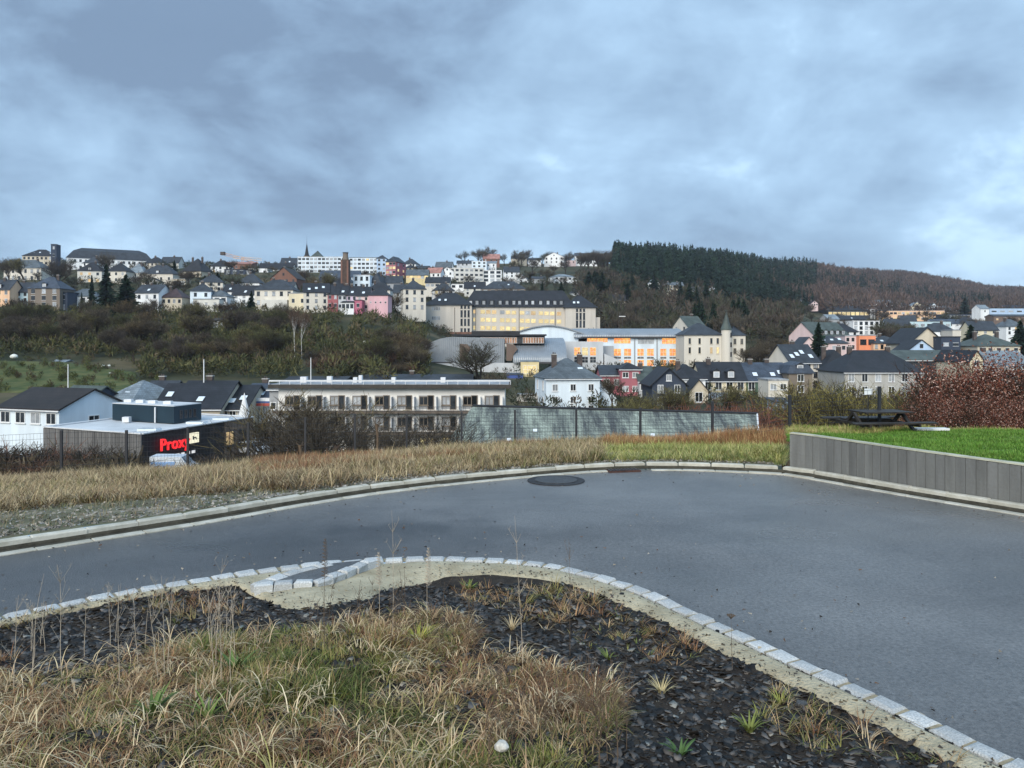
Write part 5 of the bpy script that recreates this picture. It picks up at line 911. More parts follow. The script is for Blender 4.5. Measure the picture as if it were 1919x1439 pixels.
# curved roof hall
def barrel(r, name, x0, x1, y0, y1, z0, rise, m, n=18, quarter=True, t=.4):
    b = MB(); pts = []
    for i in range(n + 1):
        a = math.pi / 2 * i / n; pts.append((y0 + (y1 - y0) * (1 - math.cos(a)), z0 + rise * math.sin(a)))
    prof = [(p[0], p[1]) for p in pts] + [(p[0] + .01, p[1] - t) for p in pts[::-1]]
    V = [(x0, y, z) for y, z in prof] + [(x1, y, z) for y, z in prof]; k = len(prof); b.v = V; b.f = [tuple(range(k))[::-1], tuple(range(k, 2 * k))] + [(i, (i + 1) % k, k + (i + 1) % k, k + i) for i in range(k)]; b.mi = [0] * len(b.f)
    return link(name, b.mesh(name, m), r)
def metal_roof():
    m = mat('standing_seam', (.25, .28, .31), .42, .12, .3, spec=.5, met=.3); nt = m.node_tree; N = nt.nodes; L = nt.links; tc = [n for n in N if n.type == 'TEX_COORD'][0]
    wv = N.new('ShaderNodeTexWave'); wv.inputs['Scale'].default_value = .6; wv.bands_direction = 'X'; wv.inputs['Distortion'].default_value = 0; L.new(tc.outputs['Object'], wv.inputs[0])
    bp = N.new('ShaderNodeBump'); bp.inputs['Strength'].default_value = .6; bp.inputs['Distance'].default_value = .1; L.new(wv.outputs[0], bp.inputs['Height']); L.new(bp.outputs[0], N['Principled BSDF'].inputs['Normal']); return m
M_SEAM = metal_roof()
def hall():
    d = 205; k = d / F; r = root_at('sports_hall', 770, 740, d, 0, 'sports hall with two curved grey metal roofs and a dark glazed clerestory', 'sports hall')
    X = lambda px: (px - 770) * k; Z = lambda py: (740 - py) * k
    # left dome: quarter ellipse seen side-on, sloping down left
    b = MB(); n = 20; prof = [(X(768), Z(705))]
    for i in range(n + 1): a = math.pi / 2 * i / n; prof.append((X(852) - (X(852) - X(768)) * math.cos(a), Z(700) + (Z(631) - Z(700)) * math.sin(a)))
    prof += [(X(962), Z(636)), (X(974), Z(700)), (X(974), -2), (X(768), -2)]
    b.prism([(x, 0, z) for x, z in prof[1:n + 2]] + [(X(945), 0, Z(634)), (X(945), 0, Z(700))], (0, 26, 0)); link('left_curved_roof', b.mesh('left_curved_roof', M_SEAM), r)
    abox(r, 'wall', X(768) + .3, X(975), -.1, 25, -3, Z(701), wm('lgrey')); abox(r, 'roof_edge', X(768), X(848), -.4, 0, Z(680), Z(678), M_FRD)
    abox(r, 'blue_door', X(796), X(812), -.25, -.1, Z(704), Z(682), wm('paleblue'))
    abox(r, 'grey_cladding', X(812), X(975), -.25, -.1, Z(712), Z(680), wm('lgrey'))
    # dark gables in the roof
    for px in (862, 949): link('dark_gable', MB().prism([(X(px), -.5, Z(644)), (X(px + 14), -.5, Z(645)), (X(px + 21), -.5, Z(654)), (X(px + 14), -.5, Z(663)), (X(px + 10), -.5, Z(676)), (X(px), -.5, Z(676))], (0, 3, 0)).mesh('dark_gable', wm('brown')), r)
    barrel(r, 'right_curved_roof', X(962), X(1062), -1, 18, Z(678), Z(632) - Z(678), M_SEAM); abox(r, 'eaves_fascia', X(972), X(1050), -1.25, -1.0, Z(681), Z(678), M_FRD)
    abox(r, 'bridge_wall', X(850), X(1022), 3, 9, Z(644), Z(629), wm('dark')); abox(r, 'bridge_roof', X(846), X(1025), 2.2, 9.5, Z(629) + .01, Z(626), rm('dark'))
    abox(r, 'upper_roof', X(880), X(975), 9.6, 20, Z(628), Z(619), rm('dark'))
    for a, b_, n in ((852, 890, 8), (899, 969, 15), (980, 1020, 8)):
        for i in range(n):
            w_ = (b_ - a) / n; o = link('window', win_mesh(w_ * k * .96, 11.5 * k, 'w', 'strip'), r, (X(a + w_ * (i + .5)), 3 - .012, Z(637.5))); link('pane', pane_mesh(w_ * k * .96, 11.5 * k, mat('glass_amber', (.62, .30, .15), .3, .6, 2, emit=.22, obj_var=.5)), o)
hall()
def arch_gable():
    d = 236; k = d / F; r = root_at('classroom_block', 964, 700, d, 0, 'white three storey classroom block with glowing orange glazed bays and a curved metal roof', 'school')
    X = lambda px: (px - 964) * k; Z = lambda py: (700 - py) * k
    n = 24; arc = []
    for i in range(n + 1):
        t = i / n; px = 964 + (1100 - 964) * t; py = 626 - 14 * math.sin(math.pi * min(1, t * 1.0) ** .95) if t < .5 else 626 - 14 * math.sin(math.pi * t) + (t - .5) * 2 * 4; arc.append((X(px), Z(py)))
    b = MB().prism([(X(964), 0, Z(648))] + [(x, 0, z) for x, z in arc] + [(X(1100), 0, Z(648))], (0, 9, 0)); link('arched_gable', b.mesh('arched_gable', wm('bluewhite')), r)
    b = MB().prism([(x, -.6, z + .1) for x, z in arc] + [(x, -.6, z + .5) for x, z in arc[::-1]], (0, 10, 0)); link('arched_roof', b.mesh('arched_roof', M_SEAM), r)
    abox(r, 'wall', X(1084), X(1276), -.0, 12, -3, Z(631), wm('bluewhite')); abox(r, 'side_wall', X(1276) + .01, X(1279), .6, 11, -3, Z(633), wm('grey'))
    ro = MB(); pr = []
    for i in range(10): a = math.pi / 2 * i / 9; pr.append((-1.0 + 10 * (1 - math.cos(a)), Z(631) + (Z(614.5) - Z(631)) * math.sin(a)))
    ro.prism([(X(1075), y, z) for y, z in pr] + [(X(1075), y + .1, z - .45) for y, z in pr[::-1]], (X(1280) - X(1075), 0, 0)); link('curved_roof', ro.mesh('curved_roof', M_SEAM), r)
    abox(r, 'eaves_fascia', X(1088), X(1279), -1.1, -.6, Z(633), Z(630.6), M_FRD)
    for px in (1148, 1190, 1232, 1188.5): pass
    for px in (1189, 1231): link('downpipe', MB().tube((0, 0, -2), (0, 0, Z(632)), .16, .16, 5).mesh('downpipe', wm('grey')), r, (X(px), -.2, 0))
    # glazed side bays
    def bay(px0, px1, py0, py1, m, fr='w', rows=None):
        w_ = (px1 - px0) * k; h_ = (py1 - py0) * k; o = link('window', win_mesh(w_, h_, fr, 'grid'), r, (X((px0 + px1) / 2), -.012, Z((py0 + py1) / 2))); link('pane', pane_mesh(w_, h_, m), o)
    bay(1100, 1139, 633, 641.5, M_LITO); bay(1150, 1182, 631.5, 644, M_LITO); bay(1195, 1226, 631.8, 644.5, M_GLC); bay(1240, 1267, 631.8, 644.6, M_LITO)
    for a, b_ in ((1150, 1164), (1169, 1183), (1194, 1207), (1212, 1225.5), (1237, 1249), (1254, 1267)):
        bay(a, b_, 653, 667, M_LITO); bay(a, b_, 668, 672.5, M_GL); bay(a, b_, 674, 686, M_LITO)
    # projecting glazed box
    x0 = X(1069); b = MB().box(X(1048), X(1124), -9, -4, -3, Z(640), 0); link('glazed_projection', b.mesh('glazed_projection', wm('lgrey')), r)
    kk = (d - 9) / F; 
    for a, b_, m in ((1071, 1083, M_LITO), (1085, 1097, M_LITY), (1099, 1112, M_LITO)):
        o = link('window', win_mesh(12 * kk, 16 * kk, 'w', 'grid'), r, (X((a + b_) / 2) * 1.0, -9.012, Z(658))); link('pane', pane_mesh(12 * kk, 16 * kk, m), o)
        o = link('window', win_mesh(12 * kk, 12 * kk, 'w', 'grid'), r, (X((a + b_) / 2) * 1.0, -9.012, Z(673))); link('pane', pane_mesh(12 * kk, 12 * kk, M_GL), o)
    abox(r, 'link_wing', X(1126), X(1146), -5, 0, -3, Z(648), wm('grey'))
    link('glazed_lean_to', MB().prism([(X(1126), -9, -3), (X(1158), -9, -3), (X(1158), -9, Z(676)), (X(1126), -9, Z(662))], (0, 4, 0)).mesh('glazed_lean_to', wm('lgrey')), r)
arch_gable()
def flats():
    d = 96; k = d / F; r = root_at('apartment_block', 522, 850, d, 0, 'long white three storey flats with dark balcony slabs and a flat roof behind the fence', 'apartment block')
    X = lambda px: (px - 522) * k; Z = lambda py: (850 - py) * k; c = mat('wall_flats', (.86, .86, .83), .9, .07, .5, streak=True)
    W = X(946); abox(r, 'wall', 0, W, 0, 11, -4, Z(727), c)
    abox(r, 'roof', -1.0, W + .8, -1.1, 11.5, Z(727) + .003, Z(720), mat('fascia_dark', (.06, .055, .05), .8, .2)); abox(r, 'roof_membrane', -.7, W + .5, -.8, 11.2, Z(720) + .003, Z(720) + .05, rm('flat'))
    b = MB(); b.box(-.9, W + .7, -1.0, -.96, Z(716) + .12, Z(716) + .3)
    for i in range(24): x = -.9 + (W + 1.6) * i / 23; b.box(x - .03, x + .03, -1.0, -.95, Z(720), Z(716) + .12)
    link('roof_rail', b.mesh('roof_rail', M_FASC), r)
    cols = [548, 590, 632, 674, 716, 758, 799, 841, 881, 922]
    for fl, zt in ((2, 741), (1, 780.5), (0, 818)):
        for ci, px in enumerate(cols):
            if fl == 0 and ci not in (3, 4, 6, 7): continue
            lit = M_LITY if (fl == 0 and ci in (6, 7)) else None
            add_win(r, X(px - 5), -.012, Z(zt + 10), 0, 1.1, 1.15, lit or (M_GL if random.random() < .7 else M_GLC), 's'); add_win(r, X(px + 8), -.012, Z(zt + 13), 0, .75, 1.75, lit or M_GL, 's', 'strip')
            abox(r, 'window_niche', X(px - 14), X(px + 15), -.010, .0, Z(zt + 26), Z(zt), wm('grey'))
            if fl: abox(r, 'partition', X(px + 19.6), X(px + 20.8), -1.3, 0, Z(zt + 26), Z(zt + 2), wm('lgrey'))
    for zt in (768, 808):
        abox(r, 'balcony', -.3, W - .3, -1.5, 0, Z(zt + 5), Z(zt + 1), mat('balcony_dark', (.12, .10, .085), .9, .3))
        b = MB(); 
        for i in range(60): b.box(-.3 + W * i / 59.6, -.27 + W * i / 59.6, -1.5, -1.47, Z(zt + 1) + .001, Z(zt - 7))
        b.box(-.3, W - .3, -1.52, -1.45, Z(zt - 7) + .001, Z(zt - 7) + .04); link('railing', b.mesh('railing', M_FRD), r)
    for px, pyt, w_ in ((556, 707, .8), (606, 706, .6), (656, 708, .5), (666, 704, .4), (730, 708, .5), (826, 708, .6)): link('roof_vent', MB().box(-w_ / 2, w_ / 2, 0, .8, 0, Z(pyt) - Z(718)).mesh('roof_vent', M_FASC), r, (X(px), 3, Z(720) + .06))
flats()
def barn():
    d = 46; k = d / F; r = root_at('old_barn', 832, 862, d, 0, 'old barn with a long moss streaked slate roof just behind the mesh fence', 'barn')
    # ridge from (885,761) to (1420,776), receding slightly; eaves far below
    m = mat('roof_mossy', (.075, .085, .088), .8, c2=(.38, .44, .37), sc=.24, bump=.6, bsc=10, slate=.26, ramp=(.42, .60)); nt = m.node_tree; N = nt.nodes
    n = [q for q in N if q.type == 'TEX_NOISE'][0]; mp = N.new('ShaderNodeMapping'); tc = [q for q in N if q.type == 'TEX_COORD'][0]; mp.inputs['Rotation'].default_value = (0, -.75, 0); mp.inputs['Scale'].default_value = (2.6, .3, .45); n.inputs['Detail'].default_value = 9; n.inputs['Roughness'].default_value = .78
    nt.links.new(tc.outputs['Object'], mp.inputs[0]); nt.links.new(mp.outputs[0], n.inputs[0])
    A = P(886, 761, d + 5); B = P(1419, 775.5, d + 3); C_ = P(1424, 850, d - 2); D_ = P(822, 850, d - 1); o = r.location
    A, B, C_, D_ = [q - o for q in (A, B, C_, D_)]; bk = Vector((0, 6, -4.2)); dn = Vector((0, 0, -.22))
    b = MB(); b.prism([D_ + dn, C_ + dn, B + dn, A + dn], -dn); b.prism([A + dn, B + dn, B + bk + dn, A + bk + dn + Vector((-1.8, 0, 0))], -dn); rf = link('roof', b.mesh('roof', m), r)
    w_ = MB().prism([D_ + Vector((.3, .3, -.5)), C_ + Vector((-.25, .3, -.5)), C_ + Vector((-.25, .3, -3)), D_ + Vector((.3, .3, -3))], (0, 5, 0)); link('wall', w_.mesh('wall', wm('stone')), r)
    g = MB(); c0 = C_ + Vector((-.3, .3, -.3)); b0 = B + Vector((-.2, 0, -.3)); e0 = b0 + bk + Vector((2.4, 0, 0)); g.prism([c0, b0 + Vector((.1, .1, -.2)), e0, e0 + Vector((0, 0, -2.5)), c0 + Vector((0, 0, -2.5))], (.12, .1, 0)); link('brick_gable', g.mesh('brick_gable', wm('brick')), r)
    link('ridge', MB().tube(A + Vector((0, 0, .02)), B + Vector((0, 0, .02)), .10, .10, 6).mesh('ridge', rm('dark')), r); link('verge_board', MB().tube(B, C_ + Vector((0, 0, 0)), .07, .07, 4).mesh('verge_board', M_FASC), r)
    S = (C_ - D_).normalized(); 
    for px in (966, 1004, 1044, 1082, 1120, 1165, 1212): 
        t = (px - 886) / 533; q = A.lerp(B, t) + Vector((0, -.28, -.38)); link('ridge_vent', MB().box(-.17, .17, -.12, .12, -.05, .06).mesh('ridge_vent', M_FASC), rf, q + Vector((0, 0, .12)), rot=(.7, 0, 0))
    for (t, s) in ((.27, .55), (.2, .75), (.66, .62)): q = A.lerp(B, t).lerp(D_.lerp(C_, t), s); link('roof_hatch', MB().box(-.12, .12, -.1, .1, -.08, .04).mesh('roof_hatch', M_SKYL), rf, q + Vector((0, 0, .08)), rot=(.75, 0, 0))
barn()
def villa():
    d = 222; k = d / F; r = root_at('turret_villa', 1282, 685, d, 0, 'cream villa with a slender round turret and a green pointed spire', 'villa'); X = lambda px: (px - 1282) * k; Z = lambda py: (685 - py) * k
    abox(r, 'wall', 0, X(1352), 0, 11, -3, Z(627), wm('cream')); abox(r, 'right_wing', X(1368), X(1401), 2, 10, -3, Z(628), wm('cream'))
    link('roof', roof_mb('hip', X(1352), 11, 0, Z(604) - Z(627), 0, .5, rin=5).mesh('roof', rm('slate')), r, (0, 0, Z(627) + .005)); link('wing_roof', roof_mb('hip', X(1401) - X(1368), 8, 0, 2.6, 0, .3, rin=3).mesh('wing_roof', rm('slate')), r, (X(1368), 2, Z(628) + .005))
    cx = X(1361); R = X(1370.5) - cx; b = MB(); n = 14; b.prism([(cx + R * math.cos(2 * math.pi * i / n), 0 + R * math.sin(2 * math.pi * i / n), -3) for i in range(n)], (0, 0, Z(617) + 3)); tw = link('turret', b.mesh('turret', wm('cream')), r)
    b = MB(); b.tube((cx, 0, Z(618)), (cx, 0, Z(607)), R * 1.18, R * .72, n); b.tube((cx, 0, Z(607)), (cx, 0, Z(585)), R * .72, .12, n); b.tube((cx, 0, Z(585)), (cx, 0, Z(579)), .08, .05, 5); b.box(cx - .3, cx + .3, -.3, .3, Z(583), Z(581.5)); link('spire', b.mesh('spire', rm('green')), tw)
    for px in (1292.5, 1311, 1333, 1345): add_win(r, X(px), -.012, Z(639), 0, .75, 1.8, M_GL, 'c'); add_win(r, X(px), -.012, Z(656.5), 0, .8, 1.9, {1345: M_LITY, 1333: M_LIT}.get(px, M_GL), 'c')
    for px in (1381, 1394): [add_win(r, X(px), 2 - .012, Z(py), 0, .9, 1.8, M_GL, 'c') for py in (640, 658)]
    for py in (628, 646, 664): add_win(r, X(1368), -R * .72, Z(py), .6, .6, 1.4, M_GL, 'd', 'strip')
    link('skylight', sm('skylight'), r, (X(1310), 1.6, Z(621)), rot=(.6, 0, 0))
villa()
# brick stack, spires, crane
p = P(647.5, 545, 335); k = 335 / F; r = empty('brick_stack', p, 0, 'tall square brick stack with a pale drum top on the left hillside', 'chimney stack'); Z = lambda py: (545 - py) * k
b = MB().prism([(-1.75, -1.75, -3), (1.75, -1.75, -3), (1.75, 1.75, -3), (-1.75, 1.75, -3)], (0, 0, Z(487) + 3)); link('shaft', b.mesh('shaft', mat('stack_brick', (.085, .06, .05), .95, .3, .6)), r)
for s in (-1, 1): link('pilaster', MB().box(s * 1.3 - .35, s * 1.3 + .35, -1.95, -1.751, -2, Z(489)).mesh('pilaster', wm('brick')), r)
b = MB().tube((0, 0, Z(487)), (0, 0, Z(474.5)), 1.35, 1.05, 12); link('drum', b.mesh('drum', wm('stone')), r); link('cap', MB().tube((0, 0, Z(474.5)), (0, 0, Z(473)), 1.3, 1.3, 12).mesh('cap', M_FRD), r)
p = P(575, 486, 470); k = 470 / F; r = empty('church_spire', p, 0, 'thin dark church spire rising behind the white hospital block', 'church spire'); b = MB(); b.tube((0, 0, -8), (0, 0, 6 * k * 1), 2.2, 2.0, 8); link('belfry', b.mesh('belfry', wm('stone')), r)
b = MB(); b.tube((0, 0, 5 * k), (0, 0, 10 * k), 1.9, 1.2, 8); b.tube((0, 0, 10 * k), (0, 0, 30 * k), 1.2, .08, 8); b.tube((0, 0, 30 * k), (0, 0, 43 * k), .09, .05, 4); link('spire', b.mesh('spire', rm('dark')), r)
p = P(1493, 628, 455); k = 455 / F; r = empty('church_tower', p, 0, 'slender pale church tower with a thin spire among brown trees', 'church tower'); b = MB().box(-2, 2, -2, 2, -4, 30 * k); link('tower', b.mesh('tower', wm('beige')), r); b = MB().tube((0, 0, 30 * k), (0, 0, 50 * k), 2.4, .06, 4); link('spire', b.mesh('spire', rm('slate')), r)
p = P(478, 505, 460); k = 460 / F; r = empty('tower_crane', p, 0, 'orange crane jib rising over the hilltop building site', 'crane'); M_OR = mat('crane_orange', (.55, .30, .16), .6)
def lattice(a, b_, wdt, n, m):
    mb = MB(); a = Vector(a); b_ = Vector(b_); u = Vector((0, 0, 1)) * wdt if abs((b_ - a).z) < abs((b_ - a).x) else Vector((1, 0, 0)) * wdt
    for s in (0, 1): mb.tube(a + u * s, b_ + u * s, .16, .16, 4)
    for i in range(n): q0 = a.lerp(b_, i / n); q1 = a.lerp(b_, (i + 1) / n); mb.tube(q0 + u * (i % 2), q1 + u * ((i + 1) % 2), .1, .1, 3)
    return mb.mesh('x', m)
link('jib', lattice((-20, 0, 30 * k * .93), (2, 0, 12 * k), 1.3, 12, M_OR), r); link('jib_tip', lattice((-13, 0, 21 * k), (4, 0, 17 * k), 1.2, 8, mat('crane_pale', (.6, .5, .4), .6)), r); link('mast', lattice((-8, 0, -3), (-8, 0, 22 * k), 1.2, 10, M_OR), r); link('counterweight', MB().box(-20.5, -18, -1, 1, 27 * k, 33 * k).mesh('counterweight', M_CH), r)

# ---------------------------------------------------------------- SUPERMARKET
def market():
    M_CLAD = mat('timber_cladding_grey', (.15, .15, .15), .9, .25, 1.2, streak=True, obj_var=.15); M_CLB = mat('timber_cladding_brown', (.15, .115, .095), .9, .3, 1.2, streak=True, obj_var=.15); M_BLK = mat('black_panel', (.018, .018, .022), .5, .2); M_NAVY = mat('navy_panel', (.012, .03, .045), .55, .12, .6); M_MEM = mat('roof_membrane', (.55, .58, .60), .6, .15, .3)
    d = 70; zt = CAMZ - (813 - HY) * d / F; c = P(266, 813, d); r = empty('supermarket', (c.x, c.y, zt), 0, 'flat roofed supermarket with timber cladding, a navy upper box and a red sign', 'supermarket')
    Lp = Vector(P(82, 800, 76)); Lp.z = zt; Rp = Vector(P(474, 781, 86.5)); Rp.z = zt; O = Vector((c.x, c.y, zt)); L0 = Lp - O; R0 = Rp - O; bkk = L0 + R0
    L0.z = R0.z = 0; T = lambda a, b_: L0 * a + R0 * b_
    b = MB().prism([T(0, 0) + Vector((0, 0, -6)), T(0, 1) + Vector((0, 0, -6)), T(1, 1) + Vector((0, 0, -6)), T(1, 0) + Vector((0, 0, -6))], (0, 0, 5.9)); link('wall', b.mesh('wall', M_BLK), r)
    b = MB().prism([T(-.0, -.0), T(-.0, 1.0), T(1.0, 1.0), T(1.0, -.0)], (0, 0, .02)); link('roof', b.mesh('roof', M_MEM), r).location.z = -.09
    # parapet caps
    def cap(a, b_, name='parapet_cap'):
        u = (b_ - a).normalized(); nn = Vector((-u.y, u.x, 0)) * .16; link(name, MB().prism([a - nn, b_ - nn, b_ + nn, a + nn], (0, 0, .10)).mesh(name, M_FASC), r).location.z = -.03
    cap(T(0, 0), T(0, 1)); cap(T(0, 0), T(1, 0)); cap(T(1, 0), T(1, 1)); cap(T(0, 1), T(1, 1))
    def boards(a, b_, m, n, z0=-6, z1=-.12):
        u = (b_ - a); ln = u.length; u.normalize(); outn = Vector((u.y, -u.x, 0)); outn = outn if outn.y < 0 else -outn
        bm_ = {}
        for i in range(n):
            w_ = ln / n; key = i % 3
            if key not in bm_: bm_[key] = MB().box(0, w_ - .035, -.05 - .012 * key, 0, z0, z1).mesh('board', m)
            p0 = a + u * (w_ * i) + outn * .005; link('board', bm_[key], r, p0, math.atan2(u.y, u.x))
    boards(T(1, 0), T(0, 0), M_CLAD, 44); boards(T(0, .70), T(0, 1), M_CLB, 20)
    ur = R0.normalized(); outr = Vector((ur.y, -ur.x, 0)); ang = math.atan2(ur.y, ur.x)
    for t in (.745, .86, .92): o = link('window', win_mesh(.9 if t > .8 else 1.5, 1.6, 'd', 'cas'), r, T(0, t) + outr * .07 + Vector((0, 0, -1.9)), ang); link('pane', pane_mesh(.9 if t > .8 else 1.5, 1.6, M_LIT if t < .8 else M_GL), o)
    pt_at = lambda px: min((i / 1000 for i in range(1001)), key=lambda t: abs(px_of((O + T(0, t) + outr * .28).x, (O + T(0, t) + outr * .28).y) - px))
    t0_, t1_ = pt_at(300), pt_at(354)
    # glazing strip under the sign
    for i in range(7): o = link('window', win_mesh(.7, .4, 'd', 'strip'), r, T(0, t0_ + .02 + i * .045) + outr * .03 + Vector((0, 0, -2.55)), ang); link('pane', pane_mesh(.7, .4, mat('shop_light', (.85, .87, .9), .5, .1, emit=.4)), o)
    # red letters
    cu = bpy.data.curves.new('letters', 'FONT'); cu.body = 'Proxy'; cu.size = 1.55; cu.extrude = .08; cu.offset = .010; cu.space_character = 1.1; to = bpy.data.objects.new('tmp', cu); COL.objects.link(to); dg_ = bpy.context.evaluated_depsgraph_get(); me = bpy.data.meshes.new_from_object(to.evaluated_get(dg_)); bpy.data.objects.remove(to)
    me.materials.clear(); me.materials.append(mat('sign_red', (1.0, .012, .02), .5, .02, emit=.55)); want = (T(0, t1_) - T(0, t0_)).length; tpos = T(0, t0_) + outr * .28 + Vector((0, 0, -1.85)); lt = link('sign_letters', me, r, tpos, rot=(math.pi / 2, 0, ang))
    bb = [v.co.x for v in me.vertices]; lt.scale = (want / (max(bb) - min(bb)), 1.05, 1)
    tb0, tb1 = pt_at(357), pt_at(373); hw = (T(0, tb1) - T(0, tb0)).length / 2; q = T(0, (tb0 + tb1) / 2) + outr * .16 + Vector((0, 0, -1.15)); bx = link('sign_box', MB().box(-hw, hw, -.12, .08, -.5, .5).mesh('sign_box', mat('sign_cream', (1.0, .93, .70), .5, .06, emit=.44)), r, q, ang)
    em = MB(); pts = [(-.22, -.16), (-.1, -.2), (-.06, -.02), (.1, -.04), (.14, -.2), (.24, -.2), (.2, .06), (.1, .1), (-.1, .08), (-.16, .22), (-.28, .2), (-.26, .04)]; em.prism([(x * hw * 1.9, -.14, z) for x, z in pts], (0, .015, 0)); link('emblem', em.mesh('emblem', M_FRD), bx)
    # navy upper box
    a0, a1, b0, b1 = .08, .80, .30, .66
    dd = 78; C2 = P(326, 802, 79) - O; C2.z = 0; uL = L0.normalized(); hL = 9.3; hR = 4.3
    q0 = C2; q1 = C2 + uL * hL; q2 = C2 + ur * hR; q3 = C2 + uL * hL + ur * hR; bx = link('upper_storey', MB().prism([q0, q2, q3, q1], (0, 0, 1.75)).mesh('upper_storey', M_NAVY), r); link('upper_roof', MB().prism([q0 + Vector((0, 0, 1.752)), q2 + Vector((0, 0, 1.752)), q3 + Vector((0, 0, 1.752)), q1 + Vector((0, 0, 1.752))], (0, 0, .08)).mesh('upper_roof', M_MEM), r)
    for t in (.25, .42, .58, .74): add_win(r, *(q0 + (q2 - q0) * t + outr * .01 + Vector((0, 0, .85))), ang, .4, .95, M_GL, 'd', 'strip')
    outl = Vector((-uL.y, uL.x, 0)); outl = outl if outl.y < 0 else -outl
    pp = q0 + (q1 - q0) * .28 + outl * .12; link('downpipe', MB().tube(pp, pp + Vector((0, 0, 1.6)), .09, .09, 8).mesh('downpipe', M_FASC), r)
    pp = q0 + (q1 - q0) * .62 + outl * 1.0; link('roof_unit', MB().box(-.35, .35, -.3, .3, 0, .55).mesh('roof_unit', M_FASC), r, pp)
    for t in (.1, .3, .5, .75): pp = q1.lerp(q0, t) + ur * 1.5; link('roof_unit', MB().box(-.4, .4, -.3, .3, 0, .32).mesh('roof_unit', M_FASC), r, pp + Vector((0, 0, 1.83)))
    for t in (.15, .55, .8): link('roof_light', MB().box(-.9, .9, -.6, .6, -.07, .16).mesh('roof_light', M_SKYL), r, T(.12, t))
    # lamp by the sign
market()
# white party tent, signs and poles
p = P(458, 784, 96); k = 96 / F; r = empty('party_tent', p, 0, 'small white pointed party tent behind the supermarket roof', 'tent'); b = MB(); b.tube((0, 0, 0), (0, 0, 20 * k), .85, .5, 8); b.tube((0, 0, 20 * k), (0, 0, 48 * k), .5, .02, 8); link('canopy', b.mesh('canopy', M_FR), r)
r = empty('shop_banner', P(485, 757, 112.6), 0, 'red white and blue banner on the front of the dark roofed shop', 'banner'); 
for i, (c_, z0, z1) in enumerate((((.07, .12, .30), .15, .4), ((.75, .78, .8), .42, .9), ((.50, .10, .08), -.3, .1))): link('stripe', MB().box(-1.9, 1.7, -.06, .0, z0, z1).mesh('stripe', mat('stripe_%d' % i, c_, .7)), r)
for px, yt, yb, d, lab in ((382, 673, 730, 112, 'tall white flag pole above the black slate hall'), (582.5, 670, 722, 140, 'tall white pole behind the roof of the flats'), (127.5, 682, 730, 130, 'thin white pole in front of the green lawn'), (1166, 594, 640, 290, 'thin dark lamp post above the classroom roof')):
    p = P(px, yb, d); h = (yb - yt) * d / F; o = empty('pole', p, 0, lab, 'pole'); link('shaft', MB().tube((0, 0, -1), (0, 0, h), .10, .07, 8).mesh('shaft', M_METAL if 'dark' in lab else M_FR), o); link('cap', MB().tube((0, 0, h), (0, 0, h + .12), .12, .12, 8).mesh('cap', M_FRD), o)
    if 'lamp' in lab: link('lamp_arm', MB().box(-1.2, 1.2, -.2, .2, h + .12, h + .4).mesh('lamp_arm', M_FR), o)
# greenhouse, bales, hut on the slope
H('greenhouse', 'small pale green greenhouse above the lawn on the left slope', 91, 126, 690, 679, 674, 168, 'lblue', 'lgrey', 'gable', 3.5, -15, 1, 4, (.8, .8), cat='greenhouse', chim=0)
H('garden_hut', 'little white hut hidden in the bare thicket', 400, 418, 606, 599, 596, 236, 'white', 'dark', 'gable', 3, 0, 1, 2, (.8, .8), cat='hut', chim=0)
H('store', 'dark blue timber store left of the cream school', 752, 797, 646, 632, 630, 300, 'slateblue', 'dark', 'flat', 6, 0, 1, 4, (1.2, 2), cat='shed', chim=0, frame='d')
for px, py, d, s, lab in ((26, 668, 170, .75, 'round pale tarpaulin covered heap at the left edge of the slope'), (193, 686, 162, .42, 'white round bale, left one of the pair on the slope'), (204, 685.5, 162, .38, 'small flat white bale, right one of the pair'), (207, 701, 156, .5, 'yellowish white bale below the pair'), (683, 641, 215, .4, 'small white water barrel on the meadow left of the school')):
    me = bpy.data.meshes.new('heap'); bm = bmesh.new(); bmesh.ops.create_icosphere(bm, subdivisions=2, radius=1)
    for v in bm.verts: v.co *= 1 + random.uniform(-.08, .08); v.co.z = v.co.z * .7
    bm.to_mesh(me); bm.free(); me.materials.append(mat('tarpaulin', (.66, .68, .62), .7, .15)); o = link('heap', me, loc=P(px, py, d), scale=s * d / 160); tag(o, lab, 'bale')
# vehicles
def car_mesh():
    b = MB(); prof = [(-2.1, .3), (-2.15, .75), (-1.9, .95), (-1.2, 1.0), (-.65, 1.42), (.75, 1.45), (1.45, 1.0), (2.05, .88), (2.15, .6), (2.1, .3)]; b.prism([(x, -.85, z) for x, z in prof], (0, 1.7, 0)); return b.mesh('body', [mat('car_paint', (.62, .65, .68), .25, .05, spec=.7)])
CB = car_mesh(); g = MB(); 
for s in (-1, 1): g.prism([(-1.1, s * .855, .98), (-.6, s * .855, 1.36), (.7, s * .855, 1.38), (1.3, s * .855, 1.0)], (0, s * .02, 0))
g.prism([(-1.35, -.7, 1.02), (-.72, -.7, 1.40), (-.72, .7, 1.40), (-1.35, .7, 1.02)], (-.03, 0, .03)); g.prism([(1.52, -.7, 1.02), (.82, -.7, 1.42), (.82, .7, 1.42), (1.52, .7, 1.02)], (.03, 0, .03)); GLm = g.mesh('glass', M_GL)
wl = MB(); wl.tube((0, -.12, 0), (0, .12, 0), .33, .33, 12); wl.tube((0, -.13, 0), (0, .13, 0), .18, .18, 10, 1); WHm = wl.mesh('wheel', [mat('tyre', (.02, .02, .02), .9), M_FASC]); hl = MB().box(-.05, .05, -.22, .22, -.1, .1).mesh('headlight', M_SKYL)
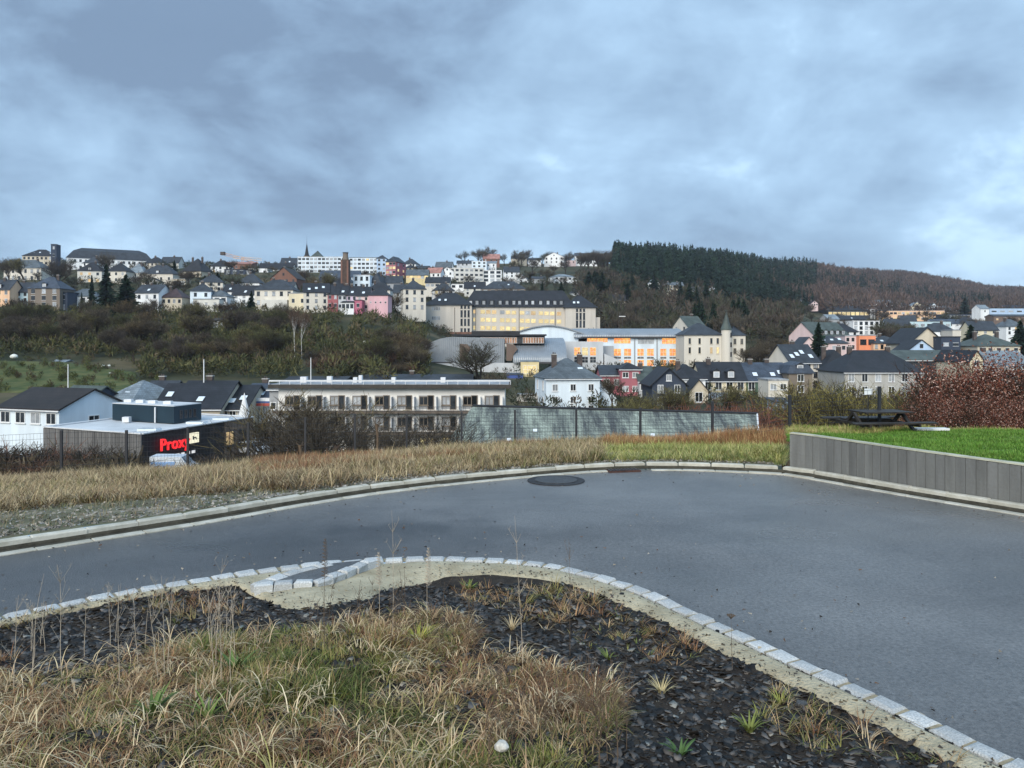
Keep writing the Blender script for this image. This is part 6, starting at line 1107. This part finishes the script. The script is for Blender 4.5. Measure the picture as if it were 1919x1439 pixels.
for px, py, d, rz, col, lab in ((508, 838, 88, 2.5, None, 'white car parked nearest the end wall of the flats'), (489, 838, 86, 2.5, (.30, .32, .36), 'grey car parked between the white car and the supermarket'), (470, 845, 84, 2.55, None, 'pale car lowest in the row beside the supermarket'), (1728, 668, 192, .2, (.7, .72, .75), 'white car parked before the blue gabled house'), (1745, 669, 191, .1, (.10, .11, .12), 'dark car beside the white one before the blue gable')):
    r = empty('parked_car', P(px, py, d) + Vector((0, 0, -.4)), rz, lab, 'car', 'parked cars'); o = link('body', CB, r); link('glass', GLm, r)
    if col: o.material_slots[0].link = 'OBJECT'; o.material_slots[0].material = mat('paint_%.2f' % col[0], col, .25, .05, spec=.7)
    for sx in (-1.35, 1.35):
        for sy in (-.78, .78): link('wheel', WHm, r, (sx, sy, .33))
    for sy in (-.6, .6): link('headlight', hl, r, (2.12, sy, .7))
p = P(325, 893, 64); r = empty('delivery_van', p, .12, 'white and blue delivery van parked below the red sign', 'van'); link('body', MB().prism([(-1.6, -.9, .3), (1.9, -.9, .3), (1.95, -.9, .9), (1.3, -.9, 1.15), (.85, -.9, 1.75), (-1.6, -.9, 1.8)], (0, 1.8, 0)).mesh('body', mat('van_paint', (.62, .68, .74), .3, .06)), r)
link('side_panel', MB().box(-1.5, .4, -.93, -.901, .55, 1.35).mesh('side_panel', mat('van_blue', (.18, .34, .62), .4)), r); link('windscreen', MB().prism([(.9, -.75, 1.70), (1.32, -.75, 1.18), (1.32, .75, 1.18), (.9, .75, 1.70)], (.03, 0, .03)).mesh('windscreen', M_GL), r)
for sx in (-1.0, 1.25):
    for sy in (-.82, .82): link('wheel', WHm, r, (sx, sy, .33))
# picnic table: dark timber table and benches behind the lawn
d = 14.4; p = P(1645, 812, d); zg = gz(1645, d); r = empty('picnic_table', (p.x, d, zg), .12, 'dark weathered timber table and bench set at the lawn edge', 'picnic table'); M_TM = mat('wet_timber', (.030, .026, .022), .6, .4, 6, .3, 40)
for i in range(5): link('top_plank', MB().box(-.42, .52, -.3 + i * .125, -.19 + i * .125, .34, .365).mesh('top_plank', M_TM), r)
for i, y in enumerate((-.62, -.50, .55, .67)): link('bench_plank', MB().box(-.82, .78, y, y + .1, .17, .195).mesh('bench_plank', M_TM), r, (.03 * i, 0, 0))
for x in (-.5, .45): link('leg', MB().prism([(x, -.5, -.05), (x, -.42, -.05), (x, .05, .34), (x, -.03, .34)], (.05, 0, 0)).mesh('leg', M_TM), r); link('leg', MB().prism([(x, .5, -.05), (x, .42, -.05), (x, -.03, .339), (x, .05, .339)], (.051, 0, 0)).mesh('leg', M_TM), r); link('crossbar', MB().box(x - .04, x - .001, -.62, .72, .12, .17).mesh('crossbar', M_TM), r)
r = empty('timber_stack', (P(1628, 812, 14.9).x, 14.9, gz(1628, 14.9)), -.05, 'low stack of dark boards beside the picnic table', 'timber stack')
for i in range(7): link('board', MB().box(-.55 + .04 * (i % 3), .35 + .05 * (i % 2), -.2, .2, .03 + i * .034, .058 + i * .034).mesh('board', M_TM), r)
r = empty('marker_post', (P(1627, 800, 14.65).x, 14.65, gz(1627, 14.65)), 0, 'small white sign plate on a thin post behind the picnic table', 'sign'); link('post', MB().tube((0, 0, 0), (0, 0, .78), .008, .008, 5).mesh('post', M_METAL), r); link('plate', MB().box(-.075, .075, -.008, .0, .66, .78).mesh('plate', mat('plate_white', (.7, .76, .8), .5, .05)), r)
r = link('white_board', MB().box(-.3, .3, -.08, .08, 0, .04).mesh('white_board', M_FR), loc=(P(1745, 808, 14.2).x, 14.2, gz(1745, 14.2) + .02)); tag(r, 'pale flat board lying on the lawn edge by the brown hedge', 'board')
# ---------------------------------------------------------------- TREES
M_BARK = mat('bark_dark', (.045, .038, .030), .95, .3, 3); M_BIRCH = mat('bark_birch', (.50, .50, .48), .8, .3, 2)
M_TWIG = mat('twigs', (.8, .8, .8), .95, c2=(1.2, 1.2, 1.2), sc=1.0, vcol=True, spec=.1)
def bare_tree(seed, h, spread=.45, tw=(.085, .072, .05), ntw=1500, trunk_r=.028, trunk_h=.22, bark=None, up=.6, twl=.09, tww=.0035, multi=1, fine=3):
    rng = np.random.RandomState(seed); r = random.Random(seed); wood = MB(); tips = []; small = MB()
    def grow(p, d, ln, rad, lvl):
        segs = 3 if lvl < 2 else 2; q = p
        for i in range(segs):
            d = (d + Vector((r.gauss(0, .14), r.gauss(0, .14), r.gauss(0, .08) + .04))).normalized(); e = q + d * ln / segs; ra = rad * (1 - .45 * i / segs); rb = rad * (1 - .45 * (i + 1) / segs)
            (wood if lvl < 2 else small).tube(q, e, ra, rb, 5 if lvl < 2 else 3)
            if lvl >= 2: tips.append((q, e))
            if lvl < fine and (i > 0 or lvl > 0):
                for _ in range(r.choice((1, 2, 2) if lvl else (2, 3))):
                    a = r.uniform(0, 6.28); s = Vector((math.cos(a), math.sin(a), r.uniform(-.1, .7) * up)).normalized(); nd = (d * .65 + s * (.75 if lvl else spread * 1.7)).normalized(); grow(e, nd, ln * r.uniform(.5, .75), rb * .62, lvl + 1)
            q = e
        if lvl < fine:
            for _ in range(2): s = Vector((r.gauss(0, 1), r.gauss(0, 1), .3)).normalized(); grow(q, (d + s * spread).normalized(), ln * .62, rad * .5, lvl + 1)
    for m_ in range(multi):
        a = r.uniform(0, 6.28); d0 = Vector((math.cos(a) * .35, math.sin(a) * .35, 1)).normalized() if multi > 1 else Vector((r.gauss(0, .05), r.gauss(0, .05), 1)).normalized()
        b0 = Vector((math.cos(a) * .02 * h, math.sin(a) * .02 * h, -.04 * h)) if multi > 1 else Vector((0, 0, -.04 * h)); t = b0 + d0 * (trunk_h + .04) * h; wood.tube(b0, t, trunk_r * h / (1 if multi == 1 else 1.7), trunk_r * h * .8 / (1 if multi == 1 else 1.7), 7)
        for _ in range(4 if multi == 1 else 2): a = r.uniform(0, 6.28); grow(t, (d0 * 1.0 + Vector((math.cos(a), math.sin(a), .1)) * spread).normalized(), h * .30, trunk_r * h * .5, 0)
        grow(t, d0, h * .34, trunk_r * h * .62, 0)
    S = np.array([[*a_, *b_] for a_, b_ in tips]); i = rng.randint(0, len(S), ntw); u = rng.rand(ntw, 1); C_ = S[i, :3] * (1 - u) + S[i, 3:] * u; A = (S[i, 3:] - S[i, :3]); A /= np.linalg.norm(A, axis=1, keepdims=True); A = A + vrand(ntw, rng) * .75; A[:, 2] += .15; A /= np.linalg.norm(A, axis=1, keepdims=True)
    L_ = rng.uniform(.5, 1.2, ntw) * twl * h; C_ = C_ + A * L_[:, None] * .4; V, Q = slivers(C_, A, L_, np.full(ntw, tww * h) * rng.uniform(.6, 1.4, ntw))
    zmax = max(V[:, 2].max(), 1e-3); s = h / zmax
    col = np.array(tw)[None] * rng.uniform(.6, 1.5, (ntw, 1)); V2 = np.array(small.v); nv = len(V)
    F4 = [f for f in small.f if len(f) == 4]; V = np.concatenate([V, V2]); Q = np.concatenate([Q, np.array(F4) + nv]); C4 = np.concatenate([np.repeat(col, 4, 0), np.tile(np.array([[.05, .042, .034]]), (len(V2), 1))])
    wood.v = [(a * s, b * s, c * s) for a, b, c in wood.v]
    return wood.mesh('trunk', bark or M_BARK), npmesh('crown', V * s, Q, M_TWIG, C4)
def conifer(seed, h, w_=.22, col=(.018, .035, .022), n=700, top=.0, bare=.12):
    rng = np.random.RandomState(seed); t = rng.rand(n) ** .75; z = h * (bare + (1 - bare) * (1 - t)); R = h * w_ * (t ** .85) * rng.uniform(.35, 1.08, n); lump = 1 + .22 * np.sin(z / h * 40 + seed); a = rng.uniform(0, 6.28, n); R = R * lump
    A = np.stack([np.cos(a), np.sin(a), rng.uniform(-.5, .1, n)], 1); A /= np.linalg.norm(A, axis=1, keepdims=True); C_ = np.stack([R * .65 * np.cos(a), R * .65 * np.sin(a), z], 1); V, Q = slivers(C_, A, R * .8 + h * .035, np.full(n, h * .045) * rng.uniform(.6, 1.4, n))
    col_ = np.array(col)[None] * rng.uniform(.5, 1.6, (n, 1)); tr = MB().tube((0, 0, -1), (0, 0, h * .97), h * .016, h * .003, 6); return tr.mesh('trunk', M_BARK), npmesh('crown', V, Q, M_TWIG, np.repeat(col_, 4, 0))
def leafy(seed, h, w_, col, n=2500, leaf=.03, gap=.3, zc=.55):
    rng = np.random.RandomState(seed); k = 14; cc = vrand(k, rng) * rng.uniform(.3, .85, (k, 1)); i = rng.randint(0, k, n); p = cc[i] + rng.normal(0, .24, (n, 3)); p[:, 0] *= w_ / 2; p[:, 1] *= w_ / 2; p[:, 2] = h * zc + p[:, 2] * h * (1 - zc) * .95; ok = p[:, 2] > .02 * h; p = p[ok]; n = len(p)
    V, Q = slivers(p, vrand(n, rng), np.full(n, leaf * h) * rng.uniform(.6, 1.3, n), np.full(n, leaf * h * .7)); c = np.array(col); c_ = c[rng.randint(0, len(c), n)] * rng.uniform(.6, 1.4, (n, 1)); return npmesh('foliage', V, Q, M_TWIG, np.repeat(c_, 4, 0))
def put(proto, name, label, cat, loc, s=1.0, rz=None, group=None, names=('trunk', 'crown'), sz=None):
    r = empty(name, loc, rz if rz is not None else random.uniform(0, 6.28), label, cat, group)
    r.scale = (s, s, s if sz is None else sz)
    for n, me in zip(names, proto): link(n, me, r)
    return r
OL = (.145, .135, .055); GB = (.115, .098, .068); RB = (.13, .07, .05)
BT = [bare_tree(i, 10, .5, c_, 1700) for i, c_ in enumerate([OL, GB, (.10, .11, .045), GB, (.15, .115, .065), (.085, .072, .062)])]
FT = [bare_tree(50 + i, 10, .6, c_, 650, fine=2, twl=.13, tww=.008) for i, c_ in enumerate([(.09, .082, .06), (.075, .06, .048), (.07, .075, .045), (.095, .08, .06)])]
SH = [bare_tree(20 + i, 4, .7, c_, 900, .012, .05, multi=5, fine=2, twl=.16, tww=.006) for i, c_ in enumerate([(.05, .042, .035), (.11, .09, .06), RB])]
CF = [conifer(i, 10, w_, c_, 800) for i, (w_, c_) in enumerate([(.24, (.016, .032, .020)), (.19, (.020, .036, .026)), (.30, (.015, .030, .018)), (.15, (.014, .030, .020))])]
def at(px, d, dz=0): z = gz(px, d); return Vector(((px - CX) * d / F, d, z + dz))
def tree_px(proto, name, label, cat, px, pytop, d, group=None, base=10., wide=None, pyb=None, **k):
    g = at(px, d) if pyb is None else P(px, pyb, d); h = (CAMZ - (pytop - HY) * d / F) - g.z; h = max(h, 1); s = h / base; return put(proto, name, label, cat, g, (wide or 1) * s, group=group, sz=s, **k)
# conifers on the left hill
for px, yt, d, w_, i, lab in ((199, 496, 252, 1.1, 1, 'tallest thin dark spruce standing left in the pair of conifers'), (236, 514, 248, 1.35, 0, 'broad dark conifer right of the tall spruce on the left hill'), (213, 560, 240, 1.3, 2, 'dark bushy fir in front of the tall conifers'), (172, 516, 262, .8, 3, 'narrow dark cypress left of the tall spruce'), (153, 548, 258, .7, 3, 'small dark columnar yew beside the low white house'), (327, 488, 395, 1.0, 0, 'dark conifer between the hilltop houses with the beige garage'), (471, 545, 262, 1.0, 0, 'dark pointed fir before the cream terrace house'),
    (384, 516, 350, 1.6, 2, 'round dark evergreen on the mid left hill'), (408, 512, 345, 2.0, 2, 'wide black evergreen mass above the white villa'), (232, 600, 226, 1.5, 2, 'dark green fir low on the left slope'), (1534, 604, 218, 1.1, 0, 'dark conifer in front of the pink barracks house'), (1819, 608, 230, 1.3, 2, 'dense dark conifer near the right edge of town'), (1912, 600, 240, 1.2, 2, 'dark conifer cut by the right edge'), (838, 516, 420, 1.0, 0, 'dark fir beside the white dark banded house'), (1808, 558, 640, 1.6, 1, 'dark conifer behind the dark office block'),
    (1016, 528, 440, .9, 0, 'dark fir in front of the grey flat fronted house'), (1052, 528, 430, 1.0, 2, 'dark fir before the white apartment block')):
    tree_px(CF[i], 'conifer', lab, 'conifer', px, yt, d, wide=w_)
for n_, (a, b, t0, t1, d, w_) in enumerate([(1090, 1135, 505, 525, 480, 1.5), (1140, 1230, 505, 530, 470, 1.3), (1265, 1330, 520, 560, 430, 1.1), (1330, 1400, 552, 585, 370, 1.1), (1300, 1345, 560, 575, 330, .9), (940, 1000, 505, 520, 540, 1.2)]):
    for i in range(7): px = random.uniform(a, b); tree_px(random.choice(CF[:3]), 'conifer', 'dark green conifer among the bare trees behind the school', 'conifer', px, random.uniform(t0, t1), d + random.uniform(-25, 25), 'conifers among the bare trees', wide=w_)
# leafless trees on the left slope
def scatter(nn, a, b, d0, d1, hr, protos, lab, grp, name='bare_tree', wide=1.25, cond=None, base=10., cat='tree'):
    k = 0
    while k < nn:
        px = random.uniform(a, b); d = random.uniform(d0, d1)
        if cond and not cond(px, d): continue
        h = random.uniform(*hr); g = at(px, d); put(random.choice(protos), name, lab, cat, g, h / base * wide, group=grp, sz=h / base); k += 1
scatter(62, -60, 560, 176, 236, (6, 10), BT, 'bare olive brown tree in the thicket on the left slope', 'bare trees of the left slope thicket')
scatter(20, 250, 560, 158, 186, (4, 7), BT, 'bare tree at the foot of the left slope', 'bare trees at the foot of the slope')
scatter(60, 560, 800, 160, 225, (2.2, 4.2), SH, 'low bare shrub on the meadow slope', 'low shrubs on the meadow slope', 'shrub', 1.3, base=4., cat='shrub')
scatter(55, 0, 560, 238, 262, (2.5, 5), SH + FT, 'bare bush below the terrace houses on the left', 'bushes below the terrace houses', 'shrub', 1.0, base=7., cat='shrub')
scatter(16, 690, 800, 165, 200, (6, 9), BT, 'bare tree in the hollow left of the sports hall', 'bare trees left of the sports hall')
scatter(40, 0, 880, 290, 470, (5, 9), FT, 'small bare tree between the houses of the left hill', 'garden trees on the left hill')
for px, yt, d, lab in ((105, 478, 330, 'tall dark bare tree before the hilltop institution'), (45, 480, 360, 'bare tree in front of the cream villa'), (200, 468, 400, 'broad bare tree on the skyline above the tall spruce'), (15, 478, 372, 'bare tree at the far left skyline'), (580, 512, 300, 'dark bare tree below the white hospital'), (604, 505, 310, 'dark bare tree left of the brick stack'), (745, 545, 285, 'bare tree left of the cream flats'), (830, 530, 350, 'bare tree above the school corner')): tree_px(random.choice(BT), 'bare_tree', lab, 'tree', px, yt, d)
scatter(44, 1105, 1480, 285, 420, (8, 14), FT, 'bare brown tree on the slope behind the classroom block', 'bare trees behind the classroom block', wide=1.2)
scatter(30, 920, 1180, 340, 600, (8, 13), FT, 'bare tree on the slope above the cream school', 'bare trees above the cream school', wide=1.2)
scatter(26, 860, 1160, 620, 740, (9, 17), FT, 'leafless tree on the skyline ridge', 'ridge trees', wide=1.1)
scatter(40, 1380, 1900, 330, 640, (6, 11), FT, 'small bare tree among the buildings on the right', 'trees among the right hand buildings', wide=1.3)
scatter(18, 1640, 1720, 290, 330, (8, 11), FT, 'greenish bare tree in the clump behind the cream house', 'tree clump behind the cream house')
scatter(14, 1270, 1400, 236, 270, (5, 9), BT, 'bare tree behind the turreted villa', 'trees around the turreted villa')
scatter(10, 1395, 1470, 195, 235, (5, 9), BT, 'bare tree between the villa and the slate house', 'trees right of the villa')
for i in range(9): tree_px(random.choice(FT), 'bare_tree', 'leafless tree on the skyline just left of the spruce wood', 'tree', 1098 + i * 7 + random.uniform(-3, 3), 470 - i * 1.2 + random.uniform(-5, 5), 640, 'skyline trees left of the spruce wood')
# birches
BI = [bare_tree(80 + i, 10, .22, (.12, .08, .06), 900, .0075, .5, bark=M_BIRCH, up=1, fine=2, twl=.09) for i in range(2)]
tree_px(BI[0], 'birch', 'white stemmed birch, left of the pair above the flats', 'birch', 553, 570, 176, wide=.8); tree_px(BI[1], 'birch', 'white stemmed birch, right of the pair above the flats', 'birch', 566, 572, 174, wide=.8)
# big bare tree before the sports hall and others behind the flats
BIG = bare_tree(104, 10, .75, (.075, .08, .045), 2600, .034, .10, up=.25, twl=.07, tww=.0028, multi=2)
tree_px(BIG, 'bare_tree', 'large spreading bare tree in front of the curved sports hall', 'tree', 893, 634, 160, wide=1.15, pyb=722)
tree_px(BT[1], 'bare_tree', 'bare mossy tree right of the flats before the blue annex', 'tree', 925, 690, 118, wide=1.0, pyb=765)
tree_px(BT[3], 'bare_tree', 'bare tree growing against the side of the white house', 'tree', 1148, 700, 124, wide=1.0, pyb=770)
# shrubs and saplings behind the fence
SAP = [bare_tree(120 + i, 10, .3, c_, 1100, .011, .12, up=1.3, twl=.1, tww=.003, multi=3, fine=2) for i, c_ in enumerate([(.075, .065, .05), (.12, .10, .05)])]
for px, yt, d, i, lab in ((552, 712, 42, 1, 'tall yellowish bare sapling at the left end of the flats'), (575, 730, 38, 0, 'dark bare sapling behind the third fence panel'), (530, 755, 40, 0, 'bare shrub left of the flats'), (600, 760, 36, 0, 'dark multi stemmed shrub before the flats'), (622, 775, 38, 0, 'low bare shrub in front of the ground floor flats'), (715, 790, 36, 0, 'thin young tree before the middle of the flats'), (800, 760, 40, 0, 'bare shrub before the right part of the flats'), (775, 785, 36, 0, 'twiggy bush left of the old barn'), (830, 800, 40, 1, 'twiggy bush against the left end of the old barn')): tree_px(SAP[i], 'sapling', lab, 'bush', px, yt, d, wide=1.5)
for px, yt, d in ((20, 822, 33), (60, 815, 36), (105, 832, 34), (150, 822, 35), (190, 838, 33), (222, 850, 32), (-30, 830, 34), (130, 850, 31), (60, 850, 31), (0, 850, 31), (170, 860, 30), (255, 862, 33), (90, 815, 38), (-60, 820, 33), (35, 835, 35), (205, 830, 36)):
    tree_px(random.choice(SH[:2] if px > 120 else SH), 'shrub', 'dark twiggy bush behind the left end of the fence', 'bush', px, yt, d, 'dark bushes behind the left end of the fence', base=4., wide=1.7)
for px in range(385, 560, 16): tree_px(SH[0], 'shrub', 'low dark bush below the supermarket', 'bush', px + random.uniform(-6, 6), 850 + random.uniform(-14, 12), 34 + random.uniform(-3, 3), 'low bushes below the supermarket', base=4., wide=1.4)
RBm = [bare_tree(40 + i, 4, .7, (.15, .07, .05), 1700, .012, .05, multi=6, fine=2, twl=.14, tww=.006) for i in range(2)]
for i in range(22): px = 1275 + i * 10.5 + random.uniform(-6, 6); tree_px(random.choice(RBm), 'shrub', 'reddish brown bush behind the right end of the old barn', 'bush', px, (745 + random.uniform(-8, 14)) if px < 1440 else 765 + (px - 1440) * .5, 62 + random.uniform(-6, 8), 'reddish bushes behind the old barn', base=4., wide=1.1)
for px, yt, d, lab in ((1245, 718, 100, 'green brown bare tree before the blue gabled house'), (1200, 735, 98, 'thin brownish shrub below the rose tower house'), (1165, 740, 90, 'bramble bush right of the white house'), (1355, 715, 108, 'small bare tree before the yellow row house')): tree_px(BT[0], 'bare_tree', lab, 'tree', px, yt, d, wide=1.3)
WL = [bare_tree(140 + i, 10, .55, (.17, .15, .05), 2300, .02, .14, up=.7, twl=.10, tww=.0035, multi=3) for i in range(2)]
for px, yt, d, i, lab in ((1590, 690, 58, 0, 'yellowish bare willow, leftmost of the group behind the lawn'), (1632, 700, 54, 1, 'yellowish bare willow behind the small white sign'), (1668, 720, 60, 0, 'yellowish bare willow beside the brown beech'), (1560, 715, 62, 1, 'low yellowish willow right of the corrugated shed'), (1520, 700, 74, 1, 'dark stemmed bare tree beside the brown rendered house')): tree_px(WL[i], 'willow', lab, 'tree', px, yt, d, wide=1.25)
for i in range(12): tree_px(SH[1], 'shrub', 'low tangled bush in the hollow behind the lawn wall', 'bush', 1440 + i * 22, 790 + random.uniform(-12, 8), 38 + random.uniform(-4, 6), 'tangled bushes behind the lawn wall', base=4., wide=1.7)
# copper beeches
CB_ = [(.15, .048, .034), (.20, .075, .05), (.27, .13, .09), (.09, .032, .026), (.46, .32, .27)]
BW = bare_tree(160, 5, .6, (.05, .03, .025), 500, .016, .08, multi=4, fine=2)
for k, (px, yt, d, wpx, lab) in enumerate(((1730, 735, 17.6, 80, 'low rust brown beech bush at the left end of the hedge'), (1775, 672, 18.6, 120, 'tall copper brown beech with withered leaves behind the lawn'), (1830, 695, 18, 120, 'copper beech bush in the middle of the brown hedge'), (1885, 655, 18.4, 130, 'copper beech bush at the right edge of the picture'), (1950, 680, 18, 130, 'copper beech bush mostly outside the right edge'), (1800, 735, 17, 100, 'low rust brown beech before the taller copper one'), (1865, 740, 17, 110, 'low rust brown beech at the lawn edge'), (1925, 740, 17, 120, 'rusty low beech in the right corner of the lawn'))):
    g = at(px, d); g.z = min(g.z, .2) - .25; h = (CAMZ - (yt - HY) * d / F) - g.z; w_ = wpx * d / F * 1.2; r = empty('copper_beech', g, 0, lab, 'beech'); link('foliage', leafy(200 + k, h, w_, CB_, 9500, .019, zc=.5), r); s = h / 5; o = link('branches', BW[0], r, scale=(s, s, s)); o2 = link('twigs', BW[1], r, scale=(s, s, s))
tree_px((CF[0][0], leafy(230, 10, 9, [(.16, .03, .02), (.10, .03, .02)], 1500, .05, zc=.5)), 'red_shrub', 'dull red shrub in the left slope thicket', 'shrub', 225, 616, 205)

# ---------------------------------------------------------------- FAR WOODS (beyond counting)
def woods(name, label, n, region, kind, hr, cols, seed):
    rng = np.random.RandomState(seed); px, d = [], []
    while len(px) < n:
        a = rng.uniform(region[0], region[1], 4000); b = rng.uniform(region[2], region[3], 4000) if kind != 'x' else 0; py = HY - (tz_pd(a, b) - CAMZ) * F / b; ok = region[4](a, b, py); px += list(a[ok]); d += list(b[ok])
    px = np.array(px[:n]); d = np.array(d[:n]); z = tz_pd(px, d); x = (px - CX) * d / F; h = rng.uniform(*hr, n) * (1 + .18 * vn(x, d, .03, 4)); c = np.array(cols)[rng.randint(0, len(cols), n)]
    if kind == 'con':
        k = 26; t = np.tile(np.linspace(0.03, 1, k), (n, 1)); a = rng.uniform(0, 6.28, (n, k)); R = h[:, None] * .16 * t * rng.uniform(.8, 1.3, (n, k)); zz = z[:, None] + h[:, None] * (1 - .85 * t)
        C_ = np.stack([x[:, None] + R * .55 * np.cos(a), d[:, None] + R * .55 * np.sin(a), zz], -1).reshape(-1, 3); A = np.stack([np.cos(a), np.sin(a), -.55 + 0 * a], -1).reshape(-1, 3); A[np.arange(0, n * k, k)] = (0, 0, 1); L_ = (R + h[:, None] * .07).ravel(); W_ = (h[:, None] * .12 * (.3 + t)).ravel()
    else:
        k = 30; v = vrand(n * k, rng).reshape(n, k, 3) * rng.uniform(.35, 1, (n, k, 1)) ** .5; C_ = np.stack([x[:, None] + v[..., 0] * h[:, None] * .38, d[:, None] + v[..., 1] * h[:, None] * .38, z[:, None] + h[:, None] * (.58 + .42 * v[..., 2])], -1).reshape(-1, 3); A = v.reshape(-1, 3) * .7 + vrand(n * k, rng) * .6; A[:, 2] += .5; A /= np.linalg.norm(A, axis=1, keepdims=True); L_ = np.repeat(h, k) * .28; W_ = np.repeat(h, k) * .07
    V, Q = slivers(C_, A, L_, W_); cc = np.repeat(c * rng.uniform(.7, 1.3, (n, 1)), k, 0) * rng.uniform(.75, 1.25, (n * k, 1)); o = link(name, npmesh(name, V, Q, M_TWIG, np.repeat(cc, 4, 0))); return tag(o, label, 'wood', kind='stuff')
spr = lambda a, b, py: ((a > 1150) & (py < np.interp(a, [1150, 1230, 1330, 1420, 1520], [528, 545, 566, 575, 560])) & (a < 1530) & (py < 600) & (b > np.interp(a, [1150, 1350, 1530], [520, 560, 800])))
woods('spruce_wood', 'dark spruce wood covering the crest of the central hill', 3600, (1140, 1530, 500, 1150, spr), 'con', (15, 24), [(.016, .032, .022), (.022, .042, .028), (.012, .026, .020)], 1)
woods('mixed_wood', 'mixed dark firs and bare trees below the spruce crest', 1000, (1340, 1860, 420, 1100, lambda a, b, py: (py > 520) & (py < 590) & (vn(a, b, .012, 3) > .05)), 'con', (13, 20), [(.020, .036, .028), (.016, .03, .024)], 2)
woods('winter_wood', 'leafless purplish brown wood over the right hand ridge', 6500, (1330, 2050, 640, 1700, lambda a, b, py: (py > 490) & (py < 600) & ~((a < 1500) & (py < 506))), 'dec', (11, 17), [(.105, .075, .062), (.085, .065, .055), (.12, .085, .07), (.07, .06, .05)], 3)
woods('ridge_thicket', 'bare brown thicket on the slope below the spruce wood', 1500, (1080, 1500, 300, 640, lambda a, b, py: (py > 520) & (py < 655)), 'dec', (6, 11), [(.060, .056, .042), (.075, .060, .046), (.046, .052, .032)], 4)
woods('slope_scrub', 'dense olive brown scrub over the steep left slope', 2600, (-200, 800, 150, 262, lambda a, b, py: (py > 592) & ~((a < 260) & (py > 672)) & ~((a > 560) & (vn(a, b, .05, 7) < -.25))), 'dec', (1.8, 4.6), [(.085, .088, .038), (.105, .085, .052), (.06, .068, .032), (.10, .098, .045)], 5)
woods('hill_scrub', 'low scrub and hedges between the hillside houses', 3600, (-200, 1080, 270, 560, lambda a, b, py: (py > 490) & (py < 650)), 'dec', (1.5, 4), [(.045, .05, .03), (.07, .06, .04), (.03, .04, .025)], 6)
woods('valley_scrub', 'dark bramble and scrub on the valley floor between fence and buildings', 2600, (-250, 2100, 32, 62, lambda a, b, py: (a > -300) & ~((a > 800) & (a < 1440) & (b > 40)) & ~((a > 250) & (a < 480)) & ~((a > 600) & (a < 830) & (b > 34))), 'dec', (.8, 2.1), [(.055, .048, .038), (.075, .055, .042), (.09, .075, .05), (.04, .045, .03)], 7)
woods('town_scrub', 'hedges and garden scrub among the valley houses', 1500, (-250, 2100, 70, 300, lambda a, b, py: (a > 900) & (py > 640)), 'dec', (1.2, 3.2), [(.055, .055, .035), (.075, .06, .042), (.035, .045, .025)], 8)
woods('meadow_scrub', 'small dark shrubs and rough grass dotted over the left meadow', 650, (-150, 300, 134, 172, lambda a, b, py: (vn(a * .3, b, .3, 2) > .15)), 'dec', (.5, 1.8), [(.05, .06, .025), (.09, .10, .035), (.07, .055, .035)], 9)
woods('outer_wood', 'bare wood continuing over the slopes beyond the left edge', 2200, (-1450, -180, 130, 560, lambda a, b, py: (py > 480)), 'dec', (5, 10), [(.07, .065, .045), (.085, .068, .05), (.06, .065, .035)], 10)
woods('outer_scrub', 'bare scrub continuing over the valley beyond the right edge', 1600, (2000, 3500, 60, 700, lambda a, b, py: (py > 560)), 'dec', (3, 9), [(.07, .065, .045), (.085, .068, .05), (.06, .065, .035)], 11)
# green lawn on the left slope
G = []; px_ = np.linspace(-150, 262, 50); 
d_ = np.linspace(133, 170, 22); DD = np.repeat(d_[:, None], 50, 1); PXX = np.repeat(px_[None], 22, 0); DD = DD - np.clip(PXX - 120, 0, 200) / 140 * 12 * np.linspace(0, 1, 22)[:, None]; zz = tz_pd(PXX, DD) + .12; zz[0] -= 1; zz[-1] -= 1; zz[:, -1] -= 1
gridmesh('meadow', np.stack([(PXX - CX) * DD / F, DD, zz], -1), mat('slope_grass', (.035, .062, .016), .95, c2=(.11, .115, .04), sc=.35, bump=1, bsc=3), 'structure')
# ---------------------------------------------------------------- HAZE
hb = link('haze', MB().box(-5200, 5200, -210, 2700, -14.5, 215).mesh('haze', None or [])); hb['kind'] = 'stuff'
hm = bpy.data.materials.new('haze'); hm.use_nodes = True; nt = hm.node_tree; nt.nodes.clear(); o_ = nt.nodes.new('ShaderNodeOutputMaterial'); v_ = nt.nodes.new('ShaderNodeVolumePrincipled'); v_.inputs['Color'].default_value = (.75, .84, 1, 1); v_.inputs['Density'].default_value = HAZE; v_.inputs['Anisotropy'].default_value = 0.0
nt.links.new(v_.outputs[0], o_.inputs['Volume']); hb.data.materials.append(hm)
